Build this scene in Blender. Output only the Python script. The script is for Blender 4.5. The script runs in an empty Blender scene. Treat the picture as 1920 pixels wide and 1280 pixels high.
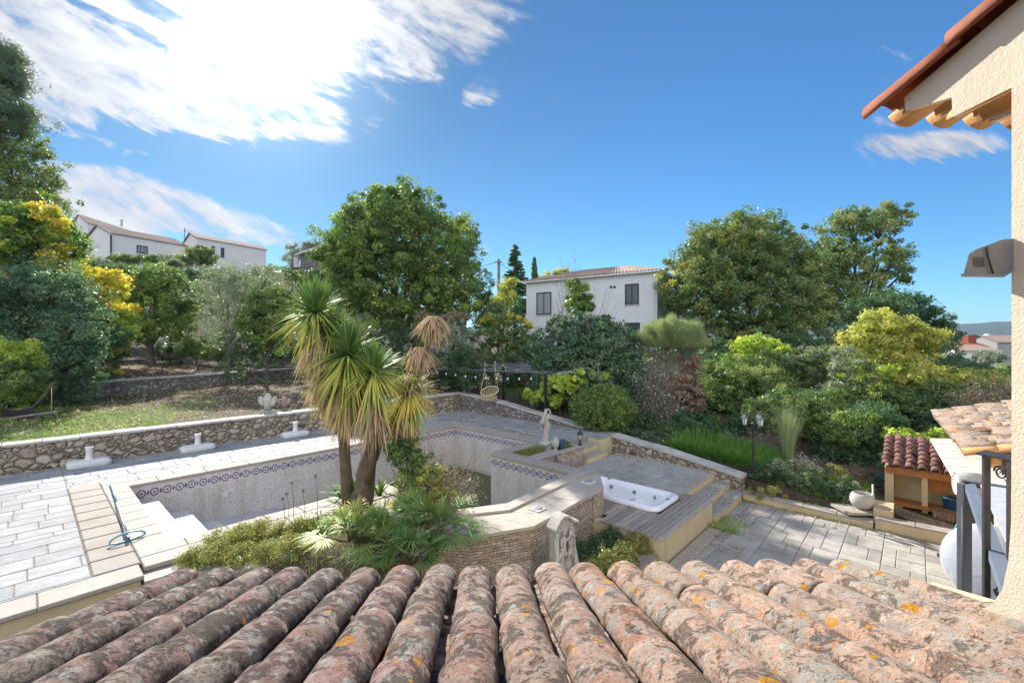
import bpy, math, random
import numpy as np
from mathutils import Vector, Matrix
R = math.radians
SC = bpy.context.scene
COL = SC.collection
F = 830.0            # focal length in photo pixels, horizon at v=640
CAMZ = 3.0           # metres above the pool deck (z = 0)
rng = np.random.default_rng(7)
random.seed(7)

def W(u, v, d):
    return Vector(((u-960)/F*d, d, CAMZ+(640-v)/F*d))
def AB(a, b, z=0.0):
    return Vector((.673*a+.740*b, .740*a-.673*b, z))
def toab(x, y):
    return .673*x+.740*y, .740*x-.673*y
TH = R(3.9)
def PQ(p, q, z=0.0):   # house frame
    return Vector((p*math.cos(TH)-q*math.sin(TH), p*math.sin(TH)+q*math.cos(TH), z))

# ------------------------------------------------------------------ node helpers
class NT:
    def __init__(s, name, world=False):
        if world:
            s.m = bpy.data.worlds.new(name); s.m.use_nodes = True
        else:
            s.m = bpy.data.materials.new(name); s.m.use_nodes = True
        s.t = s.m.node_tree; s.t.nodes.clear()
    def n(s, typ, **kw):
        nd = s.t.nodes.new(typ)
        for k, v in kw.items():
            if hasattr(nd, k) and k[0].islower():
                setattr(nd, k, v)
            else:
                k2 = int(k[1:]) if (k[0] == 'i' and k[1:].isdigit()) else k.replace('_', ' ')
                s.set(nd.inputs[k2], v)
        return nd
    def set(s, sock, v):
        if isinstance(v, bpy.types.NodeSocket): s.t.links.new(v, sock)
        elif isinstance(v, bpy.types.Node): s.t.links.new(v.outputs[0], sock)
        else:
            if isinstance(v, (tuple, list)) and sock.type == 'RGBA' and len(v) == 3: v = (*v, 1)
            sock.default_value = v
    def math(s, op, a, b=None, c=None, clamp=False):
        nd = s.t.nodes.new('ShaderNodeMath'); nd.operation = op; nd.use_clamp = clamp
        s.set(nd.inputs[0], a)
        if b is not None: s.set(nd.inputs[1], b)
        if c is not None: s.set(nd.inputs[2], c)
        return nd.outputs[0]
    def mix(s, f, a, b, blend='MIX'):
        nd = s.t.nodes.new('ShaderNodeMix'); nd.data_type = 'RGBA'; nd.blend_type = blend
        s.set(nd.inputs[0], f); s.set(nd.inputs[6], a); s.set(nd.inputs[7], b)
        return nd.outputs[2]
    def ramp(s, f, stops, interp='LINEAR'):
        nd = s.t.nodes.new('ShaderNodeValToRGB'); cr = nd.color_ramp; cr.interpolation = interp
        s.set(nd.inputs[0], f)
        while len(cr.elements) < len(stops): cr.elements.new(.5)
        for e, (p, c) in zip(cr.elements, stops):
            e.position = p; e.color = (*c, 1) if isinstance(c, tuple) else (c, c, c, 1)
        return nd.outputs[0]
    def sm(s, x, lo, hi, a=0.0, b=1.0):
        nd = s.t.nodes.new('ShaderNodeMapRange'); nd.interpolation_type = 'SMOOTHSTEP'
        s.set(nd.inputs[0], x); s.set(nd.inputs[1], lo); s.set(nd.inputs[2], hi)
        s.set(nd.inputs[3], a); s.set(nd.inputs[4], b)
        return nd.outputs[0]
    def noise(s, vec, scale, detail=4, rough=.55, dist=0.0):
        return s.n('ShaderNodeTexNoise', Vector=vec, Scale=scale, Detail=detail, Roughness=rough, Distortion=dist).outputs[0]
    def mapv(s, vec, scale=(1, 1, 1), rot=(0, 0, 0), loc=(0, 0, 0)):
        return s.n('ShaderNodeMapping', Vector=vec, Scale=scale, Rotation=rot, Location=loc).outputs[0]
    def obj(s): return s.n('ShaderNodeTexCoord').outputs['Object']
    def pos(s): return s.n('ShaderNodeNewGeometry').outputs['Position']
    def island(s): return s.n('ShaderNodeNewGeometry').outputs['Random Per Island']
    def bump(s, h, strength=.5, dist=.02, normal=None):
        nd = s.n('ShaderNodeBump', Height=h, Strength=strength, Distance=dist)
        if normal is not None: s.set(nd.inputs['Normal'], normal)
        return nd.outputs[0]
    def principled(s, col, rough=.7, normal=None, spec=.3, metal=0.0, **kw):
        nd = s.n('ShaderNodeBsdfPrincipled')
        s.set(nd.inputs['Base Color'], col); s.set(nd.inputs['Roughness'], rough)
        s.set(nd.inputs['Specular IOR Level'], spec); s.set(nd.inputs['Metallic'], metal)
        for k, v in kw.items(): s.set(nd.inputs[k.replace('_', ' ')], v)
        if normal is not None: s.set(nd.inputs['Normal'], normal)
        return nd.outputs[0]
    def out(s, sh):
        o = s.t.nodes.new('ShaderNodeOutputMaterial'); s.set(o.inputs[0], sh); return s.m

def surf(name, c1, c2, scale=3.0, rough=.8, bump=.3, bscale=60, bdist=.01, stain=None, stain_amt=.5, speck=0, spec=.25, metal=0, spscale=90):
    m = NT(name); p = m.pos()
    n1 = m.noise(p, scale, 6, .62); n2 = m.noise(p, scale*6, 5, .6)
    f = m.math('ADD', m.math('MULTIPLY', n1, .65), m.math('MULTIPLY', n2, .35))
    col = m.ramp(f, [(.36, c1), (.64, c2)])
    if stain:
        s_ = m.sm(m.noise(p, scale*.7, 8, .7, .6), .52, .66)
        col = m.mix(m.math('MULTIPLY', s_, stain_amt), col, stain)
    if speck:
        sp = m.sm(m.noise(p, spscale, 2, .5), .62, .7)
        col = m.mix(m.math('MULTIPLY', sp, speck), col, tuple(x*.35 for x in c1))
    h = m.math('ADD', m.noise(p, bscale, 4, .6), m.math('MULTIPLY', n2, 1.2))
    return m.out(m.principled(col, rough, m.bump(h, bump, bdist), spec, metal))

# ------------------------------------------------------------------ mesh builder
def np_mesh(name, co, faces, uv=None, tone=None):
    """co (n,3); faces (m,k) all the same size"""
    me = bpy.data.meshes.new(name)
    n = len(co); fa = np.asarray(faces, dtype=np.int32); m, k = fa.shape
    me.vertices.add(n); me.vertices.foreach_set('co', np.asarray(co, dtype=np.float32).ravel())
    me.loops.add(m*k); me.loops.foreach_set('vertex_index', fa.ravel())
    me.polygons.add(m); me.polygons.foreach_set('loop_start', np.arange(0, m*k, k, dtype=np.int32))
    if tone is not None:
        at = me.attributes.new('tone', 'FLOAT', 'POINT'); at.data.foreach_set('value', np.asarray(tone, dtype=np.float32))
    me.update(calc_edges=True)
    return me

class MB:
    def __init__(s): s.v = []; s.f = []; s.sm = []; s.smooth = False
    def add(s, vs, fs):
        o = len(s.v); s.v += [Vector(v) for v in vs]
        for f in fs: s.f.append([i+o for i in f]); s.sm.append(s.smooth)
        return s
    def hexa(s, lo, hi):   # lo, hi: four points each, same winding (ccw from above)
        return s.add(list(lo)+list(hi), [(3, 2, 1, 0), (4, 5, 6, 7), (0, 1, 5, 4), (1, 2, 6, 5), (2, 3, 7, 6), (3, 0, 4, 7)])
    def abbox(s, a0, a1, b0, b1, z0, z1):
        # ccw from above: axes a,b are left-handed in xy, so order accordingly
        P = [(a0, b0), (a0, b1), (a1, b1), (a1, b0)]
        P = P[::1]
        lo = [AB(a, b, z0) for a, b in P]; hi = [AB(a, b, z1) for a, b in P]
        return s.hexa(lo, hi)
    def pqbox(s, p0, p1, q0, q1, z0, z1):
        P = [(p0, q0), (p1, q0), (p1, q1), (p0, q1)]
        return s.hexa([PQ(p, q, z0) for p, q in P], [PQ(p, q, z1) for p, q in P])
    def obox(s, c, sx, sy, sz, rot=0.0, mat=None, ch=0.0):
        """box centred at c; optional chamfer on all edges"""
        M = Matrix.Rotation(rot, 3, 'Z') if mat is None else mat
        c = Vector(c); hx, hy, hz = sx/2, sy/2, sz/2
        if ch <= 0:
            pts = [(-hx, -hy, -hz), (hx, -hy, -hz), (hx, hy, -hz), (-hx, hy, -hz), (-hx, -hy, hz), (hx, -hy, hz), (hx, hy, hz), (-hx, hy, hz)]
            return s.add([c+M @ Vector(p) for p in pts], [(3, 2, 1, 0), (4, 5, 6, 7), (0, 1, 5, 4), (1, 2, 6, 5), (2, 3, 7, 6), (3, 0, 4, 7)])
        x, y = hx-ch, hy-ch
        ring = lambda X, Y, k, z: [(-X+k, -Y, z), (X-k, -Y, z), (X, -Y+k, z), (X, Y-k, z), (X-k, Y, z), (-X+k, Y, z), (-X, Y-k, z), (-X, -Y+k, z)]
        rs = [ring(x, y, ch*.3, -hz), ring(hx, hy, ch, -hz+ch), ring(hx, hy, ch, hz-ch), ring(x, y, ch*.3, hz)]
        vs = [c+M @ Vector(p) for r in rs for p in r]
        fs = [tuple(range(7, -1, -1)), tuple(range(24, 32))]
        for k in range(3):
            for i in range(8):
                j = (i+1) % 8
                fs.append((k*8+i, k*8+j, k*8+8+j, k*8+8+i))
        return s.add(vs, fs)
    def prism(s, poly, z0, z1):   # poly ccw seen from above: list of (x,y)
        n = len(poly)
        ar = sum(poly[i][0]*poly[(i+1) % n][1]-poly[(i+1) % n][0]*poly[i][1] for i in range(n))
        if ar < 0: poly = poly[::-1]
        vs = [Vector((p[0], p[1], z0)) for p in poly]+[Vector((p[0], p[1], z1)) for p in poly]
        return s.add(vs, [tuple(range(n-1, -1, -1)), tuple(range(n, 2*n))]+[(i, (i+1) % n, n+(i+1) % n, n+i) for i in range(n)])
    def abprism(s, poly, z0, z1): return s.prism([AB(a, b).xy[:] for a, b in poly], z0, z1)
    def tube(s, pts, rad, seg=8, cap=True, jit=0.0):
        pts = [Vector(p) for p in pts]; n = len(pts)
        rad = rad if isinstance(rad, (list, tuple)) else [rad]*n
        up = Vector((0, 0, 1)); o = len(s.v); prev = None
        for i, p in enumerate(pts):
            d = (pts[min(i+1, n-1)]-pts[max(i-1, 0)])
            if d.length < 1e-9: d = Vector((0, 0, 1))
            d.normalize()
            if prev is None:
                x = d.cross(up)
                if x.length < .05: x = d.cross(Vector((1, 0, 0)))
            else:
                x = prev-d*prev.dot(d)
            x.normalize(); prev = x; y = d.cross(x)
            for k in range(seg):
                t = 2*math.pi*k/seg; r = rad[i]*(1+(random.uniform(-jit, jit) if jit else 0))
                s.v.append(p+x*math.cos(t)*r+y*math.sin(t)*r)
        for i in range(n-1):
            for k in range(seg):
                k2 = (k+1) % seg
                s.f.append([o+i*seg+k, o+i*seg+k2, o+(i+1)*seg+k2, o+(i+1)*seg+k]); s.sm.append(True)
        if cap:
            s.f.append([o+k for k in range(seg-1, -1, -1)]); s.sm.append(False)
            s.f.append([o+(n-1)*seg+k for k in range(seg)]); s.sm.append(False)
        return s
    def lathe(s, c, prof, seg=20, squash=(1, 1), rot=0.0, M=None, smooth=True):
        """prof: (r, z) bottom to top, about c"""
        c = Vector(c); o = len(s.v); n = len(prof)
        for r, z in prof:
            for k in range(seg):
                t = 2*math.pi*k/seg+rot
                p = Vector((r*math.cos(t)*squash[0], r*math.sin(t)*squash[1], z))
                s.v.append(c+(M @ p if M else p))
        for i in range(n-1):
            for k in range(seg):
                k2 = (k+1) % seg
                s.f.append([o+i*seg+k, o+i*seg+k2, o+(i+1)*seg+k2, o+(i+1)*seg+k]); s.sm.append(smooth)
        if prof[0][0] > 1e-4: s.f.append([o+k for k in range(seg-1, -1, -1)]); s.sm.append(False)
        if prof[-1][0] > 1e-4: s.f.append([o+(n-1)*seg+k for k in range(seg)]); s.sm.append(False)
        return s
    def blob(s, c, r, seg=10, ring=7, M=None, jit=0.0):
        r = r if isinstance(r, (tuple, list)) else (r, r, r)
        prof = []
        c = Vector(c); o = len(s.v)
        for i in range(ring+1):
            ph = math.pi*i/ring
            for k in range(seg):
                t = 2*math.pi*k/seg; q = 1+(random.uniform(-jit, jit) if jit else 0)
                p = Vector((r[0]*math.sin(ph)*math.cos(t)*q, r[1]*math.sin(ph)*math.sin(t)*q, -r[2]*math.cos(ph)*q))
                s.v.append(c+(M @ p if M else p))
        for i in range(ring):
            for k in range(seg):
                k2 = (k+1) % seg
                s.f.append([o+i*seg+k, o+i*seg+k2, o+(i+1)*seg+k2, o+(i+1)*seg+k]); s.sm.append(True)
        return s
    def sheet(s, pts, th):   # quad sheet with thickness, pts ccw from above
        pts = [Vector(p) for p in pts]; n = (pts[1]-pts[0]).cross(pts[-1]-pts[0]).normalized()
        k = len(pts)
        return s.add([p-n*th for p in pts]+pts, [tuple(range(k-1, -1, -1)), tuple(range(k, 2*k))]+[(i, (i+1) % k, k+(i+1) % k, k+i) for i in range(k)])
    def build(s, name, mat, parent=None, at=None, label=None, cat=None, group=None, kind=None):
        org = Vector((0, 0, 0))
        if parent is not None: org = Vector(parent['_o']) if '_o' in parent else org
        elif at is not None: org = Vector(at)
        me = bpy.data.meshes.new(name)
        me.from_pydata([v-org for v in s.v], [], s.f)
        me.polygons.foreach_set('use_smooth', s.sm)
        boxuv(me, org)
        me.materials.append(mat)
        o = bpy.data.objects.new(name, me); COL.objects.link(o)
        if parent is not None: o.parent = parent; o['_o'] = list(org)
        else:
            o.location = org; o['_o'] = list(org)
        return tag(o, label, cat, group, kind)

def boxuv(me, org):
    n = len(me.loops)
    if n == 0: return
    uvl = me.uv_layers.new(name='UVMap')
    co = np.empty(len(me.vertices)*3, dtype=np.float32); me.vertices.foreach_get('co', co); co = co.reshape(-1, 3)+np.array(org, dtype=np.float32)
    li = np.empty(n, dtype=np.int32); me.loops.foreach_get('vertex_index', li)
    pn = np.empty(len(me.polygons)*3, dtype=np.float32); me.polygons.foreach_get('normal', pn); pn = pn.reshape(-1, 3)
    lt = np.empty(len(me.polygons), dtype=np.int32); me.polygons.foreach_get('loop_total', lt)
    N = np.repeat(pn, lt, axis=0); P = co[li]
    a = .673*P[:, 0]+.74*P[:, 1]; b = .74*P[:, 0]-.673*P[:, 1]
    na = .673*N[:, 0]+.74*N[:, 1]; nb = .74*N[:, 0]-.673*N[:, 1]
    flat = np.abs(N[:, 2]) > .7
    u = np.where(flat, a, np.where(np.abs(nb) > np.abs(na), a, b)); v = np.where(flat, b, P[:, 2])
    uvl.data.foreach_set('uv', np.stack([u, v], 1).astype(np.float32).ravel())

def tag(o, label=None, cat=None, group=None, kind=None):
    if label: o['label'] = label
    if cat: o['category'] = cat
    if group: o['group'] = group
    if kind: o['kind'] = kind
    return o
def thing(name, label, cat, at=(0, 0, 0), group=None):
    o = bpy.data.objects.new(name, None); COL.objects.link(o); o.location = at; o['_o'] = list(Vector(at))
    o.empty_display_size = .2
    return tag(o, label, cat, group)
def npobj(name, me, mat, parent=None, at=None, smooth=False, **kw):
    me.materials.append(mat)
    o = bpy.data.objects.new(name, me); COL.objects.link(o)
    if smooth: me.polygons.foreach_set('use_smooth', [True]*len(me.polygons))
    if parent is not None: o.parent = parent
    elif at is not None: o.location = at
    return tag(o, **kw)
def dup(root, loc, label=None, rotz=0.0, scale=1.0):
    r = root.copy(); COL.objects.link(r); r.location = loc; r.rotation_euler = (0, 0, rotz); r.scale = (scale,)*3
    if label: r['label'] = label
    for ch in list(root.children):
        c = ch.copy(); COL.objects.link(c); c.parent = r
        for g in list(ch.children):
            d = g.copy(); COL.objects.link(d); d.parent = c
    return r
PAV = .74
# ------------------------------------------------------------------ materials
M = {}
M['stucco'] = surf('stucco_cream', (.62, .50, .37), (.70, .58, .45), 2.0, .92, .9, 110, .004)
M['stucco_wall'] = surf('stucco_wall', (.56, .44, .26), (.66, .54, .36), 1.5, .9, .35, 70, .006, stain=(.36, .27, .15), stain_amt=.35)
M['yellow_wall'] = surf('yellow_wall', (.52, .42, .26), (.60, .50, .33), 2.0, .9, .2, 60, .004)
M['white_wall'] = surf('white_render', (.74, .74, .76), (.80, .80, .81), .8, .9, .15, 40, .004, stain=(.58, .56, .54), stain_amt=.25)
M['far_wall'] = surf('far_cream_render', (.74, .72, .69), (.80, .78, .75), .6, .9, .1, 20, .004)
M['coping'] = surf('pool_coping', (.33, .295, .255), (.43, .385, .335), 1.6, .75, .35, 90, .003, stain=(.34, .27, .21), stain_amt=.45, speck=.25)
M['coping2'] = surf('roller_cover_panel', (.28, .25, .215), (.36, .32, .275), 1.3, .8, .45, 120, .003, stain=(.27, .22, .17), stain_amt=.5, speck=.45)
M['coppale'] = surf('pale_flag', (.40, .35, .29), (.52, .47, .40), 1.4, .75, .25, 80, .003, stain=(.40, .34, .27), stain_amt=.35)
M['capstone'] = surf('wall_cap', (.42, .40, .37), (.60, .57, .53), 2.5, .85, .5, 60, .006, stain=(.25, .24, .2), stain_amt=.5, speck=.3)
M['soil'] = surf('soil', (.07, .05, .035), (.15, .11, .08), 3, .95, .9, 40, .02, speck=.4)
M['wood'] = surf('beam_wood', (.30, .12, .035), (.42, .18, .06), 4, .6, .3, 60, .003)
M['bark'] = surf('bark', (.06, .05, .042), (.16, .13, .11), 6, .95, .9, 50, .012, speck=.5)
M['bark_grey'] = surf('bark_grey', (.13, .12, .115), (.26, .24, .225), 6, .95, .8, 50, .01)
M['palm_bark'] = surf('palm_bark', (.12, .085, .06), (.25, .19, .14), 9, .95, 1.0, 75, .02, speck=.8, spscale=60)
M['dark_metal'] = surf('dark_metal', (.035, .034, .037), (.06, .058, .062), 5, .6, .1, 60, .001, spec=.25)
M['black'] = surf('black_paint', (.010, .013, .016), (.022, .028, .032), 5, .4, .1, 60, .001, spec=.5)
M['grey_metal'] = surf('grey_metal', (.085, .09, .11), (.13, .135, .155), 3, .4, .1, 60, .001, spec=.5)
M['blue_metal'] = surf('blue_grey_beam', (.13, .16, .20), (.17, .20, .25), 3, .5, .05, 40, .001)
M['white_plastic'] = surf('white_plastic', (.62, .62, .60), (.72, .72, .71), 3, .5, .1, 30, .002, stain=(.42, .4, .36), stain_amt=.4)
M['acrylic'] = surf('white_acrylic', (.80, .83, .88), (.86, .88, .92), 2, .18, .02, 20, .001, spec=.6)
M['fabric_white'] = surf('white_fabric', (.36, .38, .43), (.44, .46, .51), 1.5, .8, .5, 6, .02)
M['stone_white'] = surf('cast_stone', (.36, .345, .31), (.55, .53, .48), 6, .85, .6, 60, .006, stain=(.22, .21, .18), stain_amt=.6, speck=.2)
M['stone_pink'] = surf('pinkish_stone', (.26, .19, .16), (.40, .31, .27), 6, .9, .6, 50, .006, stain=(.14, .12, .11), stain_amt=.6)
M['rope'] = surf('cotton_rope', (.50, .42, .24), (.66, .57, .36), 9, .9, .6, 90, .003)
M['blue_plastic'] = surf('blue_plastic', (.02, .07, .14), (.03, .11, .20), 3, .35, .05, 30, .001, spec=.5)
M['teal'] = surf('teal_pole', (.05, .30, .38), (.08, .38, .46), 3, .4, .05, 30, .001, spec=.5)
M['alu'] = surf('aluminium', (.45, .46, .48), (.58, .58, .6), 3, .35, .05, 30, .001, spec=.5, metal=.6)
M['straw'] = surf('straw', (.20, .12, .08), (.36, .24, .17), 12, .95, .9, 80, .01)
M['terracotta'] = surf('terracotta_clean', (.20, .055, .028), (.33, .10, .045), 3, .8, .35, 60, .005, stain=(.16, .07, .04), stain_amt=.5, speck=.25)
M['genoise'] = surf('genoise_tile', (.52, .24, .08), (.66, .38, .17), 5, .8, .4, 60, .005, stain=(.30, .17, .09), stain_amt=.6, speck=.3)
M['hill'] = surf('hill_forest', (.022, .040, .030), (.065, .085, .06), .02, .95, .8, .05, 8)
M['deadwood'] = surf('dead_wood', (.16, .13, .11), (.30, .26, .23), 9, .95, .4, 60, .004)
M['hedge_ground'] = surf('dry_ground', (.045, .034, .024), (.12, .09, .065), 1.2, .95, .9, 30, .03, stain=(.03, .035, .018), stain_amt=.7)

def m_plain(name, col, rough=.5, spec=.4, **kw):
    m = NT(name); return m.out(m.principled(col, rough, None, spec, **kw))
M['ledge'] = surf('ledge_stone', (.46, .46, .43), (.56, .56, .53), 2, .8, .3, 60, .004, stain=(.34, .34, .31), stain_amt=.5)
M['lamp_grey'] = surf('lamp_grey', (.17, .165, .17), (.25, .24, .24), 6, .6, .2, 70, .001, stain=(.12, .10, .09), stain_amt=.5, spec=.3)
M['bulb'] = m_plain('frosted_bulb', (.8, .8, .78), .3)
M['lampglass'] = m_plain('lamp_glass', (.55, .60, .62), .15, .6)
M['glass_dark'] = m_plain('window_glass', (.05, .07, .09), .05, .8)
M['glass_light'] = m_plain('window_curtain', (.30, .34, .38), .15, .6)
M['win_frame'] = m_plain('window_frame', (.030, .034, .045), .5)
M['lid_grey'] = m_plain('lid_grey', (.32, .31, .30), .6)
M['orange_red'] = m_plain('chimney_red', (.25, .05, .03), .7)
M['jet'] = m_plain('jet_grey', (.20, .23, .26), .3)

def m_rubble(name, cols, mortar, scale=4.2, stretch=1.7, gap=.05, bdist=.05, cells=True):
    m = NT(name); p = m.pos()
    pn = m.n('ShaderNodeVectorMath', operation='ADD')
    nz = m.n('ShaderNodeTexNoise', Vector=p, Scale=3.0, Detail=3)
    sc = m.n('ShaderNodeVectorMath', operation='SCALE'); m.set(sc.inputs[0], nz.outputs['Color']); m.set(sc.inputs[3], .16)
    m.set(pn.inputs[0], p); m.set(pn.inputs[1], sc.outputs[0])
    q = m.mapv(pn.outputs[0], (scale, scale, scale*stretch))
    vc = m.n('ShaderNodeTexVoronoi', Vector=q, Scale=1.0, Randomness=.9)
    ve = m.n('ShaderNodeTexVoronoi', feature='DISTANCE_TO_EDGE', Vector=q, Scale=1.0, Randomness=.9)
    q2 = m.mapv(pn.outputs[0], (scale*1.75, scale*1.75, scale*stretch*1.9), loc=(3, 5, 1))
    vc2 = m.n('ShaderNodeTexVoronoi', Vector=q2, Scale=1.0, Randomness=1.0); ve2 = m.n('ShaderNodeTexVoronoi', feature='DISTANCE_TO_EDGE', Vector=q2, Scale=1.0, Randomness=1.0)
    msk = m.sm(m.n('ShaderNodeSeparateColor', Color=vc.outputs['Color']).outputs[1], .60, .62)
    ed = m.math('MINIMUM', ve.outputs['Distance'], m.math('ADD', ve2.outputs['Distance'], m.math('SUBTRACT', 1.0, msk)))
    rnd = m.math('FRACT', m.math('ADD', m.n('ShaderNodeSeparateColor', Color=vc.outputs['Color']).outputs[0], m.math('MULTIPLY', msk, m.n('ShaderNodeSeparateColor', Color=vc2.outputs['Color']).outputs[0])))
    c = m.ramp(rnd, [(i/(len(cols)-1), x) for i, x in enumerate(cols)])
    fine = m.noise(p, 14, 8, .7)
    c = m.mix(1.0, c, m.ramp(fine, [(.3, .55), (.7, 1.35)]), 'MULTIPLY')
    st = m.sm(m.noise(p, 1.2, 6, .7), .5, .68)
    c = m.mix(m.math('MULTIPLY', st, .55), c, (.07, .065, .06))
    g = m.sm(ed, gap*.3, gap)
    c = m.mix(g, mortar, c)
    h = m.math('ADD', m.sm(ed, 0, gap*4), m.math('MULTIPLY', m.noise(p, 40, 5, .65), .35))
    return m.out(m.principled(c, .9, m.bump(h, 1.0, bdist), .2))
M['rubble'] = m_rubble('rubble_stone', [(.56, .46, .34), (.36, .30, .24), (.66, .57, .45), (.48, .38, .29), (.60, .52, .43)], (.10, .085, .065), 4.3, 1.3, .06, .05)
M['rubble_grey'] = m_rubble('rubble_stone_grey', [(.38, .35, .32), (.28, .25, .24), (.48, .44, .41), (.38, .31, .27)], (.09, .08, .07), 5.2, 1.3, .06, .05)

def m_slate(name, cols, w=.34, h=.065):
    m = NT(name); uv = m.n('ShaderNodeTexCoord').outputs['UV']; p = m.pos()
    nz = m.n('ShaderNodeTexNoise', Vector=p, Scale=5.0, Detail=2)
    sc = m.n('ShaderNodeVectorMath', operation='SCALE'); m.set(sc.inputs[0], nz.outputs['Color']); m.set(sc.inputs[3], .06)
    ad = m.n('ShaderNodeVectorMath', operation='ADD'); m.set(ad.inputs[0], uv); m.set(ad.inputs[1], sc.outputs[0])
    br = m.n('ShaderNodeTexBrick', offset=.37, squash=.6, squash_frequency=3, offset_frequency=2, Vector=ad.outputs[0], Color1=(0, 0, 0), Color2=(1, 1, 1), Mortar=(.5, .5, .5), Scale=1.0, Mortar_Size=.004, Mortar_Smooth=.6, Bias=0.0, Brick_Width=w, Row_Height=h)
    c = m.ramp(m.n('ShaderNodeSeparateColor', Color=br.outputs['Color']).outputs[0], [(i/(len(cols)-1), x) for i, x in enumerate(cols)])
    c = m.mix(1.0, c, m.ramp(m.noise(p, 18, 7, .7), [(.3, .5), (.7, 1.4)]), 'MULTIPLY')
    c = m.mix(br.outputs['Fac'], c, (.14, .10, .075))
    hh = m.math('ADD', m.math('SUBTRACT', 1.0, br.outputs['Fac']), m.math('MULTIPLY', m.noise(p, 22, 6, .7), 1.3))
    return m.out(m.principled(c, .9, m.bump(hh, 1.0, .03), .2))
M['slate'] = m_slate('stacked_stone', [(.58, .46, .35), (.42, .32, .26), (.68, .58, .47), (.54, .45, .40), (.62, .48, .34), (.50, .44, .38)], .21, .047)

def m_mosaic():
    m = NT('pool_mosaic'); uv = m.n('ShaderNodeTexCoord').outputs['UV']; p = m.pos()
    br = m.n('ShaderNodeTexBrick', offset=0.0, Vector=uv, Color1=(0, 0, 0), Color2=(1, 1, 1), Mortar=(.5, .5, .5), Scale=1.0, Mortar_Size=.0018, Bias=0.0, Brick_Width=.025, Row_Height=.025)
    t = m.n('ShaderNodeSeparateColor', Color=br.outputs['Color']).outputs[0]
    wn = m.n('ShaderNodeTexWhiteNoise', noise_dimensions='2D')
    sn = m.n('ShaderNodeVectorMath', operation='SNAP'); m.set(sn.inputs[0], uv); m.set(sn.inputs[1], (.025, .025, .025)); m.set(wn.inputs[0], sn.outputs[0])
    c = m.ramp(wn.outputs[0], [(0, (.56, .53, .50)), (.7, (.66, .63, .60)), (.88, (.70, .67, .63)), (.91, (.36, .34, .32)), (1, (.48, .43, .39))])
    c = m.mix(br.outputs['Fac'], c, (.50, .47, .45))
    st = m.sm(m.noise(m.mapv(p, (2.2, 2.2, .35)), 1.6, 8, .7), .47, .66)
    c = m.mix(m.math('MULTIPLY', st, .5), c, (.36, .31, .27))
    sz = m.n('ShaderNodeSeparateXYZ', Vector=p).outputs[2]
    tide = m.sm(sz, -1.25, -1.42)
    c = m.mix(m.math('MULTIPLY', tide, .45), c, (.25, .25, .22))
    return m.out(m.principled(c, .35, m.bump(br.outputs['Fac'], .1, -.002), .4))
M['mosaic'] = m_mosaic()
M['poolfloor'] = surf('pool_floor', (.40, .38, .42), (.55, .53, .55), 1.5, .6, .2, 60, .003, stain=(.26, .24, .30), stain_amt=.6, speck=.3)

def m_band():
    # hexagon chain of blue mosaic dots: 0.2 m period, quantised to 2.5 cm tesserae
    m = NT('pool_pattern_band'); uv = m.n('ShaderNodeTexCoord').outputs['UV']
    sn = m.n('ShaderNodeVectorMath', operation='SNAP'); m.set(sn.inputs[0], uv); m.set(sn.inputs[1], (.0125, .0125, .0125))
    s = m.n('ShaderNodeSeparateXYZ', Vector=sn.outputs[0])
    u = m.math('SUBTRACT', m.math('FRACT', m.math('DIVIDE', s.outputs[0], .22)), .47)
    v = m.math('DIVIDE', m.math('ADD', s.outputs[1], .225), .22)
    au = m.math('ABSOLUTE', u); av = m.math('ABSOLUTE', v)
    hexd = m.math('MAXIMUM', m.math('ADD', au, m.math('MULTIPLY', av, .55)), m.math('MULTIPLY', av, 1.08))
    ring = m.math('MULTIPLY', m.sm(hexd, .27, .29), m.sm(hexd, .40, .38))
    dot = m.sm(m.math('MAXIMUM', au, av), .11, .08)
    link = m.math('MULTIPLY', m.sm(au, .42, .44), m.sm(m.math('ABSOLUTE', m.math('SUBTRACT', av, m.math('SUBTRACT', .5, au))), .2, .16))
    f = m.math('MAXIMUM', m.math('MAXIMUM', ring, dot), link, clamp=True)
    c = m.mix(f, (.58, .53, .50), (.050, .050, .19))
    return m.out(m.principled(c, .3, None, .4))
M['band'] = m_band()

def m_paver(name, c1, c2, c3, sc=1.0):
    m = NT(name); p = m.pos(); r = m.island()
    c = m.ramp(r, [(0, tuple(x*PAV for x in c1)), (.5, tuple(x*PAV for x in c2)), (1, tuple(x*PAV for x in c3))])
    n = m.noise(p, 3.5, 8, .7, .4)
    c = m.mix(1.0, c, m.ramp(n, [(.3, .72), (.7, 1.18)]), 'MULTIPLY')
    c = m.mix(m.math('MULTIPLY', m.sm(m.noise(p, .9, 9, .72), .50, .64), .42), c, (.26, .23, .19))
    c = m.mix(m.math('MULTIPLY', m.sm(m.noise(p, 55, 3, .6), .60, .70), .35), c, (.20, .18, .16))
    h = m.math('ADD', m.noise(p, 16, 6, .65), m.math('MULTIPLY', m.noise(p, 90, 3, .6), .3))
    return m.out(m.principled(c, .75, m.bump(h, .6, .012), .3))
M['paver'] = m_paver('deck_paver', (.355, .365, .375), (.43, .44, .45), (.49, .50, .505))
M['paver_low'] = m_paver('terrace_paver', (.44, .415, .38), (.53, .50, .455), (.61, .57, .51))
M['paver_mid'] = m_paver('spa_terrace_paver', (.44, .44, .41), (.53, .53, .49), (.60, .57, .52))
M['joint'] = surf('paver_joint', (.22, .20, .18), (.32, .29, .26), 8, .95, .5, 80, .004)
M['crazy'] = m_paver('crazy_flag', (.42, .40, .37), (.54, .51, .46), (.48, .42, .36))

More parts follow.
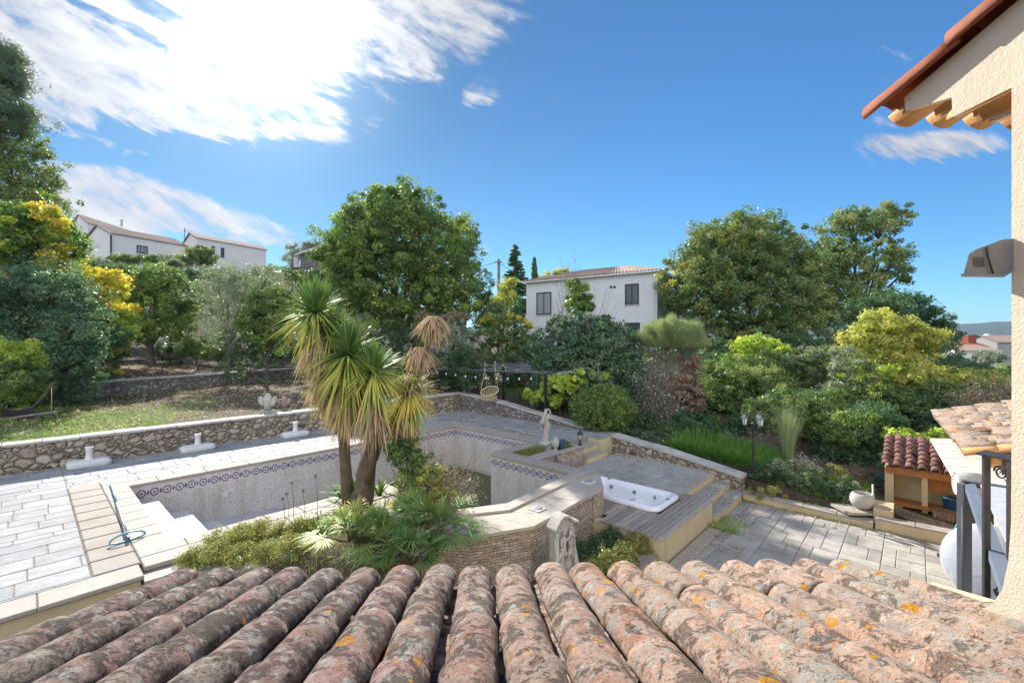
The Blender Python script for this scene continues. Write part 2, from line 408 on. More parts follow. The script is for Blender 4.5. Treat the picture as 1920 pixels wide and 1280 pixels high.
def m_planks():
    m = NT('weathered_planks'); p = m.pos(); r = m.island()
    q = m.mapv(p, (1, 1, 1), (0, 0, -R(47.7)))
    g = m.noise(m.mapv(q, (3, 60, 20)), 1.0, 6, .6)
    c = m.ramp(r, [(0, (.28, .245, .21)), (.5, (.37, .325, .28)), (1, (.45, .39, .33))])
    c = m.mix(1.0, c, m.ramp(g, [(.3, .6), (.7, 1.35)]), 'MULTIPLY')
    return m.out(m.principled(c, .8, m.bump(g, .5, .004), .25))
M['planks'] = m_planks()

def m_tiles(name, flat=None):
    """weathered barrel tile: clay, dark algae, grey and white crustose lichen, orange lichen"""
    m = NT(name); p = m.pos(); r = m.island()
    sx = m.n('ShaderNodeSeparateXYZ', Vector=p).outputs[0]
    t = m.sm(sx, -.9, 1.3) if flat is None else flat
    left = m.ramp(r, [(0, (.235, .135, .115)), (.3, (.27, .185, .155)), (.6, (.20, .155, .12)), (.8, (.29, .17, .15)), (1, (.15, .115, .10))])
    right = m.ramp(r, [(0, (.47, .285, .195)), (.25, (.53, .355, .255)), (.5, (.38, .26, .195)), (.7, (.55, .375, .28)), (.85, (.41, .315, .235)), (1, (.50, .225, .12))])
    c = m.mix(t, left, right)
    off = m.math('MULTIPLY', r, 37.0)
    cv = m.n('ShaderNodeCombineXYZ', X=off, Y=off, Z=0.0)
    ad = m.n('ShaderNodeVectorMath', operation='ADD'); m.set(ad.inputs[0], p); m.set(ad.inputs[1], cv.outputs[0]); q = ad.outputs[0]
    n1 = m.noise(q, 11, 12, .78, .4); n2 = m.noise(q, 34, 10, .78, .2); n4 = m.noise(p, 150, 3, .7)
    c = m.mix(1.0, c, m.ramp(n2, [(.32, .62), (.5, 1.0), (.68, 1.36)]), 'MULTIPLY')
    grey = m.math('MULTIPLY', m.sm(n1, .47, .55), m.math('ADD', m.math('ADD', .35, m.math('MULTIPLY', t, .22)), m.math('MULTIPLY', r, .43)))
    c = m.mix(grey, c, m.mix(n2, (.22, .20, .17), (.44, .41, .36)))
    dk = m.noise(q, 8, 14, .82, .5)
    dark = m.math('MULTIPLY', m.sm(dk, m.math('ADD', .497, m.math('MULTIPLY', t, .03)), m.math('ADD', .555, m.math('MULTIPLY', t, .02))), m.math('SUBTRACT', .92, m.math('MULTIPLY', t, .22)))
    c = m.mix(dark, c, m.mix(n4, (.045, .036, .034), (.14, .115, .10)))
    sp = m.math('MAXIMUM', m.sm(m.noise(q, 90, 5, .75), .57, .62), m.sm(m.noise(q, 45, 4, .7), .62, .66))
    c = m.mix(m.math('MULTIPLY', sp, .78), c, (.055, .045, .042))
    pw = m.n('ShaderNodeTexNoise', Vector=p, Scale=55.0, Detail=4, Roughness=.7)
    vm = m.n('ShaderNodeVectorMath', operation='SCALE'); m.set(vm.inputs[0], pw.outputs['Color']); m.set(vm.inputs[3], .022)
    av = m.n('ShaderNodeVectorMath', operation='ADD'); m.set(av.inputs[0], q); m.set(av.inputs[1], vm.outputs[0])
    def discs(scale, lo, rmax, seedch, soft=.05):
        v1 = m.n('ShaderNodeTexVoronoi', Vector=av.outputs[0], Scale=scale); k = m.n('ShaderNodeSeparateColor', Color=v1.outputs['Color'])
        rad = m.math('MULTIPLY', m.sm(k.outputs[seedch], lo, 1.0), rmax)
        return m.math('MULTIPLY', m.sm(m.math('SUBTRACT', rad, v1.outputs['Distance']), 0, soft), m.sm(rad, .03, .06)), m.math('DIVIDE', v1.outputs['Distance'], rmax)
    d1, rr1 = discs(26, .45, .46, 0); d3, rr3 = discs(11, .66, .40, 2)
    ringy = m.ramp(rr3, [(0, (.24, .235, .21)), (.3, (.40, .39, .35)), (.55, (.27, .26, .235)), (.8, (.50, .49, .44)), (1, (.34, .32, .29))])
    c = m.mix(m.math('MULTIPLY', d1, .55), c, m.mix(n4, (.34, .33, .29), (.52, .50, .45)))
    c = m.mix(m.math('MULTIPLY', d3, .8), c, ringy)
    pale = m.math('MULTIPLY', m.sm(m.noise(q, 7, 13, .84, .6), .555, .60), .8)
    c = m.mix(pale, c, m.mix(n4, (.25, .24, .21), (.50, .485, .44)))
    rag = m.math('MULTIPLY', m.math('SUBTRACT', m.noise(p, 60, 8, .85), .5), .55)
    oc = m.mix(n4, (.36, .13, .012), (.68, .36, .045))
    for (sc_, ch, lo0, lo1, rm) in ((6.5, 1, .93, .50, .40), (17.0, 0, .93, .62, .44)):
        v2 = m.n('ShaderNodeTexVoronoi', Vector=p, Scale=sc_); k2 = m.n('ShaderNodeSeparateColor', Color=v2.outputs['Color'])
        lo = m.math('SUBTRACT', lo0, m.math('MULTIPLY', t, lo0-lo1)); r2 = m.math('MULTIPLY', m.sm(k2.outputs[ch], lo, 1.04), rm)
        ex = m.math('ADD', m.math('SUBTRACT', r2, v2.outputs['Distance']), rag)
        hole = m.sm(m.math('DIVIDE', v2.outputs['Distance'], m.math('MAXIMUM', r2, .01)), .15, .5, .35, 1.0)
        d2 = m.math('MULTIPLY', m.math('MULTIPLY', m.sm(ex, .03, .08), m.sm(r2, .03, .07)), hole)
        c = m.mix(d2, c, oc)
    h = m.math('ADD', m.math('MULTIPLY', n1, 1.2), m.math('ADD', m.math('MULTIPLY', m.noise(q, 85, 6, .75), 1.0), m.math('ADD', m.math('MULTIPLY', d3, .4), m.math('MULTIPLY', dark, -.4))))
    return m.out(m.principled(c, .92, m.bump(h, 1.0, .011), .15))
M['rooftile'] = m_tiles('weathered_roof_tile')
M['wingtile'] = m_tiles('wing_roof_tile', flat=1.0)
M['oldtile'] = surf('old_dark_tile', (.09, .05, .045), (.36, .18, .14), 7, .85, .6, 60, .01, stain=(.025, .022, .026), stain_amt=.95, speck=.3)
M['far_tile'] = surf('far_roof_tile', (.22, .155, .125), (.36, .275, .235), 3, .9, .3, 30, .01, stain=(.15, .12, .11), stain_amt=.5)

def m_grassground():
    m = NT('lawn_ground'); p = m.pos()
    n = m.noise(p, .55, 9, .72, .3); n2 = m.noise(p, 9, 6, .7)
    c = m.ramp(n, [(.35, (.06, .11, .02)), (.50, (.10, .14, .035)), (.60, (.17, .17, .08)), (.70, (.21, .18, .12))])
    sp = m.n('ShaderNodeSeparateXYZ', Vector=p); aa = m.math('ADD', m.math('MULTIPLY', sp.outputs[0], .673), m.math('MULTIPLY', sp.outputs[1], .74)); aa = m.math('ADD', aa, m.math('MULTIPLY', m.noise(p, .8, 6), 4.0))
    c = m.mix(m.math('MULTIPLY', m.sm(aa, 2.5, 6.5), .85), c, m.ramp(n2, [(.3, (.07, .055, .05)), (.7, (.17, .14, .12))]))
    c = m.mix(1.0, c, m.ramp(n2, [(.3, .5), (.7, 1.5)]), 'MULTIPLY')
    return m.out(m.principled(c, .95, m.bump(m.noise(p, 25, 6, .7), 1.0, .03), .1))
M['lawn'] = m_grassground()
def m_water(name, col, rough=.04):
    m = NT(name); p = m.pos()
    c = m.mix(m.noise(p, 1.2, 6, .7), col, tuple(x*1.5 for x in col))
    return m.out(m.principled(c, rough, m.bump(m.noise(p, 4, 3), .05, .01), .5))
M['green_water'] = m_water('green_pool_water', (.060, .062, .010), .25)
M['spa_water'] = m_water('spa_water', (.17, .20, .13))

def m_leaf(name, cols, trans=.35, rough=.48, spec=.36, gain=1.0):
    """tone attribute 0..1 picks the leaf colour"""
    m = NT(name)
    t = m.n('ShaderNodeAttribute', attribute_name='tone').outputs['Fac']
    c = m.ramp(t, [(i/(len(cols)-1), tuple(min(.8, x*2.45) for x in q)) for i, q in enumerate(cols)])
    pr = m.principled(c, rough, None, spec)
    tl = m.n('ShaderNodeBsdfTranslucent'); m.set(tl.inputs[0], m.mix(1.0, c, (1.25, 1.35, .7), 'MULTIPLY'))
    mx = m.n('ShaderNodeMixShader'); m.set(mx.inputs[0], trans); m.set(mx.inputs[1], pr); m.set(mx.inputs[2], tl.outputs[0])
    return m.out(mx.outputs[0])
L = {}
L['green'] = m_leaf('leaf_green', [(.030, .052, .020), (.060, .095, .028), (.095, .14, .036), (.16, .19, .05)])
L['mid'] = m_leaf('leaf_mid', [(.028, .050, .022), (.050, .082, .030), (.085, .125, .038), (.14, .155, .055)])
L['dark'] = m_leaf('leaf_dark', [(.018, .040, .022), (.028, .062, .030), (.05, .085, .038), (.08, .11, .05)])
L['blue'] = m_leaf('leaf_bluegreen', [(.022, .046, .032), (.042, .078, .048), (.070, .112, .066), (.11, .15, .09)])
L['olive'] = m_leaf('leaf_olive', [(.050, .068, .045), (.085, .105, .075), (.14, .165, .125), (.24, .27, .215)], .25)
L['yellow'] = m_leaf('leaf_autumn', [(.10, .15, .02), (.32, .27, .03), (.34, .28, .045), (.33, .20, .035)], .35)
L['darkyellow'] = m_leaf('leaf_green_autumn', [(.03, .06, .02), (.05, .10, .025), (.10, .14, .03), (.42, .32, .03)], .35)
L['lime'] = m_leaf('leaf_lime', [(.09, .125, .025), (.15, .19, .035), (.22, .26, .045), (.29, .31, .07)], .4)
L['ochre'] = m_leaf('leaf_ochre', [(.08, .10, .028), (.15, .165, .04), (.23, .225, .06), (.31, .26, .075)], .4)
L['oak'] = m_leaf('leaf_oak', [(.035, .060, .020), (.06, .095, .030), (.10, .13, .045), (.20, .18, .07)], .3)
L['needle'] = m_leaf('leaf_needle', [(.03, .055, .035), (.05, .08, .05), (.08, .11, .065), (.12, .14, .08)], .2)
L['sword'] = m_leaf('leaf_sword', [(.026, .058, .022), (.060, .105, .034), (.125, .17, .05), (.26, .235, .055), (.34, .23, .06)], .2, .5, .22)
L['dead'] = m_leaf('leaf_dead', [(.12, .085, .06), (.22, .16, .115), (.33, .25, .18)], .25, .8, .1)
L['rust'] = m_leaf('leaf_rust', [(.07, .05, .04), (.12, .085, .065), (.18, .12, .095), (.13, .12, .07)], .3)
L['dry'] = m_leaf('leaf_dry', [(.20, .16, .13), (.30, .25, .20), (.40, .34, .28)], .2)
L['grass'] = m_leaf('grass_blade', [(.04, .09, .015), (.08, .15, .025), (.15, .21, .05), (.25, .23, .11)], .35)
L['broom'] = m_leaf('leaf_broom', [(.06, .08, .04), (.11, .135, .065), (.17, .195, .105), (.23, .24, .15)], .3)
L['pink'] = m_leaf('petal_pink', [(.35, .12, .18), (.5, .2, .28)], .3)
L['heath'] = m_leaf('leaf_heath', [(.06, .075, .02), (.11, .12, .035), (.15, .155, .05), (.17, .115, .06)], .3)
SUN_E = 2.45; SKY_S = .10; EXPO = 2.05; CLOUD_L = 2.1; BACK_FILL_L = 3.3; SKY_TINT = (.17, .33, .42); SKY_SAT = 1.12; HAZE = 1.0e-4
# ------------------------------------------------------------------ camera, sun, sky
cam = bpy.data.cameras.new('camera'); cam.sensor_width = 36; cam.lens = 36*F/1920; cam.clip_start = .05; cam.clip_end = 20000
co_ = bpy.data.objects.new('camera', cam); COL.objects.link(co_); co_.location = (0, 0, CAMZ); co_.rotation_euler = (R(90), 0, 0)
SC.camera = co_
SUN_AZ, SUN_EL = R(-30), R(31)
sd = Vector((math.sin(SUN_AZ)*math.cos(SUN_EL), math.cos(SUN_AZ)*math.cos(SUN_EL), math.sin(SUN_EL)))
sl = bpy.data.lights.new('sun', 'SUN'); sl.energy = SUN_E; sl.angle = R(.55); sl.color = (1, .95, .87)
so = bpy.data.objects.new('sun', sl); COL.objects.link(so); so.rotation_euler = (-sd).to_track_quat('-Z', 'Y').to_euler(); so.location = sd*30
w = NT('World', world=True); SC.world = w.m
sky = w.n('ShaderNodeTexSky', sky_type='NISHITA', sun_disc=False, sun_elevation=SUN_EL, sun_rotation=SUN_AZ, altitude=200, air_density=1.0, dust_density=.3, ozone_density=2.5)
hs_ = w.n('ShaderNodeHueSaturation', Saturation=SKY_SAT, Color=sky.outputs[0]); skc = w.mix(1.0, hs_.outputs[0], SKY_TINT, 'MULTIPLY')
dirn = w.n('ShaderNodeTexCoord').outputs['Generated']
xyz = w.n('ShaderNodeSeparateXYZ', Vector=dirn)
X, Y, Z = xyz.outputs[0], xyz.outputs[1], xyz.outputs[2]
yy_ = w.math('MAXIMUM', Y, .12)
U0 = w.math('DIVIDE', X, yy_); V0 = w.math('DIVIDE', Z, yy_)
# ragged edges: a domain warp, streaks combed along the wind
uv0 = w.n('ShaderNodeCombineXYZ', X=U0, Y=V0, Z=0.0).outputs[0]
q = w.mapv(uv0, (1, 1, 1), (0, 0, R(27)))
qs = w.mapv(q, (2.2, 8.5, 1))
nA = w.noise(qs, 1.6, 11, .66, .6)
nB = w.noise(w.mapv(q, (5, 16, 1), loc=(3, 1, 0)), 1.7, 10, .70, .3)
nC = w.noise(w.mapv(q, (1, 1.6, 1), loc=(7, 2, 0)), 2.2, 6, .6)
nD = w.noise(w.mapv(uv0, (14, 24, 1), (0, 0, R(-20))), 1.6, 8, .7)
wu_ = w.math('ADD', U0, w.math('MULTIPLY', w.math('SUBTRACT', nC, .5), .20))
wv_ = w.math('ADD', V0, w.math('MULTIPLY', w.math('SUBTRACT', nA, .5), .12))
def blob(u, v, ru, rv, rot=0.0, k=1.0):
    """elliptical cloud weight around a direction; u, v as tangents of azimuth / elevation"""
    u = (u-960)/F; v = (640-v)/F; ru /= F; rv /= F
    c, s = math.cos(R(rot)), math.sin(R(rot))
    du = w.math('SUBTRACT', wu_, u); dv_ = w.math('SUBTRACT', wv_, v)
    a = w.math('ADD', w.math('MULTIPLY', du, c/ru), w.math('MULTIPLY', dv_, s/ru))
    b = w.math('ADD', w.math('MULTIPLY', du, -s/rv), w.math('MULTIPLY', dv_, c/rv))
    d = w.math('SQRT', w.math('ADD', w.math('MULTIPLY', a, a), w.math('MULTIPLY', b, b)))
    return w.math('MULTIPLY', w.sm(d, 1.35, .55), k)
bl = [blob(170, 130, 330, 90, -8, 1.15), blob(430, 40, 380, 150, -5, 1.2), blob(780, 60, 210, 105, 18, .95), blob(520, 200, 150, 60, -16, .95), blob(60, 60, 200, 120, 0, 1.0),
      blob(-150, 120, 200, 150, 0, 1.1), blob(400, -250, 900, 200, 0, .9),
      blob(270, 385, 270, 55, -14, 1.0), blob(500, 430, 130, 30, -16, .8), blob(120, 200, 130, 50, 0, .9), blob(330, 215, 200, 45, -6, .95), blob(170, 330, 170, 30, -8, .85), blob(60, 420, 150, 50, 0, .9),
      blob(1735, 275, 140, 38, 4, .98), blob(1670, 200, 50, 28, 50, .62), blob(1670, 110, 60, 60, 45, .30),
      blob(152, 258, 60, 12, -12, .66), blob(255, 288, 36, 8, -5, .62), blob(935, 458, 48, 7, -4, .62), blob(1225, 449, 55, 8, -14, .60), blob(735, 205, 70, 40, 20, .45), blob(900, 170, 30, 40, 60, .6)]
cov = bl[0]
for b_ in bl[1:]: cov = w.math('MAXIMUM', cov, b_)
gap = w.math('MAXIMUM', blob(210, 42, 150, 13, -30, .60), w.math('MAXIMUM', blob(280, 20, 70, 16, -20, .6), blob(700, 95, 70, 20, -25, .35)))
fb = w.math('ADD', w.math('MULTIPLY', nA, .52), w.math('MULTIPLY', nB, .48))
dens = w.math('ADD', w.math('SUBTRACT', cov, gap), w.math('MULTIPLY', w.math('SUBTRACT', fb, .5), 3.1))
dens = w.math('SUBTRACT', dens, w.math('MULTIPLY', w.sm(nD, .5, .75), .22))
alpha = w.sm(dens, .40, 1.12)
alpha = w.math('MULTIPLY', alpha, w.sm(cov, .05, .3))
# bright broken cloud added in the unseen half of the sky, filling shaded faces
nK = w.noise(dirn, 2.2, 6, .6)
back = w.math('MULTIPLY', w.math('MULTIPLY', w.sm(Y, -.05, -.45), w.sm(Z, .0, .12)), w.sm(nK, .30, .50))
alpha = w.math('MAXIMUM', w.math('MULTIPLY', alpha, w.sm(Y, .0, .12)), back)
# brightness of the cloud: near the sun it burns out
sv = w.n('ShaderNodeVectorMath', operation='DOT_PRODUCT'); w.set(sv.inputs[0], dirn); w.set(sv.inputs[1], tuple(sd))
cs = sv.outputs['Value']
glow = w.math('POWER', w.math('MAXIMUM', cs, 0.0), 22.0); g2 = w.math('POWER', w.math('MAXIMUM', cs, 0.0), 90.0)
shade = w.math('ADD', .08, w.math('ADD', w.math('MULTIPLY', nA, .75), w.math('MULTIPLY', nB, .55)))
lum = w.math('ADD', shade, w.math('ADD', w.math('MULTIPLY', glow, .40), w.math('MULTIPLY', g2, 1.2)))
cc_ = w.mix(w.sm(nA, .35, .7), (.86, .90, 1.0), (1.0, 1.0, 1.02))
vs_ = w.n('ShaderNodeVectorMath', operation='SCALE'); w.set(vs_.inputs[0], cc_); w.set(vs_.inputs[3], w.math('ADD', w.math('MULTIPLY', lum, CLOUD_L), w.math('MULTIPLY', back, BACK_FILL_L)))
dim = w.math('SUBTRACT', 1.0, w.math('MULTIPLY', w.math('POWER', w.math('MAXIMUM', cs, 0.0), 4.0), .55)); vd_ = w.n('ShaderNodeVectorMath', operation='SCALE'); w.set(vd_.inputs[0], skc); w.set(vd_.inputs[3], dim); skc = vd_.outputs[0]
halo = w.n('ShaderNodeVectorMath', operation='SCALE'); halo.inputs[0].default_value = (.9, .95, 1); w.set(halo.inputs[3], w.math('MULTIPLY', g2, CLOUD_L*.6))
sk2 = w.n('ShaderNodeVectorMath', operation='ADD'); w.set(sk2.inputs[0], skc); w.set(sk2.inputs[1], halo.outputs[0])
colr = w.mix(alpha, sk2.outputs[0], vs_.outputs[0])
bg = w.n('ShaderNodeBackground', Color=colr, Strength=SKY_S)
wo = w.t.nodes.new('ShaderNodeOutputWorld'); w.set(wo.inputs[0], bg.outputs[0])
SC.world.cycles.sampling_method = 'MANUAL'; SC.world.cycles.sample_map_resolution = 512
vs = SC.view_settings; vs.view_transform = 'Standard'; vs.look = 'None'; vs.exposure = EXPO; vs.gamma = 1; vs.use_curve_mapping = False
SC.render.engine = 'CYCLES'
SC.cycles.use_denoising = True; SC.cycles.max_bounces = 6; SC.cycles.diffuse_bounces = 3; SC.cycles.glossy_bounces = 2; SC.cycles.transmission_bounces = 3; SC.cycles.transparent_max_bounces = 4
SC.cycles.caustics_reflective = False; SC.cycles.caustics_refractive = False; SC.cycles.sample_clamp_indirect = 4

hz = NT('haze_air'); pv = hz.n('ShaderNodeVolumePrincipled', Color=(.55, .75, 1.0), Density=HAZE, Anisotropy=.3); o_ = hz.t.nodes.new('ShaderNodeOutputMaterial'); hz.t.links.new(pv.outputs[0], o_.inputs['Volume'])
HAZE_MAT = hz.m
SC.cycles.volume_step_rate = 5; SC.cycles.volume_max_steps = 64; SC.cycles.volume_bounces = 0
# ------------------------------------------------------------------ terrain
def smooth(x, lo, hi):
    t = np.clip((x-lo)/(hi-lo), 0, 1); return t*t*(3-2*t)
def vn(x, y, s, seed=0):
    # cheap smooth value noise
    x = np.asarray(x)/s+seed*17.3; y = np.asarray(y)/s+seed*9.1
    xi = np.floor(x); yi = np.floor(y); fx = x-xi; fy = y-yi
    h = lambda i, j: np.modf(np.sin(i*127.1+j*311.7)*43758.5453)[0] % 1.0
    fx = fx*fx*(3-2*fx); fy = fy*fy*(3-2*fy)
    return (h(xi, yi)*(1-fx)+h(xi+1, yi)*fx)*(1-fy)+(h(xi, yi+1)*(1-fx)+h(xi+1, yi+1)*fx)*fy-.5
def terr(x, y, bumpy=True):
    x = np.asarray(x, dtype=float); y = np.asarray(y, dtype=float)
    a, b = .673*x+.740*y, .740*x-.673*y
    s = -(b+25.7+.33*(a+.2))
    zl = .60+smooth(s, -.1, .15)*.66+.045*np.clip(s, 0, 16)
    zl = zl+smooth(y, 32.6, 33.0)*smooth(-x, 10, 13)*.45
    zl = zl+np.clip(y-35, 0, 22)*.44*smooth(-x, 6, 24)
    zb = np.interp(b, [-15.1, -8.4, -3.2, 0, 5, 12, 25], [.62, -.03, -.52, -.85, -1.2, -2.0, -4.0])
    up = np.interp(b, [-40, -12, -5, 3, 12], [.13, .12, .06, -.01, -.07])
    zb = zb+np.clip(a-13.4, 0, 25)*up
    zl2 = zl+(zb-zl)*smooth(a, 13.6, 17)*smooth(b, -22, -15.5)
    z = np.where(b < -15.2, zl2, np.where(a > 13.2, zb, np.where(b < -3.3, -2.6, -1.3)))
    z = np.where((b > -3.3) & (a > 12.6) & (a <= 13.2), zb-.05, z)
    z = np.where((b > 9), np.minimum(z, -1.3-(b-9)*.1), z)
    r = np.hypot(x, y)
    far = smooth(r, 75, 260)
    zf = np.where(x < 0, 14+0*x, -38+0*x)+(52*0)
    zf = np.interp(np.arctan2(x, np.maximum(y, 1e-3)), [-1.2, -.5, 0, .5, 1.0], [16, 15, 2, -25, -45])
    z = z+(zf-z)*far
    if bumpy: z = z+vn(x, y, 1.3, 3)*.06*(a > 13.3)+vn(x, y, 5, 4)*.25*smooth(a, 14, 20)*(b > -15)
    return z
def gz(x, y): return float(terr(np.array([x]), np.array([y]))[0])
def ghit(u, v, d0=8, d1=90):
    best = None
    for i in range(800):
        d = d0+(d1-d0)*i/800; x = (u-960)/F*d
        if CAMZ+(640-v)/F*d <= gz(x, d): return d
    return d1

def build_terrain():
    def lines(lo, hi, st, brk, far):
        l = list(np.arange(lo, hi, st)); 
        for q in brk: l += [q-.02, q+.02]
        x = st
        p = hi
        while p < far: l.append(p); x *= 1.25; p += x
        x = st; p = lo
        while p > -far: x *= 1.25; p -= x; l.append(p)
        return np.array(sorted(set(round(float(q), 3) for q in l)))
    la = lines(-16, 70, .55, [13.2, 12.6], 5200); lb = lines(-60, 26, .55, [-15.2, -3.3], 5200)
    A, B = np.meshgrid(la, lb, indexing='ij'); X = .673*A+.740*B; Y = .740*A-.673*B
    Z = terr(X, Y)
    na, nb = len(la), len(lb)
    idx = np.arange(na*nb).reshape(na, nb)
    f = np.stack([idx[:-1, :-1], idx[:-1, 1:], idx[1:, 1:], idx[1:, :-1]], -1).reshape(-1, 4)
    me = np_mesh('ground', np.stack([X, Y, Z], -1).reshape(-1, 3), f)
    o = npobj('ground', me, M['hedge_ground'], smooth=True, kind='structure')
build_terrain()

# lawn sheet over the terrace
la = np.arange(-9, 14, .35); lb = np.arange(-28.2, -15.4, .35)
A_, B_ = np.meshgrid(la, lb, indexing='ij'); X_ = .673*A_+.740*B_; Y_ = .740*A_-.673*B_
Z_ = np.where(B_ < -25.95-.33*(A_+.2), -.5, .635+vn(X_, Y_, 1.1, 2)*.05)
ix = np.arange(A_.size).reshape(A_.shape)
f_ = np.stack([ix[:-1, :-1], ix[:-1, 1:], ix[1:, 1:], ix[1:, :-1]], -1).reshape(-1, 4)
npobj('lawn', np_mesh('lawn', np.stack([X_, Y_, Z_], -1).reshape(-1, 3), f_), M['lawn'], smooth=True, kind='structure')

# ------------------------------------------------------------------ paving
def clip_rect(r, reg): 
    a0, a1, b0, b1 = max(r[0], reg[0]), min(r[1], reg[1]), max(r[2], reg[2]), min(r[3], reg[3])
    return (a0, a1, b0, b1) if a1-a0 > .03 and b1-b0 > .03 else None
def slab(mb, r, z, gap=.007, th=.03, rnd=.0025):
    a0, a1, b0, b1 = r[0]+gap, r[1]-gap, r[2]+gap, r[3]-gap
    if a1 <= a0 or b1 <= b0: return
    z += random.uniform(-rnd, rnd)
    P = [(a0, b0), (a0, b1), (a1, b1), (a1, b0)]; e = .006
    lo = [AB(a, b, z-th) for a, b in P]
    md = [AB(a, b, z-e) for a, b in P]
    hi = [AB(a+(e if a == a0 else -e), b+(e if b == b0 else -e), z) for a, b in P]
    mb.add(lo+md+hi, [(8, 9, 10, 11)]+[(i, (i+1) % 4, 4+(i+1) % 4, 4+i) for i in range(4)]+[(4+i, 4+(i+1) % 4, 8+(i+1) % 4, 8+i) for i in range(4)])
def pave(name, regs, z, mode, mat, seed, base_z):
    random.seed(seed); mb = MB()
    a0 = min(r[0] for r in regs); a1 = max(r[1] for r in regs); b0 = min(r[2] for r in regs); b1 = max(r[3] for r in regs)
    rects = []
    if mode == 'rows':
        b = b0-.13; k = 0
        while b < b1:
            h = [.42, .21, .34, .42, .26][random.randrange(5)]; a = a0-random.uniform(0, .6)
            while a < a1:
                l = random.choice([.5, .62, .75, .9, .42]); rects.append((a, a+l, b, b+h)); a += l
            b += h
    else:
        b = b0-.2
        while b < b1:
            a = a0-random.uniform(0, .6)
            while a < a1:
                l = random.choice([.3, .45, .6, .6])
                k = random.random()
                if k < .3: rects.append((a, a+l, b, b+.6))
                elif k < .65: s = random.choice([.2, .4]); rects += [(a, a+l, b, b+s), (a, a+l, b+s, b+.6)]
                else:
                    s = random.choice([.3, .4, .2]); h = l/2
                    rects += [(a, a+l, b, b+s), (a, a+h, b+s, b+.6), (a+h, a+l, b+s, b+.6)]
                a += l
            b += .6
    for r in rects:
        for g in regs:
            c = clip_rect(r, g)
            if c: slab(mb, c, z)
    mb.build(name, mat, kind='structure')
    bs = MB()
    for g in regs: bs.abbox(g[0], g[1], g[2], g[3], base_z, z-.009)
    bs.build(name+'_bed', M['joint'], kind='structure')

pave('pool_deck', [(-14, .57, -15.1, -7.75), (.57, 13.15, -15.1, -12.78), (10.75, 13.15, -12.78, -7.65), (11.97, 13.15, -7.65, -7.19), (10.3, 10.75, -8.4, -7.65)], 0.0, 'rows', M['paver'], 3, -2.4)
pave('spa_terrace', [(10.25, 12.78, -6.95, -4.3), (8.75, 10.25, -7.05, -6.45)], -.5, 'mod', M['paver_mid'], 5, -2.4)
pave('lower_terrace', [(.8, 12.42, -3.0, 7.5), (6.6, 10.3, -3.0, -3.0), (10.3, 12.42, -3.25, -3.0)], -1.0, 'mod', M['paver_low'], 8, -1.5)
b_ = MB().abbox(6.6, 10.28, -3.28, -3.0, -1.4, -.995)
b_.build('channel_kerb', M['coping'], kind='structure')
g_ = MB()
for i in range(5): g_.abbox(6.9, 10.2, -3.25+i*.045, -3.225+i*.045, -.994, -.985)
g_.build('drain_channel', M['coppale'], kind='structure')

# crazy paving by the bed
mb = MB(); random.seed(4)
for i in range(4):
    for j in range(3):
        a0, b0 = .99+i*.42, -7.48+j*.30
        pts = [(a0+.02+random.uniform(0, .10), b0+.02+random.uniform(0, .07)), (a0+.03, b0+.27-random.uniform(0, .06)), (a0+.39-random.uniform(0, .09), b0+.27), (a0+.40-random.uniform(0, .03), b0+.02+random.uniform(0, .07))]
        mb.abprism(pts, -.10, -.05+random.uniform(-.004, .004))
mb.build('crazy_paving', M['crazy'], kind='structure')
MB().abbox(1.03, 2.7, -7.53, -6.6, -1.3, -.065).build('crazy_paving_bed', M['joint'], kind='structure')

# ------------------------------------------------------------------ swimming pool
POOL = [(1.42, -12.08), (10.3, -12.08), (10.3, -8.4), (8.4, -8.4), (8.4, -5.77), (6.0, -5.57), (5.2, -6.0), (5.1, -8.25), (1.42, -8.25)]
pool = thing('swimming_pool', 'nearly empty mosaic swimming pool with a blue pattern band and stone coping', 'pool', AB(4, -10, 0))
def wallquad(mb, p, q, z0, z1, off=0.0):
    # inside face of a pool wall, facing the pool; p->q runs with pool on the left/right as in POOL order
    (a0, b0), (a1, b1) = p, q
    da, db = a1-a0, b1-b0; l = math.hypot(da, db); na, nb = db/l, -da/l
    # inward normal test against pool centre-ish
    n = (na, nb)
    k = off
    P0, P1 = (a0+n[0]*k, b0+n[1]*k), (a1+n[0]*k, b1+n[1]*k)
    return mb.add([AB(*P0, z0), AB(*P1, z0), AB(*P1, z1), AB(*P0, z1)], [(0, 1, 2, 3)])
bas = MB(); bnd = MB(); n = len(POOL)
for i in range(n):
    p, q = POOL[i], POOL[(i+1) % n]
    wallquad(bas, p, q, -2.2, -.02)
    # band 4 mm proud of the wall, towards the water
    da, db = q[0]-p[0], q[1]-p[1]; l = math.hypot(da, db); nrm = (-db/l, da/l)
    mid = ((p[0]+q[0])/2+nrm[0]*.2, (p[1]+q[1])/2+nrm[1]*.2)
    ins = False; 
    for k in range(n):
        (x0, y0), (x1, y1) = POOL[k], POOL[(k+1) % n]
        if (y0 > mid[1]) != (y1 > mid[1]) and mid[0] < (x1-x0)*(mid[1]-y0)/(y1-y0)+x0: ins = not ins
    sgn = 1 if ins else -1
    o_ = .004
    P0 = (p[0]+sgn*nrm[0]*o_, p[1]+sgn*nrm[1]*o_); P1 = (q[0]+sgn*nrm[0]*o_, q[1]+sgn*nrm[1]*o_)
    bnd.add([AB(*P0, -.34), AB(*P1, -.34), AB(*P1, -.12), AB(*P0, -.12)], [(0, 1, 2, 3)])
bas.build('basin_wall', M['mosaic'], pool)
bnd.build('pattern_band', M['band'], pool)
fl = MB()
fz = lambda a: float(np.interp(a, [1.4, 4.2, 7.2, 10.5], [-1.12, -1.22, -2.1, -2.15]))
al = [1.40, 2.8, 4.2, 5.2, 6.2, 7.2, 8.6, 10.32]
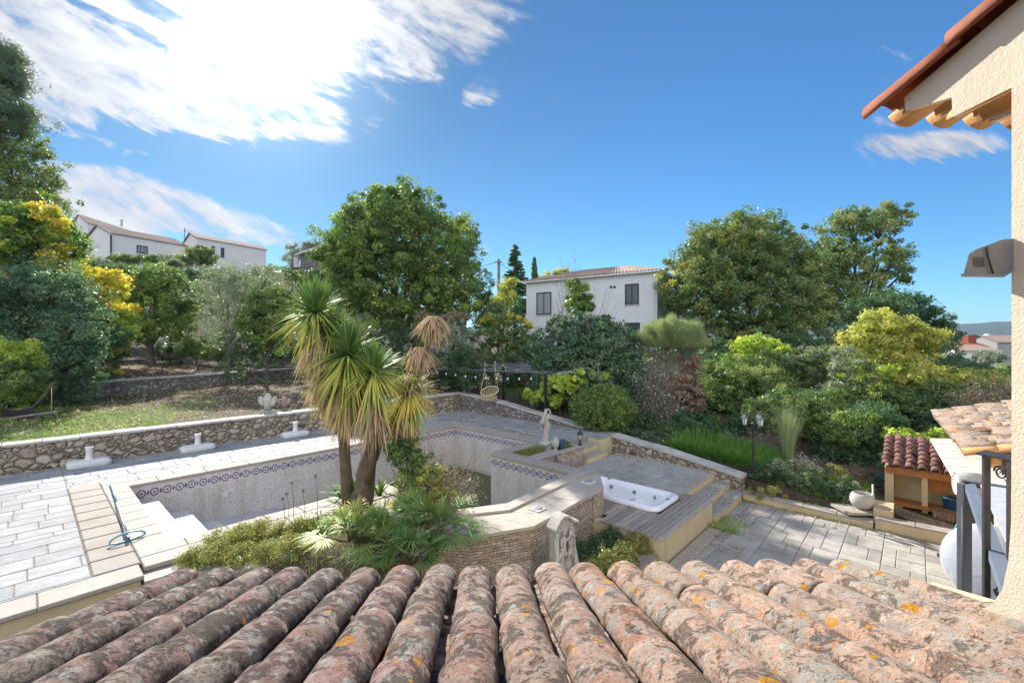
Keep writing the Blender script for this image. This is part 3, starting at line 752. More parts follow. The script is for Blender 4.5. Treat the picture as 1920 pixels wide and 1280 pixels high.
for i in range(len(al)-1):
    fl.add([AB(al[i], -12.1, fz(al[i])), AB(al[i], -5.4, fz(al[i])), AB(al[i+1], -5.4, fz(al[i+1])), AB(al[i+1], -12.1, fz(al[i+1]))], [(0, 1, 2, 3)])
fl.build('basin_floor', M['poolfloor'], pool)
MB().add([AB(4.3, -12.079, -1.42), AB(4.3, -5.4, -1.42), AB(10.3, -5.4, -1.42), AB(10.3, -12.079, -1.42)], [(0, 1, 2, 3)]).build('pool_water', M['green_water'], kind='structure')
for k, (a1, z) in enumerate([(1.86, -.30), (2.34, -.60), (2.82, -.88)]):
    a0 = 1.42; r = .28; b0 = -11.85+k*.25
    poly = [(a0+.004, -8.255), (a1, -8.255)]+[(a1-r+r*math.cos(t), b0+r-r*math.sin(t)) for t in [0, .4, .8, 1.2, 1.57]]+[(a0+.004, b0)]
    MB().abprism(poly, -1.3-k*.005, z).build('step', M['mosaic'], pool)
    g = MB()
    for i in range(3): g.abbox(a1-.10+i*.03, a1-.085+i*.03, b0+.3, -8.27, z, z+.004)
    g.build('grip_strip', M['white_plastic'], pool)
# inlet fittings on the far wall
for a in (3.2, 6.9):
    c = AB(a, -12.07, -.62); dirv = (AB(0, 1, 0)).normalized()
    mm = MB(); zrot = Vector((0, 0, 1)).rotation_difference(dirv).to_matrix()
    mm.lathe(c, [(.075, 0), (.075, .012), (.05, .018), (.03, .012), (.0001, .010)], 20, M=zrot).build('inlet', M['white_plastic'], pool)

def copings(mb, a0, a1, b0, b1, along, L_, z0=-.055, z1=.0, gap=.003):
    n = max(1, round(((a1-a0) if along == 'a' else (b1-b0))/L_))
    for i in range(n):
        if along == 'a': q = (a0+(a1-a0)*i/n+gap, a0+(a1-a0)*(i+1)/n-gap, b0, b1)
        else: q = (a0, a1, b0+(b1-b0)*i/n+gap, b0+(b1-b0)*(i+1)/n-gap)
        c = AB((q[0]+q[1])/2, (q[2]+q[3])/2, (z0+z1)/2)
        # chamfered block aligned with the pool axes
        R3 = Matrix(((.673, .740, 0), (.740, -.673, 0), (0, 0, 1)))
        o = len(mb.f)
        mb.obox(c, q[1]-q[0], q[3]-q[2], z1-z0, mat=R3, ch=.012)
        for k in range(o, len(mb.f)): mb.f[k] = mb.f[k][::-1]
cp = MB()
copings(cp, 1.06, 1.45, -12.08, -8.25, 'b', .5, z1=.012)
copings(cp, 1.06, 10.75, -12.78, -12.45, 'a', .6, z1=.012)
copings(cp, 1.06, 10.75, -12.445, -12.05, 'a', .9, z1=.010)
copings(cp, 10.27, 10.75, -12.05, -8.4, 'b', .5, z1=.012)
copings(cp, 1.06, 5.0, -8.28, -7.93, 'a', .6, z1=.012)
copings(cp, 1.06, 4.9, -7.927, -7.55, 'a', .9, z1=.010)
copings(cp, 8.37, 8.75, -8.4, -5.3, 'b', .55, z1=.030, z0=-.07)
copings(cp, 8.755, 10.27, -8.4, -8.12, 'a', .5, z1=.026)
copings(cp, 8.755, 9.7, -7.42, -7.1, 'a', .5, z1=.026)
copings(cp, 9.99, 10.27, -8.11, -7.62, 'b', .5, z1=.026)
cp.build('coping', M['coping'], pool)
pn = MB()
for i in range(10):
    b0 = -12.78+i*.503
    o = len(pn.f); c = AB(.815, b0+.25, -.025)
    pn.obox(c, .484, .496, .07, mat=Matrix(((.673, .740, 0), (.740, -.673, 0), (0, 0, 1))), ch=.022)
    for k in range(o, len(pn.f)): pn.f[k] = pn.f[k][::-1]
pn.build('roller_cover_panel', M['coping2'], pool)
ed = MB(); copings(ed, -14, 1.03, -7.735, -7.30, 'a', .95, z0=-.05, z1=.006)
ed.build('deck_edge', M['coping'], kind='structure')
MB().abbox(-14, 1.0, -7.75, -7.36, -2.0, -.052).build('deck_edge_wall', M['yellow_wall'], kind='structure')
MB().abbox(.57, 1.42, -12.78, -7.5, -2.3, -.06).build('pool_surround_bed', M['joint'], kind='structure')

# sloping nose coping and flags round the stone-clad end
IN = [(8.4, -5.78), (6.0, -5.56), (5.2, -5.98), (5.08, -8.28)]
OUT = [(8.42, -5.44), (5.74, -5.27), (4.90, -5.78), (4.78, -7.93)]
nc = MB()
for i in range(3):
    nc.hexa([AB(*IN[i], -.08), AB(*OUT[i], -.08), AB(*OUT[i+1], -.08), AB(*IN[i+1], -.08)][::-1], [AB(*IN[i], .02), AB(*OUT[i], .045), AB(*OUT[i+1], .045), AB(*IN[i+1], .02)][::-1])
nc.build('nose_coping', M['coppale'], pool)
clad = thing('stone_clad_wall', 'curved stone-clad retaining wall with pale flagged top behind the pool', 'wall', AB(6.5, -5, -1.2))
OF = [(8.72, -5.28), (8.0, -4.75), (6.14, -4.63), (5.55, -4.60), (4.65, -5.05), (4.15, -5.9), (4.1, -7.52)]
poly = [(8.72, -5.9), (8.40, -5.9)]+[(OUT[0][0], OUT[0][1])]+OUT[1:3]+[(4.78, -7.52)]
body = [(8.70, -5.79)]+[(a*1.0, b-.0) for a, b in OF]
inner = [(4.78, -7.55), (5.05, -5.95), (6.0, -5.54), (8.4, -5.72)]
MB().abprism([(a, b-.03) for a, b in OF]+inner, -1.4, -.045).build('stone_cladding', M['slate'], clad)
fg = MB()
# flags: cut the top into pieces across its length
def lerp2(p, q, t): return (p[0]+(q[0]-p[0])*t, p[1]+(q[1]-p[1])*t)
inn = [(8.44, -5.43), (7.6, -5.38), (6.7, -5.33), (5.74, -5.26), (5.3, -5.53), (4.90, -5.77), (4.78, -7.5)]
out = [(8.74, -5.26), (8.0, -4.72), (7.0, -4.66), (6.14, -4.60), (5.55, -4.57), (4.62, -5.03), (4.1, -7.5)]
for i in range(6):
    if i == 0:
        quads = [[inn[0], out[0], out[1], inn[1]]]
    else:
        m0, m1 = lerp2(inn[i], out[i], .52), lerp2(inn[i+1], out[i+1], .52)
        quads = [[inn[i], m0, m1, inn[i+1]], [m0, out[i], out[i+1], m1]]
    for q in quads:
        cx = sum(p[0] for p in q)/4; cy = sum(p[1] for p in q)/4
        fg.abprism([(cx+(p[0]-cx)*.988, cy+(p[1]-cy)*.988) for p in q], -.048, .008+random.uniform(-.002, .002))
fg.build('flagstone_top', M['coppale'], clad)
MB().abprism([(8.75, -5.9), (8.75, -5.25), (8.0, -4.73), (7.6, -4.73), (7.6, -5.4)], -1.35, -.05).build('stone_end', M['slate'], clad)
for (a, b) in ((8.05, -5.13), (6.15, -4.98)):
    sk = thing('skimmer_lid', 'square skimmer lid on the flagged top %s' % ('near the corner by the hot tub' if a > 7 else 'above the carved cherub relief'), 'lid', AB(a, b, .01), 'skimmer lids on the pool flags')
    mm = MB(); mm.obox(AB(a, b, .019), .24, .24, .02, mat=Matrix(((.673, .740, 0), (.740, -.673, 0), (0, 0, 1))), ch=.004).build('frame', M['white_plastic'], sk)
    MB().lathe(AB(a, b, .029), [(.095, 0), (.095, .006), (.06, .010), (.001, .011)], 24).build('cover_disc', M['lid_grey'], sk)

# planter at the pool's corner
MB().abbox(8.76, 9.99, -8.12, -7.42, -.9, -.045).build('planter_soil', M['soil'], kind='structure')
MB().abbox(8.45, 10.72, -8.36, -7.6, -2.4, -.075).build('planter_bed_wall', M['stucco_wall'], kind='structure')
MB().abbox(8.41, 9.7, -8.3, -5.8, -2.4, -.075).build('pool_return_wall', M['stucco_wall'], kind='structure') if False else None
MB().abbox(8.45, 8.73, -7.62, -5.79, -2.4, -.075).build('pool_return_wall', M['stucco_wall'], kind='structure')
MB().abbox(8.73, 9.7, -7.6, -7.12, -2.4, -.07).build('planter_wall', M['slate'], kind='structure')
pb = thing('planter_box', 'stone-faced planter box with capping slabs beside the pool steps', 'planter', AB(10.3, -7.3, -.5))
MB().abbox(9.72, 10.83, -7.60, -7.08, -1.2, -.045).build('stone_facing', M['slate'], pb)
cc = MB(); copings(cc, 9.7, 10.86, -7.24, -7.04, 'a', .4, z0=-.043, z1=.012); copings(cc, 9.7, 9.88, -7.6, -7.245, 'b', .4, z0=-.043, z1=.012); copings(cc, 10.68, 10.86, -7.6, -7.245, 'b', .4, z0=-.043, z1=.012)
cc.build('capping', M['coping'], pb)
MB().abbox(9.885, 10.675, -7.6, -7.25, -.2, -.02).build('soil', M['soil'], pb)

# steps down from the deck to the spa terrace
st = thing('garden_steps', 'short flight of cream steps between the pool deck and the spa terrace', 'steps', AB(11.4, -7.3, -.5))
for k, (b0, b1, z) in enumerate([(-7.75, -7.30, -.167), (-7.31, -6.95, -.333)]):
    MB().abbox(10.87, 11.96, b0, b1, -1.2-k*.01, z-.03).build('riser', M['stucco_wall'], st)
    c = MB(); copings(c, 10.865, 11.965, b0+.0, b1+.025, 'a', .55, z0=z-.028, z1=z); c.build('tread', M['coping'], st)
MB().abbox(11.955, 13.1, -7.8, -7.17, -1.4, -.034).build('deck_end_wall', M['yellow_wall'], kind='structure')
MB().abbox(10.86, 11.97, -7.9, -7.66, -1.4, -.03).build('deck_step_face', M['yellow_wall'], kind='structure')

st = thing('terrace_steps', 'pair of wide cream steps between the hot tub terrace and the lower terrace', 'steps', AB(11.3, -3.6, -1))
for k, (b0, b1, z) in enumerate([(-3.95, -3.56, -.667), (-3.57, -3.22, -.833)]):
    MB().abbox(10.27, 12.5, b0, b1, -1.4-k*.01, z-.03).build('riser', M['stucco_wall'], st)
    c = MB(); copings(c, 10.265, 12.5, b0, b1+.025, 'a', .45, z0=z-.028, z1=z); c.build('tread', M['paver_low'], st)
c = MB(); copings(c, 10.25, 12.5, -4.3, -3.92, 'a', .45, z0=-.53, z1=-.498); c.build('spa_terrace_edge', M['coping'], kind='structure')
MB().abbox(10.27, 12.5, -4.3, -3.94, -1.4, -.531).build('spa_terrace_edge_wall', M['stucco_wall'], kind='structure')

# ------------------------------------------------------------------ hot tub and its deck
dk = thing('spa_deck', 'raised cream-walled deck of weathered grey boards round the hot tub', 'deck', AB(9, -4.5, -1))
w_ = MB()
w_.abbox(7.62, 7.80, -4.9, -3.34, -1.35, -.548); w_.abbox(7.80, 10.24, -3.52, -3.32, -1.35, -.55); w_.abbox(10.06, 10.24, -6.42, -3.52, -1.35, -.552); w_.abbox(8.76, 8.80, -6.42, -4.9, -1.35, -.554)
w_.build('deck_wall', M['yellow_wall'], dk)

pk = MB(); b = -6.42; random.seed(2)
TA0, TA1, TB0, TB1 = 8.62, 9.86, -6.0, -3.86
while b < -3.32:
    w = .108; segs = [(7.58, 10.26)]
    if b < -4.75: segs = [(8.77 if b < -5.2 else 8.5, 10.26)]
    if b < -4.6 and b > -5.2: segs = [(7.95, 10.26)]
    for s0, s1 in segs:
        parts = [(s0, TA0+.02), (TA1-.02, s1)] if TB0-.1 < b < TB1 else [(s0, s1)]
        for q0, q1 in parts:
            if q1-q0 < .1: continue
            zz = -.5+random.uniform(-.004, .004); tilt = random.uniform(-.01, .01) if q0 < 8.3 and b < -4.1 else 0
            pk.hexa([AB(q0, b, zz-.035+tilt), AB(q0, b+w-.012, zz-.035+tilt), AB(q1, b+w-.012, zz-.035), AB(q1, b, zz-.035)],
                    [AB(q0, b, zz+tilt), AB(q0, b+w-.012, zz+tilt), AB(q1, b+w-.012, zz), AB(q1, b, zz)])
    b += w
pk.build('board', M['planks'], dk)
stp = thing('wooden_step', 'small weathered wooden step at the foot of the spa deck', 'step', AB(7.2, -3.6, -1.1))
MB().abbox(6.86, 7.57, -4.05, -3.40, -1.35, -.84).build('step_base', M['stucco_wall'], stp)
q = MB()
for i in range(5): q.abbox(6.83, 7.58, -4.08+i*.14, -3.95+i*.14, -.835, -.80)
q.build('step_board', M['planks'], stp)

tub = thing('hot_tub', 'white acrylic two-seat hot tub sunk in the wooden deck', 'hot tub', AB(9.24, -4.93, -.5))
def rr(a0, a1, b0, b1, r, n=6):
    pts = []
    for (ca, cb, t0) in ((a1-r, b1-r, 0), (a0+r, b1-r, 90), (a0+r, b0+r, 180), (a1-r, b0+r, 270)):
        for i in range(n+1):
            t = R(t0+90*i/n); pts.append((ca+r*math.cos(t), cb+r*math.sin(t)))
    return pts
rings = []
specs = [(0, -.49, .20), (-.005, -.44, .20), (.02, -.405, .20), (.06, -.392, .19), (.10, -.40, .18), (.135, -.43, .16), (.17, -.56, .15), (.21, -.72, .14), (.27, -.80, .14)]
for ins, z, r in specs:
    rings.append([AB(a, b, z) for a, b in rr(TA0+ins, TA1-ins, TB0+ins, TB1-ins, r)])
sh = MB(); sh.smooth = True
m_ = len(rings[0]); vs = [p for r_ in rings for p in r_]; fs = []
for k in range(len(rings)-1):
    for i in range(m_): j = (i+1) % m_; fs.append((k*m_+j, k*m_+i, (k+1)*m_+i, (k+1)*m_+j))
fs.append(tuple((len(rings)-1)*m_+i for i in range(m_-1, -1, -1)))
sh.add(vs, fs); sh.build('shell', M['acrylic'], tub)
for (b0, b1) in ((-5.62, -4.98), (-4.62, -4.12)):
    MB().abprism(rr(9.22, 9.66, b0, b1, .12), -.83, -.765).build('water', M['spa_water'], tub)
se = MB(); se.smooth = True
for (b0, b1) in ((-4.92, -4.70),):
    pts = rr(TA0+.2, TA1-.2, b0, b1, .08); n_ = len(pts); se.add([AB(a, b, -.81) for a, b in pts]+[AB(a, b, -.66) for a, b in rr(TA0+.24, TA1-.24, b0+.04, b1-.04, .06)], [tuple(range(2*n_-1, n_-1, -1))]+[((i+1) % n_, i, n_+i, n_+(i+1) % n_) for i in range(n_)])
se.build('seat', M['acrylic'], tub)
for (a, b, z) in ((8.80, -5.87, -.52), (9.05, -5.84, -.60), (9.3, -5.84, -.60), (9.66, -5.5, -.55), (9.69, -4.9, -.56), (9.69, -4.4, -.56), (9.2, -4.02, -.56), (9.45, -4.03, -.55)):
    d = Vector(AB(9.24-a, -4.93-b, .1)).normalized(); zr = Vector((0, 0, 1)).rotation_difference(d).to_matrix()
    MB().lathe(AB(a, b, z), [(.045, -.01), (.045, .015), (.03, .022), (.012, .012), (.001, .012)], 14, M=zr).build('jet', M['jet'], tub)
for (a, b) in ((9.75, -5.6), (9.3, -3.93)):
    MB().lathe(AB(a, b, -.393), [(.04, 0), (.04, .012), (.025, .024), (.001, .026)], 16).build('control_knob', M['jet'], tub)

# ------------------------------------------------------------------ rubble walls
def rubwall(name, label, pts, th, capth, mat, side, capw=.05, cat='wall', base=-1.6, n=24, capmat=None):
    """pts: list of (a, b, ztop); side: sign of the thickness offset (normal = left of direction * side)"""
    t = thing(name, label, cat, AB(pts[0][0], pts[0][1], 0))
    st = MB(); cpm = MB()
    for i in range(len(pts)-1):
        (a0, b0, z0), (a1, b1, z1) = pts[i], pts[i+1]
        l = math.hypot(a1-a0, b1-b0); nx, ny = -(b1-b0)/l*side, (a1-a0)/l*side
        k = max(1, int(l/.62)); ext = .0
        for j in range(k):
            t0, t1 = j/k, (j+1)/k
            p0 = (a0+(a1-a0)*t0, b0+(b1-b0)*t0, z0+(z1-z0)*t0); p1 = (a0+(a1-a0)*t1, b0+(b1-b0)*t1, z0+(z1-z0)*t1)
            q = [p0, p1, (p1[0]+nx*th, p1[1]+ny*th, p1[2]), (p0[0]+nx*th, p0[1]+ny*th, p0[2])]
            ar = sum(q[m][0]*q[(m+1) % 4][1]-q[(m+1) % 4][0]*q[m][1] for m in range(4))
            if ar > 0: q = q[::-1]
            st.hexa([AB(w[0], w[1], base) for w in q], [AB(w[0], w[1], w[2]-capth) for w in q])
            # cap stones with slightly ragged front edges
            e0 = -capw+random.uniform(-.02, .02); g = .006
            P0 = (p0[0]+(a1-a0)/l*g, p0[1]+(b1-b0)/l*g); P1 = (p1[0]-(a1-a0)/l*g, p1[1]-(b1-b0)/l*g); zj = random.uniform(-.008, .008)
            q = [(P0[0]+nx*e0, P0[1]+ny*e0, p0[2]), (P1[0]+nx*(e0+random.uniform(-.012, .012)), P1[1]+ny*e0, p1[2]), (P1[0]+nx*(th+.02), P1[1]+ny*(th+.02), p1[2]), (P0[0]+nx*(th+.02), P0[1]+ny*(th+.02), p0[2])]
            ar = sum(q[m][0]*q[(m+1) % 4][1]-q[(m+1) % 4][0]*q[m][1] for m in range(4))
            if ar > 0: q = q[::-1]
            cpm.hexa([AB(w[0], w[1], w[2]-capth+.002) for w in q], [AB(w[0], w[1], w[2]+zj) for w in q])
    st.build('stonework', mat, t); cpm.build('cap', capmat or M['capstone'], t)
    return t
random.seed(11)
rubwall('stone_wall', 'long tan rubble wall between the lawn and the left side of the pool deck', [(-14, -15.25, .66), (-.37, -15.2, .67), (6, -15.0, .70), (13.1, -14.7, .76)], .38, .06, M['rubble'], -1)
rubwall('stone_wall', 'low rubble wall behind the statue, falling in height towards the clipped round bush', [(13.12, -14.7, .76), (13.15, -12.2, .56), (13.18, -8.35, .07)], .34, .06, M['rubble_grey'], 1)
rubwall('stone_wall', 'sloping stone wall beside the hot tub terrace, below the long grass', [(12.98, -7.16, .02), (12.85, -5.2, -.18), (12.68, -3.25, -.44)], .34, .07, M['rubble'], 1)
rubwall('stone_wall', 'shaded grey rubble wall at the back of the lawn', [(-14, -20.95, 1.3), (-.2, -25.15, 1.3), (5.56, -27.05, 1.3), (14, -29.8, 1.34)], .75, .07, M['rubble_grey'], -1, base=.3)
p0 = W(105, 668, 33.3); p1 = W(300, 662, 33.0); p2 = W(560, 660, 33.0)
rubwall('stone_wall', 'highest dark rubble wall under the orange tree on the left slope', [(*toab(p0.x, 33.2), 2.6), (*toab(p1.x, 33.0), 2.65), (*toab(p2.x, 33.0), 2.6)], .4, .08, M['rubble_grey'], 1 if False else -1, base=.8)
kb = rubwall('kerb_wall', 'low cream kerb wall along the far side of the lower terrace', [(12.44, -3.2, -.80), (12.46, -.66, -.86), (12.47, -.62, -.76), (12.47, 1.9, -.74)], .27, .035, M['stucco_wall'], 1, capw=.015, cat='kerb', base=-1.3, capmat=M['coping'])
# ------------------------------------------------------------------ barrel tiles
def barrel(mb, c, d, x, up, L_, r0, r1, th=.012, seg=12, ns=5, jit=0.0, flip=1, ang=1.45, rough=0.0):
    """half-barrel from c along d (unit), x sideways, up; r0 radius at start, r1 at the end; flip=-1 is a channel"""
    o = len(mb.v)
    NR = [[random.uniform(-1, 1) for _ in range(seg+1)] for _ in range(ns+1)]; CH = [random.uniform(-1, .4)*(1 if random.random() < .8 else 3.5) for _ in range(seg+1)]
    for side in (0, 1):
        for i in range(ns+1):
            t = i/ns; r = (r0+(r1-r0)*t)-(th if side else 0)
            sag = math.sin(t*math.pi)*jit
            for k in range(seg+1):
                a = -ang+2*ang*k/seg; rr_ = r+rough*NR[i][k]*.55; tt = L_*t+(rough*CH[k]*1.6 if i == ns and rough else 0)
                mb.v.append(c+d*tt+x*(math.sin(a)*rr_)+up*(flip*(math.cos(a)*rr_*.86)+sag))
    W1 = seg+1; n1 = (ns+1)*W1
    def q(a, b, c_, d_, s=True): mb.f.append([o+a, o+b, o+c_, o+d_]); mb.sm.append(s)
    for i in range(ns):
        for k in range(seg):
            a, b = i*W1+k, i*W1+k+1
            q(a, b, b+W1, a+W1); q(n1+a, n1+a+W1, n1+b+W1, n1+b)
    for k in range(seg):
        q(k, n1+k, n1+k+1, k+1, False); e = ns*W1; q(e+k, e+k+1, n1+e+k+1, n1+e+k, False)
    for i in range(ns):
        a = i*W1; q(a, a+W1, n1+a+W1, n1+a, False); b = a+seg; q(b, n1+b, n1+b+W1, b+W1, False)

house = thing('house', 'cream rendered house with terracotta barrel-tile roofs, seen from its upper window', 'house', PQ(0, 0, -1.0))
SL = .25; nrm_l = math.hypot(1, SL)
def rz(q): return 3.0-1.385+SL*(2.56-q)     # tile bed plane of the lower roof
dv = (PQ(0, 1)-PQ(0, 0)); ex = (PQ(1, 0)-PQ(0, 0)); dvec = Vector((dv.x, dv.y, -SL)).normalized()   # downhill
upv = ex.cross(dvec).normalized(); upv = upv if upv.z > 0 else -upv
tiles = MB(); chn = MB(); random.seed(21)
pitch = .2085; rows = 23
p_first = -1.705
for i in range(rows):
    p = p_first+i*pitch
    if p > 2.08+.12: break
    qe = 2.53-.028*(p)*0+random.uniform(-.012, .012)-.07*p+(.03 if p < -1 else 0)
    step = .345; k = 0; q_end = qe
    rj = random.uniform(-.005, .005)
    ph = random.uniform(.0, .10)
    nq = 0
    while q_end > -.5:
        Lt = .415; q0 = q_end-Lt
        lift = .013 if nq > 0 else 0
        c = PQ(p+random.uniform(-.006, .006), q0, rz(q0)+.012)+upv*random.uniform(-.002, .005)
        w = ex*random.uniform(-.02, .02)
        d2 = (dvec+w+upv*.024).normalized()
        barrel(tiles, c, d2, ex, upv, Lt, .0885+rj, .0965+rj, .014, 18, 9, jit=random.uniform(-.002, .004), rough=.0022)
        q_end -= step+(ph if nq == 0 else random.uniform(-.008, .008)); nq += 1
    # channels between the rows
    q_end = qe-.03
    while q_end > -.5:
        q0 = q_end-.40
        barrel(chn, PQ(p+pitch/2, q0, rz(q0)+.035), (dvec+upv*.02).normalized(), ex, upv, .40, .075, .066, .012, 8, 2, flip=-1)
        q_end -= .33
tiles.build('cover_tiles', M['rooftile'], house)
chn.build('channel_tiles', M['rooftile'], house)
# mortar bed, eave board and the ground-floor wall below
bed = MB()
P = [(-1.74, -.6), (2.6, -.6), (2.6, 2.38), (-1.74, 2.40)]
bed.hexa([PQ(p, q, rz(q)-.10) for p, q in P], [PQ(p, q, rz(q)-.048) for p, q in P]).build('roof_bed', M['stucco_wall'], house)
MB().pqbox(-1.6, 2.6, 1.9, 2.15, -1.6, rz(2.15)-.12).build('ground_floor_wall', M['stucco'], house)
MB().pqbox(-1.6, -1.35, -1.5, 1.9, -1.6, rz(1.9)-.12).build('ground_floor_wall', M['stucco'], house)

# gable wall: profile in the q-z plane, extruded in p
PW = 1.99
s2 = .262
def rk(q): return 1.150+s2*(1.965-q)+3.0     # underside of the verge tiles at the wall plane
prof = []
fl_ = [(1.535, 0), (1.537, .35), (1.545, .50), (1.565, .62), (1.60, .70), (1.655, .757), (1.70, .79)]
zb = rz(1.7)+.05
for q, h in reversed(fl_[1:]): prof.append((q, zb+.80-h-.06 if False else zb+(.79-h)))
prof = [(1.70, 1.5)]+prof
prof += [(1.535, 3.0+.955), (1.745, 3.0+.950), (1.748, 3.0+1.035), (1.955, 3.0+1.085), (1.958, 3.0+1.140)]
prof += [(1.965, rk(1.965)), (.3, rk(.3)), (-1.5, rk(-1.5)), (-1.5, 1.5)]
def extr(mb, pr, p0, p1):
    n_ = len(pr); mb.add([PQ(p0, q, z) for q, z in pr]+[PQ(p1, q, z) for q, z in pr], [tuple(range(n_)), tuple(range(2*n_-1, n_-1, -1))]+[(i, n_+i, n_+(i+1) % n_, (i+1) % n_) for i in range(n_)])
k_ = len(fl_)   # flare points come first
lowp = [(1.70, 1.5)]+[q for q in prof[1:k_]]+[(1.535, zb+.79), (1.535, rk(1.535)), (.3, rk(.3)), (-1.5, rk(-1.5)), (-1.5, 1.5)]
g = MB(); extr(g, lowp, PW, 7.0)
over = [(1.535, 3.955), (1.745, 3.950), (1.748, 4.035), (1.955, 4.085), (1.958, 4.140), (1.965, rk(1.965)), (1.535, rk(1.535))]
extr(g, over, PW, PW+.03)
g.build('gable_wall', M['stucco'], house)
# génoise: two corbelled rows of barrel tiles, then eave channel tiles
gn = MB(); yy = Vector((dv.x, dv.y, 0)); upz = Vector((0, 0, 1))
for k in range(12):
    barrel(gn, PQ(2.085+k*.2, 1.30, 3.942), yy, ex, upz, .475, .088, .092, .012, 12, 2)
    barrel(gn, PQ(2.085+k*.2, 1.50, 4.070), yy, ex, upz, .475, .088, .092, .012, 12, 2)
gn.build('cornice_tiles', M['genoise'], house)
fill = MB()
for k in range(12):
    fill.pqbox(PW+.002+k*.2+.172, PW+k*.2+.205, 1.45, 1.735, 3.93, 3.99); fill.pqbox(PW+.002+k*.2+.172, PW+k*.2+.205, 1.6, 1.94, 4.06, 4.12)
fill.build('cornice_mortar', M['stucco'], house)
ud = Vector((dv.x, dv.y, -s2)).normalized(); uu = ex.cross(ud).normalized()
uc = MB(); uv_ = MB()
for k in range(10):
    for j in range(3):
        q0 = 1.68-j*.36
        barrel(uc, PQ(2.10+k*.2, q0, rk(q0)+.0), (ud+uu*.02).normalized(), ex, uu, .41, .085, .078, .012, 12, 2, flip=-1)
        if k: barrel(uv_, PQ(2.0+k*.2, q0+.02, rk(q0)+.085), (ud+uu*.03).normalized(), ex, uu, .41, .078, .092, .012, 12, 2)
uc.build('eave_channel_tiles', M['genoise'], house)
uv_.build('upper_cover_tiles', M['terracotta'], house)
vt = MB()
for j in range(6):
    q0 = 1.675-j*.40
    barrel(vt, PQ(2.015, q0, rk(q0)+.005), (ud+uu*.035).normalized(), ex, uu, .445, .084, .100, .014, 16, 3, ang=1.75)
vt.build('verge_tiles', M['terracotta'], house)
ub = MB(); Pq = [(2.03, -1.5), (6, -1.5), (6, 1.95), (2.03, 1.95)]
ub.hexa([PQ(p, q, rk(q)+.002) for p, q in Pq], [PQ(p, q, rk(q)+.028) for p, q in Pq]).build('upper_roof_bed', M['stucco'], house)

# ------------------------------------------------------------------ floodlight
fl0 = thing('floodlight', 'black floodlight with louvred side, bracketed to the corner of the cream wall', 'floodlight', W(1860, 480, 1.72))
def wq(pts, d): return [W(u, v, d) for u, v in pts]
bodyp = [(1806, 515), (1817, 476), (1832, 467), (1880, 449), (1905, 447), (1905, 500), (1888, 513), (1878, 515)]
mbf = MB(); A0 = wq(bodyp, 1.66); A1 = wq([(u-2 if u < 1850 else u, v) for u, v in bodyp], 1.84); n_ = len(A0)
A1 = [Vector((p.x*1.66/1.84*1.0+(.11), p.y, 3+(p.z-3)*1.66/1.84+.006)) for p in A1]
A1 = [Vector((a.x+.150, a.y+.145, a.z+.022)) for a in A0]
mbf.add(A0+A1, [tuple(range(n_-1, -1, -1)), tuple(range(n_, 2*n_))]+[(i, (i+1) % n_, n_+(i+1) % n_, n_+i) for i in range(n_)])
mbf.build('housing', M['lamp_grey'], fl0)
rim = MB(); c0 = wq([(1801, 513), (1880, 514), (1897, 506), (1897, 511), (1881, 520), (1802, 519)], 1.65); c1 = [Vector((a.x+.150, a.y+.145, a.z+.022)) for a in c0]
rim.add(c0+c1, [tuple(range(5, -1, -1)), tuple(range(6, 12))]+[(i, (i+1) % 6, 6+(i+1) % 6, 6+i) for i in range(6)])
rim.build('rim', M['lamp_grey'], fl0)
lv = MB()
for i in range(5):
    lv.add(wq([(1824.5+i*4.4, 482), (1826+i*4.4, 481.5), (1829+i*4.4, 500), (1827.3+i*4.4, 500.5)], 1.6575), [(0, 1, 2, 3)])
lv.build('louvre', M['black'], fl0)
rb = MB(); rb.tube([W(1850, 461, 1.655), W(1852, 480, 1.65), W(1862, 513, 1.65)], .0035, 6)
rb.build('rib', M['dark_metal'], fl0)
ar = MB(); ar.tube([W(1868, 500, 1.69), W(1882, 487, 1.7), W(1912, 478, 1.72)], .009, 8); ar.tube([W(1870, 470, 1.69), W(1912, 468, 1.72)], .012, 8)
ar.build('bracket', M['grey_metal'], fl0)

# ------------------------------------------------------------------ railing
rl = thing('balcony_railing', 'dark wrought-iron railing with scrolls beside the cream wall', 'railing', (3.0, 2.8, 1.2))
bx = MB(); bx.obox((3.0, 2.80, 1.78), .040, .022, 1.02, ch=.003).build('post', M['dark_metal'], rl)
for yy_ in (2.68, 2.56, 2.44, 2.32): MB().obox((3.0+(2.8-yy_)*.12, yy_, 1.79), .022, .022, .96).build('baluster', M['dark_metal'], rl)
tp = MB(); tp.sheet([(2.965, 2.83, 2.29), (3.09, 2.30, 2.29), (3.18, 2.32, 2.30), (3.06, 2.86, 2.30)], .012)
tp.build('top_rail', M['dark_metal'], rl)
MB().tube([(3.0, 2.79, 1.34), (3.07, 2.3, 1.34)], .010, 8).build('bottom_rail', M['dark_metal'], rl)
for zc, sg in ((2.19, 1), (1.45, -1)):
    for (cx, cy, r0, s_) in ((3.018, 2.735, .042, 1), (3.046, 2.62, .042, -1)):
        pts = []
        for i in range(30):
            t = i/29*math.pi*3.2; r = r0*(1-.62*i/29)
            pts.append((cx+s_*.12*r*math.cos(t), cy+s_*r*math.cos(t), zc+sg*r*math.sin(t)))
        MB().tube(pts, .005, 6).build('scroll', M['dark_metal'], rl)

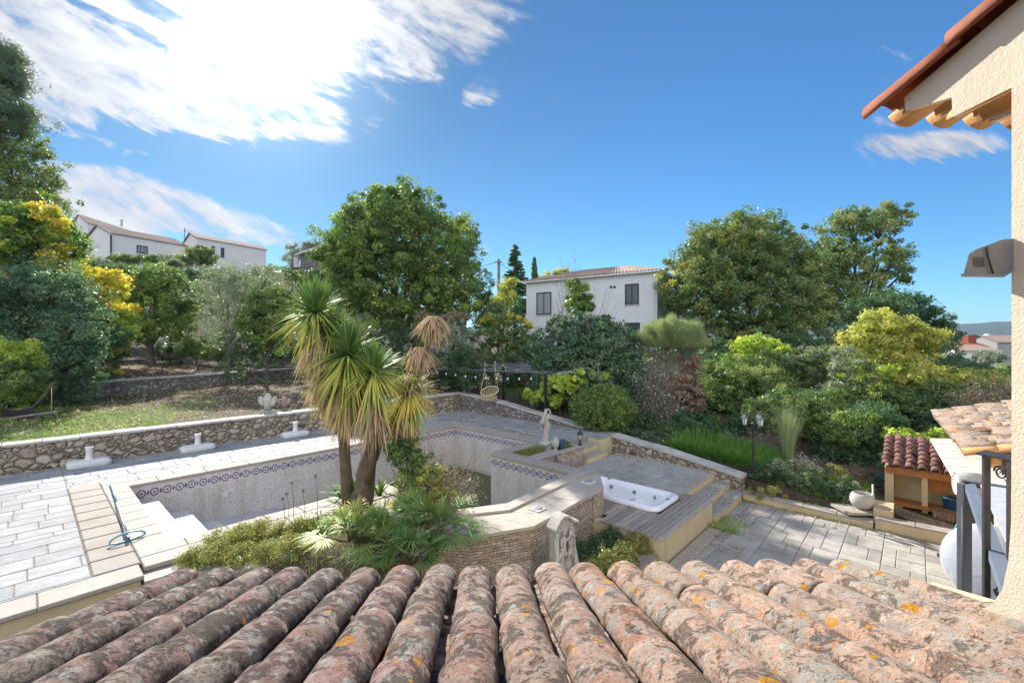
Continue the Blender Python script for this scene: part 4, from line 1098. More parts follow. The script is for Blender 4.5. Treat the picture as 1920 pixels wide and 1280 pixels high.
# ------------------------------------------------------------------ veranda, ledge and wing
ver = thing('veranda', 'blue-grey steel veranda frame with white roof panels beyond the railing', 'veranda', (4.2, 4.1, -1))
vb = MB(); vb.obox((4.19, 4.1, .34), .10, .06, 2.7, rot=.2, ch=.004).build('post', M['grey_metal'], ver)
be = MB(); d0 = AB(-1, 0, 0).normalized()
def beam(mb, p, q, w, h):
    p, q = Vector(p), Vector(q); d = (q-p).normalized(); x = d.cross(Vector((0, 0, 1))).normalized()*w/2; u = Vector((0, 0, h/2))
    mb.add([p-x-u, p+x-u, q+x-u, q-x-u, p-x+u, p+x+u, q+x+u, q-x+u], [(0, 1, 2, 3), (7, 6, 5, 4), (4, 5, 1, 0), (5, 6, 2, 1), (6, 7, 3, 2), (7, 4, 0, 3)])
A5 = (4.24, 4.1)
for k, (da, w, m_) in enumerate([(0, .07, 'blue_metal'), (.42, .05, 'grey_metal'), (.84, .05, 'grey_metal'), (1.26, .05, 'grey_metal')]):
    p = Vector((A5[0], A5[1], 1.66))+AB(0, da, 0); q = p+AB(-2.6, 0, 0)
    MB_ = MB(); beam(MB_, p, q, w, .06); MB_.build('rafter', M[m_], ver)
hb = MB(); beam(hb, Vector((A5[0], A5[1], 1.68))+AB(.03, -.05, 0), Vector((A5[0], A5[1], 1.68))+AB(.03, 2.4, 0), .06, .05); hb.build('header', M['grey_metal'], ver)
for k in range(3):
    o_ = Vector((A5[0], A5[1], 1.70))
    sh_ = MB(); sh_.sheet([o_+AB(-2.6, .065+k*.42, 0), o_+AB(-2.6, .40+k*.42, 0), o_+AB(-.03, .40+k*.42, 0), o_+AB(-.03, .065+k*.42, 0)], .016); sh_.build('roof_panel', M['fabric_white'], ver)
MB().tube([(4.12, 4.05, -.85), (4.12, 4.05, 1.5)], .004, 5).build('cable', M['black'], ver)

wing = thing('house_wing', 'single-storey wing with a lichened pink tile roof behind the railing', 'house wing', AB(13, 1, -1))
E0 = Vector((6.41, 6.3, 1.444)); E1 = Vector((9.08, 9.57, 1.444)); ed_ = (E1-E0).normalized(); el = (E1-E0).length
bs_ = Vector((.74, -.673, .28)).normalized(); wu = ed_.cross(bs_); wu = wu if wu.z > 0 else -wu
wt = MB(); random.seed(33); nr = 21
for i in range(nr):
    o_ = E0+ed_*(el*(i+.5)/nr); sg = random.uniform(-.12, .16)
    for j in range(9):
        st_ = o_+bs_*(j*.36+(.40)+random.uniform(-.02, .02)+(sg if j else 0))
        barrel(wt, st_, (-bs_+wu*.03+ed_*random.uniform(-.03, .03)).normalized(), ed_, wu, .42, .084, .104, .013, 8, 2, flip=1)
wt.build('roof_tiles', M['wingtile'], wing)
rf = MB(); rf.sheet([E0-ed_*.02-bs_*.0, E1+ed_*.02, E1+ed_*.02+bs_*4.2, E0-ed_*.02+bs_*4.2][::1] if (E1-E0).cross(bs_).z > 0 else [E0-ed_*.02, E0-ed_*.02+bs_*4.2, E1+ed_*.02+bs_*4.2, E1+ed_*.02], .05)
rf.build('roof_deck', M['genoise'], wing)
vg = MB()
for j in range(9): 
    barrel(vg, E0-ed_*.03+bs_*(j*.36+.40)-wu*.03, (-bs_+wu*.02).normalized(), ed_, wu, .41, .075, .085, .012, 10, 2, ang=1.9)
vg.build('verge_tiles', M['genoise'], wing)
wb0 = E0+Vector(AB(0, .9, 0)); wb1 = E1+Vector(AB(-.1, .9, 0))
wl = MB(); q4 = [wb0.xy, wb1.xy, (wb1+AB(0, 4, 0)).xy, (wb0+AB(0, 4, 0)).xy]
wl.prism([tuple(p) for p in q4], -1.5, 1.46); wl.build('wall', M['yellow_wall'], wing)
# brackets under the near eave
bk = MB()
for j in range(3):
    o_ = E0+AB(.15, .35+j*.45, 0)+Vector((0, 0, -.10+.09*j)); beam(bk, o_, o_+AB(.5, 0, -.16), .08, .10)
bk.build('eave_bracket', M['genoise'], wing)

lg = thing('stone_ledge', 'sloping white stone-slab ledge below the eave of the house wing', 'ledge', W(1800, 860, 7.2))
G0 = Vector((6.08, 6.02, 1.02)); G1 = Vector((8.45, 8.95, 1.05)); gx = Vector(AB(0, 1, 0)); 
sl_ = MB(); ns_ = 6
for i in range(ns_):
    t0, t1 = i/ns_+.003, (i+1)/ns_-.003
    p0, p1 = G0.lerp(G1, t0), G0.lerp(G1, t1)
    sl_.sheet([p0, p0+gx*.52+Vector((0, 0, .06)), p1+gx*.50+Vector((0, 0, .06)), p1], .05)
sl_.build('slab', M['ledge'], lg)
gt = MB(); gt.sheet([G0+gx*.53+Vector((0, 0, .075)), G0+gx*.66+Vector((0, 0, .085)), G0.lerp(G1, .62)+gx*.66+Vector((0, 0, .085)), G0.lerp(G1, .62)+gx*.53+Vector((0, 0, .075))], .04)
gt.build('gutter', M['white_plastic'], lg)
MB().sheet([G0+gx*.68+Vector((0, 0, .0)), G0+gx*1.6+Vector((0, 0, .05)), G1+gx*1.6+Vector((0, 0, .05)), G1+gx*.68], .05).build('ledge_top', M['capstone'], lg)
for t_ in (.1, .82):
    p_ = G0.lerp(G1, t_)+gx*.9
    MB().obox((p_.x, p_.y, -.05), .16, .16, 2.0, rot=R(47)).build('pillar', M['yellow_wall'], lg)
dr = thing('round_vent', 'white drum-shaped vent with louvred face below the stone ledge', 'vent', W(1797, 905, 5.6))
Mx = Vector((0, 0, 1)).rotation_difference(Vector((-.84, .52, 0)).normalized()).to_matrix()
MB().lathe(W(1793, 905, 5.6), [(.15, -.22), (.15, 0), (.142, .012), (.125, .012), (.125, -.005), (.001, -.005)], 28, M=Mx).build('drum', M['stone_white'], dr)
lo_ = MB()
for i in range(5):
    c = W(1793, 905, 5.6)+Mx @ Vector((0, 0, .004))+Vector((0, 0, -.09+i*.045)); lo_.obox(c, .02, .22 if i in (1, 2, 3) else .15, .012, rot=math.atan2(.52, -.84))
lo_.build('louvre', M['white_plastic'], dr)

# outdoor kitchen shelter
ks = thing('barbecue_shelter', 'small cream barbecue shelter with dark mossy roof tiles and timber beam', 'shelter', AB(13.8, .2, -1.3))
K0 = 13.62
def kbx(name, a0, a1, b0, b1, z0, z1, m_): MB().abbox(a0, a1, b0, b1, z0, z1).build(name, M[m_], ks)
kbx('side_wall', K0, K0+1.5, -.52, -.36, -1.6, .05, 'yellow_wall')
kbx('back_wall', K0+.55, K0+.7, -.355, 2.4, -1.6, .15, 'yellow_wall')
kbx('pier', K0+.03, K0+.2, .12, .22, -1.6, -.02, 'yellow_wall')
kbx('shelf', K0-.04, K0+.34, -.355, 2.3, -.79, -.71, 'wood')
kbx('beam', K0-.06, K0+.08, -.50, 2.4, -.06, .10, 'wood')
kbx('plinth', K0-.02, K0+.12, -.355, -.20, -1.6, -.80, 'yellow_wall')
kt = MB(); kf = MB(); random.seed(5)
kd = Vector(AB(1, 0, .30)).normalized(); kx = Vector(AB(0, 1, 0)); ku = kx.cross(kd); ku = ku if ku.z > 0 else -ku
for i in range(13):
    for j in range(7):
        s_ = Vector(AB(K0-.12, -.50+i*.212, .10))+kd*(j*.215)
        barrel(kt, s_+kd*.36+kx*random.uniform(-.012, .012), -kd+ku*random.uniform(.02, .06), kx, ku, .36, .066, .088, .012, 10, 2)
        barrel(kf, s_+kd*.36+kx*.106+ku*.03, -kd, kx, ku, .36, .062, .058, .010, 8, 1, flip=-1)
kt.build('roof_tiles', M['oldtile'], ks); kf.build('roof_channels', M['oldtile'], ks)
MB().abbox(K0+.24, K0+.27, .25, 1.6, -.40, -.05).build('hanging_board', M['wood'], ks)
tb = thing('storage_tub', 'dark blue plastic tub on the shelf of the barbecue shelter', 'tub', AB(K0+.2, .62, -.70))
c = AB(K0+.2, .62, -.708); MB().lathe(c, [(.12, 0), (.145, .04), (.165, .19), (.172, .20), (.155, .20), (.14, .05), (.001, .03)], 24).build('body', M['blue_plastic'], tb)
MB().lathe(c, [(.001, .205), (.155, .205), (.175, .215), (.18, .235), (.001, .25)], 24).build('lid', M['blue_plastic'], tb)
gr = thing('barbecue_grill', 'dark round grill with a steel hood under the shelf of the shelter', 'grill', AB(K0+.3, .15, -1.3))
c = AB(K0+.3, -.10, -1.18); MB().lathe(c, [(.08, 0), (.17, .08), (.21, .17), (.215, .19), (.001, .19)], 24).build('bowl', M['black'], gr)
MB().lathe(c, [(.215, .195), (.20, .25), (.13, .31), (.001, .33)], 24).build('hood', M['grey_metal'], gr)
bx_ = thing('white_box', 'white carton with black print under the straw mat', 'box', AB(K0-.02, 1.25, -1.3))
MB().obox(AB(K0+.05, .62, -1.05), .28, .22, .26, rot=R(47.7), ch=.006).build('carton', M['white_plastic'], bx_)
pr_ = MB()
for (du, dz, w, h) in ((-.06, .05, .08, .02), (-.06, -.03, .02, .1), (-.02, -.03, .02, .1), (.03, .0, .02, .14)):
    pr_.obox(AB(K0-.07, .62+du, -1.05+dz), w, .004, h, rot=-R(42.3))
pr_.build('print_mark', M['black'], bx_)
# plinth block at the kerb
MB().abbox(12.42, 13.1, -.66, -.34, -1.3, -.62).build('kerb_block', M['stucco_wall'], tag(thing('kerb_pier', 'short cream block at the end of the kerb by the barbecue shelter', 'pier', AB(12.6, -.5, -1.3))))
# planting strip soil beside
# ------------------------------------------------------------------ foliage
def unit(v): return v/np.maximum(np.linalg.norm(v, axis=-1, keepdims=True), 1e-9)
def leafmesh(P, N, l, wr, tone, g, fold=.18):
    """diamond leaves: centres P, normals N, lengths l"""
    n = len(P); r = unit(g.normal(size=(n, 3))); t = unit(np.cross(N, r)); s = np.cross(N, t)
    l = (l*np.exp(g.normal(size=n)*.28))[:, None]; w_ = l*wr*.5
    v = np.stack([P-t*l*.5, P+s*w_+N*w_*fold*2, P+t*l*.5, P-s*w_+N*w_*fold*2], 1).reshape(-1, 3)
    f = np.arange(n*4).reshape(n, 4)
    return v, f, np.repeat(tone, 4)
def crown_cloud(lobes, n, clump, g, inner=.5, per=55, flat=.75):
    """lobes: (c, r) arrays; returns points, outward normals, tone"""
    C = np.array([l[0] for l in lobes], dtype=float); Rr = np.array([l[1] for l in lobes], dtype=float)
    ar = (Rr[:, 0]*Rr[:, 2]+Rr[:, 1]*Rr[:, 2]+Rr[:, 0]*Rr[:, 1]); ar = ar/ar.sum()
    k = max(8, int(n/(per*1.5))); li = g.choice(len(C), size=k, p=ar)
    d = unit(g.normal(size=(k, 3))); d[:, 2] = np.where((d[:, 2] < -.3) & (g.random(k) < .35), -d[:, 2]*.6, d[:, 2]); d = unit(d)
    f = inner+(1-inner)*np.sqrt(g.random(k)); f *= 1+g.normal(size=k)*.09; f = np.where(g.random(k) < .13*(inner < .9), f*(1.05+.22*g.random(k)), f)
    cc = C[li]+d*Rr[li]*f[:, None]; tn = g.random(k)
    ci = g.integers(0, k, n); rc = clump*(.55+.9*g.random(k))
    off = unit(g.normal(size=(n, 3)))*(g.random(n)**.45)[:, None]*rc[ci][:, None]; off[:, 2] *= flat
    P = cc[ci]+off
    N = unit(d[ci]*.55+unit(off)*.6+g.normal(size=(n, 3))*.65)
    tone = np.clip(tn[ci]*.74+g.random(n)*.30-.02, 0, 1)  # random clump tone, spread widened to stand in for shadow and highlight
    return P, N, tone, cc
def lobes_px(lo, d, zmin=None):
    out = []
    for q in lo:
        u, v, ru, rv = q[:4]; dd = d+(q[4] if len(q) > 4 else 0)
        c = W(u, v, dd); rx = ru/F*dd*1.14; rzz = rv/F*dd*1.18; out.append((np.array(c), np.array([rx, min(rx, rzz*1.4)*.9, rzz])))
    return out
def limbs(mb, base, top_r, lobes, cc, g, nb=14, seg=7):
    base = Vector(base)
    for c, r in lobes[:6]:
        c = Vector(c); mid = base.lerp(c, .45)+Vector((g.normal()*.15, g.normal()*.15, 0)); mid.z = base.z+(c.z-base.z)*.5
        rr = top_r*.62
        mb.tube([base+Vector((0, 0, .25*(c.z-base.z)*.3)), mid, c, c+(c-mid)*.12], [rr, rr*.7, rr*.4, rr*.12], seg, cap=False)
    for k in range(nb):
        p = Vector(cc[int(g.integers(0, len(cc)))]); c = Vector(min(lobes, key=lambda q: (Vector(q[0])-p).length)[0])
        m = c.lerp(p, .5)+Vector((g.normal()*.1, g.normal()*.1, -.08))
        mb.tube([c.lerp(base, .15), m, p], [top_r*.25, top_r*.16, top_r*.05], 4, cap=False)
def plant(name, label, cat, d, lo, leaf, n, ll=.11, wr=.55, clump=.35, trunk=.12, base=None, bark='bark', nb=14, group=None, inner=.5, extra=None, seed=None, basez=None, per=55, part='crown', flat=.75):
    g = np.random.default_rng(abs(hash(label)) % 9999 if seed is None else seed)
    g = np.random.default_rng(sum(ord(c)*(i+1) for i, c in enumerate(label)) % 99991)
    lobes = lobes_px(lo, d)
    bu = base if base is not None else sum(q[0] for q in lo)/len(lo)
    bx = (bu-960)/F*d; bz = gz(bx, d)-.05 if basez is None else basez
    if cat in ('shrub', 'hedge') and basez is None and inner < .9 and d < 30:
        zl = min(c[2]-r[2]*.6 for c, r in lobes)
        if zl > bz+.25:
            for c, r in list(lobes):
                if c[2]-r[2]*.6 < zl+1.0:
                    h_ = (c[2]-bz)*.5; lobes.append((np.array([c[0], c[1], bz+h_]), np.array([r[0]*.92, r[1]*.92, max(h_*1.05, .2)])))
            n = int(n*1.35)
    t = thing(name, label, cat, (bx, d, bz), group); org = np.array([bx, d, bz])
    P, N, tone, cc = crown_cloud(lobes, n, clump, g, inner, per, flat)
    keep = P[:, 2] > bz+.03
    P, N, tone = P[keep], N[keep], tone[keep]
    v, f, tv = leafmesh(P-org, N, ll*(.6+.8*g.random(len(P))), wr, tone, g)
    npobj(part, np_mesh(part, v, f, tone=tv), L[leaf], t)
    if extra:
        lo2, leaf2, n2, ll2, cl2, pname = extra
        P, N, tone, c2 = crown_cloud(lobes_px(lo2, d-.3), n2, cl2, g, inner, per, flat)
        v, f, tv = leafmesh(P-org, N, ll2*(.6+.8*g.random(n2)), wr, tone, g)
        npobj(pname, np_mesh(pname, v, f, tone=tv), L[leaf2], t, kind='stuff' if pname == 'flowers' else None)
    if trunk:
        mb = MB(); cz = min(l[0][2] for l in lobes); top = Vector((bx+g.normal()*.1, d+g.normal()*.1, max(bz+.4, cz)))
        m1 = Vector((bx, d, bz)).lerp(top, .5)+Vector((g.normal()*.07, g.normal()*.07, 0))
        mb.tube([(bx, d, bz-.1), (bx, d, bz+.12), m1, top], [trunk*1.5, trunk*1.05, trunk*.9, trunk*.7], 9, cap=False, jit=.06)
        limbs(mb, m1, trunk, lobes, cc, g, nb)
        mb.build('trunk', M[bark], t)
    return t

# --- left slope
plant('pine_tree', 'tall grey-green pine at the left edge, tops against the clouds', 'tree', 22, [(-25, 130, 60, 40), (8, 150, 34, 20), (0, 100, 26, 22), (25, 160, 18, 9), (-30, 220, 70, 50), (0, 190, 40, 30)], 'needle', 60000, .17, .12, .40, .16, -30, inner=.3, part='crown')
plant('evergreen_tree', 'dark tall evergreen tree below the pine at the left edge', 'tree', 23, [(-10, 225, 50, 40), (5, 270, 60, 50), (22, 320, 66, 48), (38, 355, 58, 42), (20, 400, 88, 40), (-30, 330, 60, 90)], 'oak', 52000, .10, .5, .36, .22, 0)
plant('maple_tree', 'dark green tree with yellow autumn edges left of the white houses', 'tree', 19, [(35, 455, 85, 62), (75, 470, 62, 55), (20, 420, 60, 30), (-20, 470, 60, 60), (75, 430, 28, 30)], 'darkyellow', 42000, .10, .7, .33, .15, 60,
      extra=([(98, 425, 20, 30), (108, 462, 16, 26), (10, 398, 26, 12), (75, 400, 26, 14), (105, 492, 26, 18), (40, 425, 24, 12)], 'yellow', 9000, .10, .25, 'autumn_leaves'))
plant('laurel_shrub', 'broad blue-green laurel shrub at the left, beneath the autumn tree', 'shrub', 16.5, [(50, 580, 98, 74), (125, 610, 52, 66), (15, 560, 65, 62), (95, 545, 62, 42), (60, 645, 90, 30), (-20, 600, 60, 80), (150, 640, 34, 36)], 'blue', 60000, .085, .5, .28, .10, 60)
plant('autumn_shrub', 'bright yellow-orange bush between the laurel and the orange tree', 'shrub', 21, [(178, 528, 42, 22), (205, 552, 34, 32), (190, 595, 40, 38), (150, 512, 24, 20), (215, 525, 20, 12), (170, 560, 30, 30)], 'yellow', 17000, .11, .6, .26, .07, 190, extra=([(215, 610, 28, 22), (180, 625, 40, 14)], 'lime', 4000, .10, .25, 'lower_leaves'))
plant('orange_tree', 'green orange tree with a forked trunk on the terraced slope', 'tree', 26, [(290, 560, 62, 44), (256, 590, 40, 40), (334, 590, 36, 44), (296, 526, 38, 26), (290, 615, 58, 24), (240, 620, 26, 18), (330, 545, 26, 24)], 'green', 36000, .12, .55, .34, .17, 287, 'bark', 20)
plant('small_citrus_tree', 'small round citrus tree right of the forked orange tree', 'tree', 25, [(370, 648, 27, 16), (378, 660, 22, 12), (355, 655, 18, 12)], 'mid', 6000, .10, .5, .2, .045, 371, nb=8)
plant('olive_tree', 'silvery olive tree on the slope below the white box house', 'tree', 25, [(428, 560, 54, 50), (408, 530, 36, 26), (462, 540, 36, 36), (478, 595, 38, 42), (425, 615, 46, 26), (500, 525, 28, 22), (440, 508, 30, 14)], 'olive', 38000, .085, .3, .36, .11, 430, 'bark_grey', 26, inner=.35)
plant('citrus_tree', 'bright green citrus tree just left of the palm', 'tree', 23, [(505, 600, 38, 44), (488, 570, 26, 22), (530, 590, 26, 36), (520, 556, 22, 14), (470, 600, 22, 24), (515, 640, 30, 20)], 'green', 24000, .10, .55, .26, .09, 500)
plant('oleander_shrub', 'thin-stemmed oleander with pink flowers under the olive tree', 'shrub', 23.5, [(455, 655, 34, 20), (490, 650, 26, 22), (430, 660, 22, 14)], 'dark', 4500, .10, .3, .2, .04, 462, nb=24, inner=.2, extra=([(440, 650, 20, 8), (480, 645, 26, 10)], 'pink', 90, .10, .15, 'flowers'))
plant('shrub', 'yellow-green leafy bush beside the hammock stand at the left edge', 'shrub', 14, [(15, 685, 46, 40), (36, 662, 30, 22), (5, 725, 36, 24), (-20, 690, 40, 50)], 'lime', 16000, .065, .5, .17, .03, 10, extra=([(20, 720, 42, 28), (40, 700, 28, 26)], 'mid', 9000, .06, .16, 'inner_leaves'))
plant('hedge', 'clipped green hedge along the front of the nearer white house', 'hedge', 47, [(u, 488+(u-200)*.02, 15, 9) for u in range(205, 405, 17)], 'mid', 16000, .16, .5, .35, 0)
plant('round_shrub', 'round dark bush standing above the hedge between the two houses', 'shrub', 46, [(374, 474, 19, 12), (378, 482, 24, 12)], 'oak', 5000, .15, .5, .35, .08)
plant('silver_shrub', 'silvery bushes on the bank under the hedge', 'shrub', 42, [(160, 490, 22, 14), (190, 497, 20, 9), (150, 505, 20, 10)], 'olive', 6000, .14, .4, .35, .05)
plant('silver_shrub', 'silver-grey bush at the bank right of the hedge, by the box house', 'shrub', 41, [(330, 497, 16, 9), (310, 492, 14, 8)], 'olive', 3000, .14, .4, .3, .05)
plant('trailing_shrub', 'dark trailing shrubs covering the bank above the orange tree', 'shrub', 38, [(215, 508, 30, 11), (255, 512, 36, 12), (300, 516, 34, 10), (350, 516, 34, 10), (395, 515, 30, 12), (180, 515, 30, 12)], 'dark', 17000, .13, .4, .35, .05)
plant('bank_shrub', 'low green bushes on the bank right of the white box house', 'shrub', 40, [(515, 508, 24, 8), (545, 517, 26, 9), (585, 522, 26, 12), (490, 522, 30, 12)], 'mid', 12000, .13, .5, .35, .05)
plant('oak_tree', 'thin grey-green tree in front of the small stone house', 'tree', 50, [(565, 472, 24, 14), (548, 488, 14, 16), (590, 462, 18, 10), (558, 510, 14, 16)], 'olive', 9000, .16, .4, .4, .12, 558, inner=.3)
plant('large_tree', 'huge rounded green tree rising behind the palm in the middle', 'tree', 26, [(735, 432, 92, 68), (695, 470, 78, 62), (780, 462, 88, 70), (642, 505, 46, 42), (826, 505, 48, 52), (740, 535, 112, 46), (665, 470, 46, 36), (800, 556, 64, 32), (700, 575, 56, 22), (622, 488, 30, 22), (735, 380, 50, 22), (745, 590, 90, 30), (640, 560, 40, 30), (850, 560, 40, 40), (815, 600, 50, 26)], 'green', 135000, .125, .6, .42, .34, 745, 'bark', 40, inner=.42, per=80)
plant('oak_tree', 'dark loose oak showing behind the right side of the huge tree', 'tree', 30, [(868, 452, 30, 36), (874, 515, 28, 44), (850, 425, 18, 16), (885, 560, 30, 30)], 'oak', 17000, .13, .5, .4, .16, 868, inner=.35)
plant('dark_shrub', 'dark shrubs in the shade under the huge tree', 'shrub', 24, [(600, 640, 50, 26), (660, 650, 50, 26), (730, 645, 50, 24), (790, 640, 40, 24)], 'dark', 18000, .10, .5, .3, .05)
plant('grey_leaf_shrub', 'blue-grey shrub behind the dead palm heads', 'shrub', 22, [(850, 622, 34, 20), (835, 650, 40, 24), (870, 650, 30, 22)], 'olive', 11000, .09, .45, .22, .05, extra=([(800, 605, 30, 14), (850, 598, 30, 10)], 'rust', 3000, .09, .2, 'young_leaves'))
plant('photinia_shrub', 'bronze-tipped shrub left of the white two-storey house', 'shrub', 23, [(935, 612, 38, 20), (965, 620, 30, 22), (915, 632, 30, 22), (975, 650, 26, 26)], 'oak', 13000, .10, .5, .25, .05, extra=([(940, 598, 40, 9), (970, 606, 24, 8)], 'yellow', 1800, .09, .2, 'young_leaves'))
plant('garden_tree', 'pale loose tree beside the utility pole', 'tree', 32, [(950, 545, 12, 18), (958, 528, 9, 10), (938, 568, 18, 18)], 'ochre', 4500, .12, .45, .35, .08, 940, inner=.3)
plant('spindly_tree', 'thin leafless-topped tree left of the utility pole', 'tree', 29, [(920, 535, 14, 26), (912, 575, 22, 22), (925, 590, 30, 20)], 'dark', 3500, .10, .4, .3, .06, 918, inner=.2, nb=30)
plant('ridge_shrub', 'brownish bush showing over the left end of the two-storey roof', 'shrub', 48, [(1035, 520, 22, 9), (1055, 514, 18, 8)], 'ochre', 3500, .15, .5, .3, .08)
plant('background_oak', 'dark oaks between the utility pole and the two-storey house', 'tree', 40, [(905, 590, 40, 26), (985, 590, 30, 26), (950, 600, 40, 20)], 'dark', 12000, .15, .5, .4, .1)

def conifer(name, label, u, vtop, vbot, hw, d, leaf, n, lsize, tiers=16, basez=None):
    g = np.random.default_rng(int(u)); x = (u-960)/F*d; z1 = W(u, vtop, d).z; z0 = gz(x, d) if basez is None else basez
    t = thing(name, label, 'tree', (x, d, z0)); org = np.array([x, d, z0]); zb_ = W(u, vbot, d).z; hw = hw/F*d
    h = z1-zb_; P = []; N = []
    k = tiers*9
    mb = MB(); mb.tube([(x, d, z0-.1), (x, d, z1)], [.16, .02], 8)
    for i in range(k):
        f = (i/k)**1.0; z = z1-h*f; a = g.random()*6.283; r = hw*(.08+.92*f)*(.75+.5*g.random())
        m = int(n/k*(.3+1.4*f)); s = g.random(m)**.7
        px = x+math.cos(a)*r*s; py = d+math.sin(a)*r*s; pz = z-s*r*.28+s*s*r*.2
        P.append(np.stack([px, py, pz], 1)+g.normal(size=(m, 3))*np.array([.10, .10, .05])*(.4+r*.3))
        if i % 2 == 0: mb.tube([(x, d, z), (x+math.cos(a)*r, d+math.sin(a)*r, z-r*.1)], [.03, .006], 4, cap=False)
    P = np.concatenate(P); N = unit(g.normal(size=P.shape)+np.array([0, 0, 1.0])); tone = np.clip(g.random(len(P))*.9, 0, 1)
    v, f, tv = leafmesh(P-org, N, lsize*(.6+.8*g.random(len(P))), .3, tone, g)
    npobj('crown', np_mesh('crown', v, f, tone=tv), L[leaf], t); mb.build('trunk', M['bark'], t)
conifer('fir_tree', 'dark pointed fir between the utility pole and the cypress', 966, 460, 600, 46, 44, 'dark', 34000, .24)
def column(name, label, u, vtop, hw, d, leaf, n):
    g = np.random.default_rng(int(u)); x = (u-960)/F*d; z1 = W(u, vtop, d).z; z0 = gz(x, d); hw = hw/F*d
    t = thing(name, label, 'tree', (x, d, z0)); f = g.random(n); z = z0+.3+(z1-z0-.3)*f; r = hw*np.sqrt(np.clip(1-f**2.2, 0, 1))*(.75+.3*g.random(n)); a = g.random(n)*6.283
    P = np.stack([np.cos(a)*r, np.sin(a)*r, z-z0], 1); N = unit(np.stack([np.cos(a), np.sin(a), .3+0*a], 1)+g.normal(size=(n, 3))*.5)
    v, fc, tv = leafmesh(P, N, .2*(.6+.8*g.random(n)), .35, g.random(n), g)
    npobj('crown', np_mesh('crown', v, fc, tone=tv), L[leaf], t); MB().tube([(x, d, z0-.1), (x, d, z1-.4)], [.1, .03], 7).build('trunk', M['bark'], t)
column('cypress_tree', 'slim dark cypress left of the two-storey house roof', 1002, 483, 10, 46, 'dark', 9000)

# --- centre and right
plant('climber_thicket', 'large dark green climber-covered thicket in front of the two-storey house', 'shrub', 18, [(1090, 620, 52, 28), (1058, 655, 62, 34), (1150, 655, 50, 38), (1100, 705, 70, 38), (1170, 700, 36, 46), (1035, 690, 40, 34), (1130, 625, 36, 22), (1060, 610, 30, 16)], 'blue', 58000, .085, .55, .26, .08, 1100, extra=([(1090, 600, 50, 10), (1130, 612, 34, 10), (1060, 618, 34, 10)], 'olive', 5000, .08, .16, 'flowering_tips'), seed=3)
plant('vine', 'lime-green vine leaves hanging over the stone wall by the pergola posts', 'vine', 16.8, [(1058, 712, 34, 9), (1042, 728, 16, 10), (1090, 702, 22, 8), (1075, 722, 18, 12), (1008, 742, 20, 8), (1040, 750, 10, 7), (1125, 708, 18, 7)], 'lime', 1500, .15, .9, .14, .02, 1050, per=14, nb=24)
plant('clipped_bush', 'clipped round green bush at the end of the pool deck', 'shrub', 15.3, [(1130, 768, 47, 37)], 'green', 42000, .045, .5, .10, .05, 1130, inner=.93, per=20, flat=1)
plant('rust_shrub', 'reddish-brown shrub below the umbrella-shaped broom', 'shrub', 17.2, [(1290, 688, 20, 20), (1278, 722, 24, 20), (1305, 712, 16, 16)], 'rust', 4500, .08, .5, .2, .05, 1290, nb=26, inner=.2)
plant('dark_thicket', 'dark leafy thicket behind the lawn-edged lamp post', 'shrub', 18.5, [(1350, 725, 50, 40), (1400, 735, 50, 36), (1330, 770, 46, 30), (1450, 740, 40, 34)], 'mid', 26000, .085, .5, .26, .06, extra=([(1400, 700, 60, 16)], 'oak', 3000, .08, .2, 'upper_leaves'))
plant('big_oak', 'broad bushy oak right of the white two-storey house', 'tree', 30, [(1390, 492, 92, 66), (1315, 540, 66, 58), (1460, 530, 66, 66), (1385, 585, 118, 52), (1340, 446, 46, 26), (1420, 432, 52, 28), (1292, 588, 40, 36), (1498, 585, 52, 46), (1375, 425, 30, 16), (1330, 620, 70, 30), (1430, 625, 80, 30), (1500, 620, 50, 30), (1335, 500, 60, 60), (1450, 480, 60, 60), (1390, 540, 90, 60)], 'oak', 175000, .125, .55, .42, .30, 1395, inner=.42, per=80, extra=([(1390, 450, 80, 36), (1300, 520, 50, 40), (1450, 480, 50, 30)], 'ochre', 7000, .12, .4, 'yellower_leaves'))  # extra clumps use a yellower leaf colour
plant('tall_oak', 'taller airy oak with sky showing through, behind the broad oak', 'tree', 36, [(1600, 425, 56, 34), (1655, 412, 42, 26), (1565, 465, 36, 42), (1645, 500, 50, 44), (1590, 550, 64, 56), (1682, 470, 20, 30), (1560, 520, 40, 50), (1690, 408, 16, 12), (1675, 520, 22, 20), (1540, 500, 40, 44), (1535, 565, 46, 50), (1600, 600, 70, 40)], 'oak', 84000, .15, .5, .42, .28, 1600, inner=.25, nb=50, per=70)
plant('dark_tree', 'dark round tree at the right end of the tree line', 'tree', 29, [(1690, 600, 58, 42), (1738, 622, 36, 34), (1775, 632, 18, 14), (1640, 600, 46, 40), (1700, 650, 50, 30)], 'dark', 34000, .13, .5, .38, .2, 1690)
plant('ochre_tree', 'yellow-ochre leafed tree standing in front of the dark trees at the right', 'tree', 18.5, [(1655, 610, 42, 24), (1622, 645, 38, 34), (1700, 635, 44, 26), (1745, 645, 28, 22), (1655, 700, 72, 50), (1705, 735, 60, 46), (1765, 712, 54, 22), (1830, 712, 50, 16), (1640, 770, 44, 34), (1600, 720, 40, 40)], 'ochre', 66000, .095, .6, .26, .11, 1680, inner=.4)
plant('pale_shrub', 'pale silvery-green shrub left of the ochre tree', 'shrub', 17.5, [(1600, 700, 34, 26), (1590, 740, 40, 34), (1640, 760, 34, 30), (1585, 665, 24, 14)], 'olive', 17000, .08, .5, .22, .05, 1600, extra=([(1630, 720, 44, 44), (1660, 790, 34, 34)], 'lime', 9000, .08, .2, 'yellower_leaves'))  # second set of leaves in a yellower green
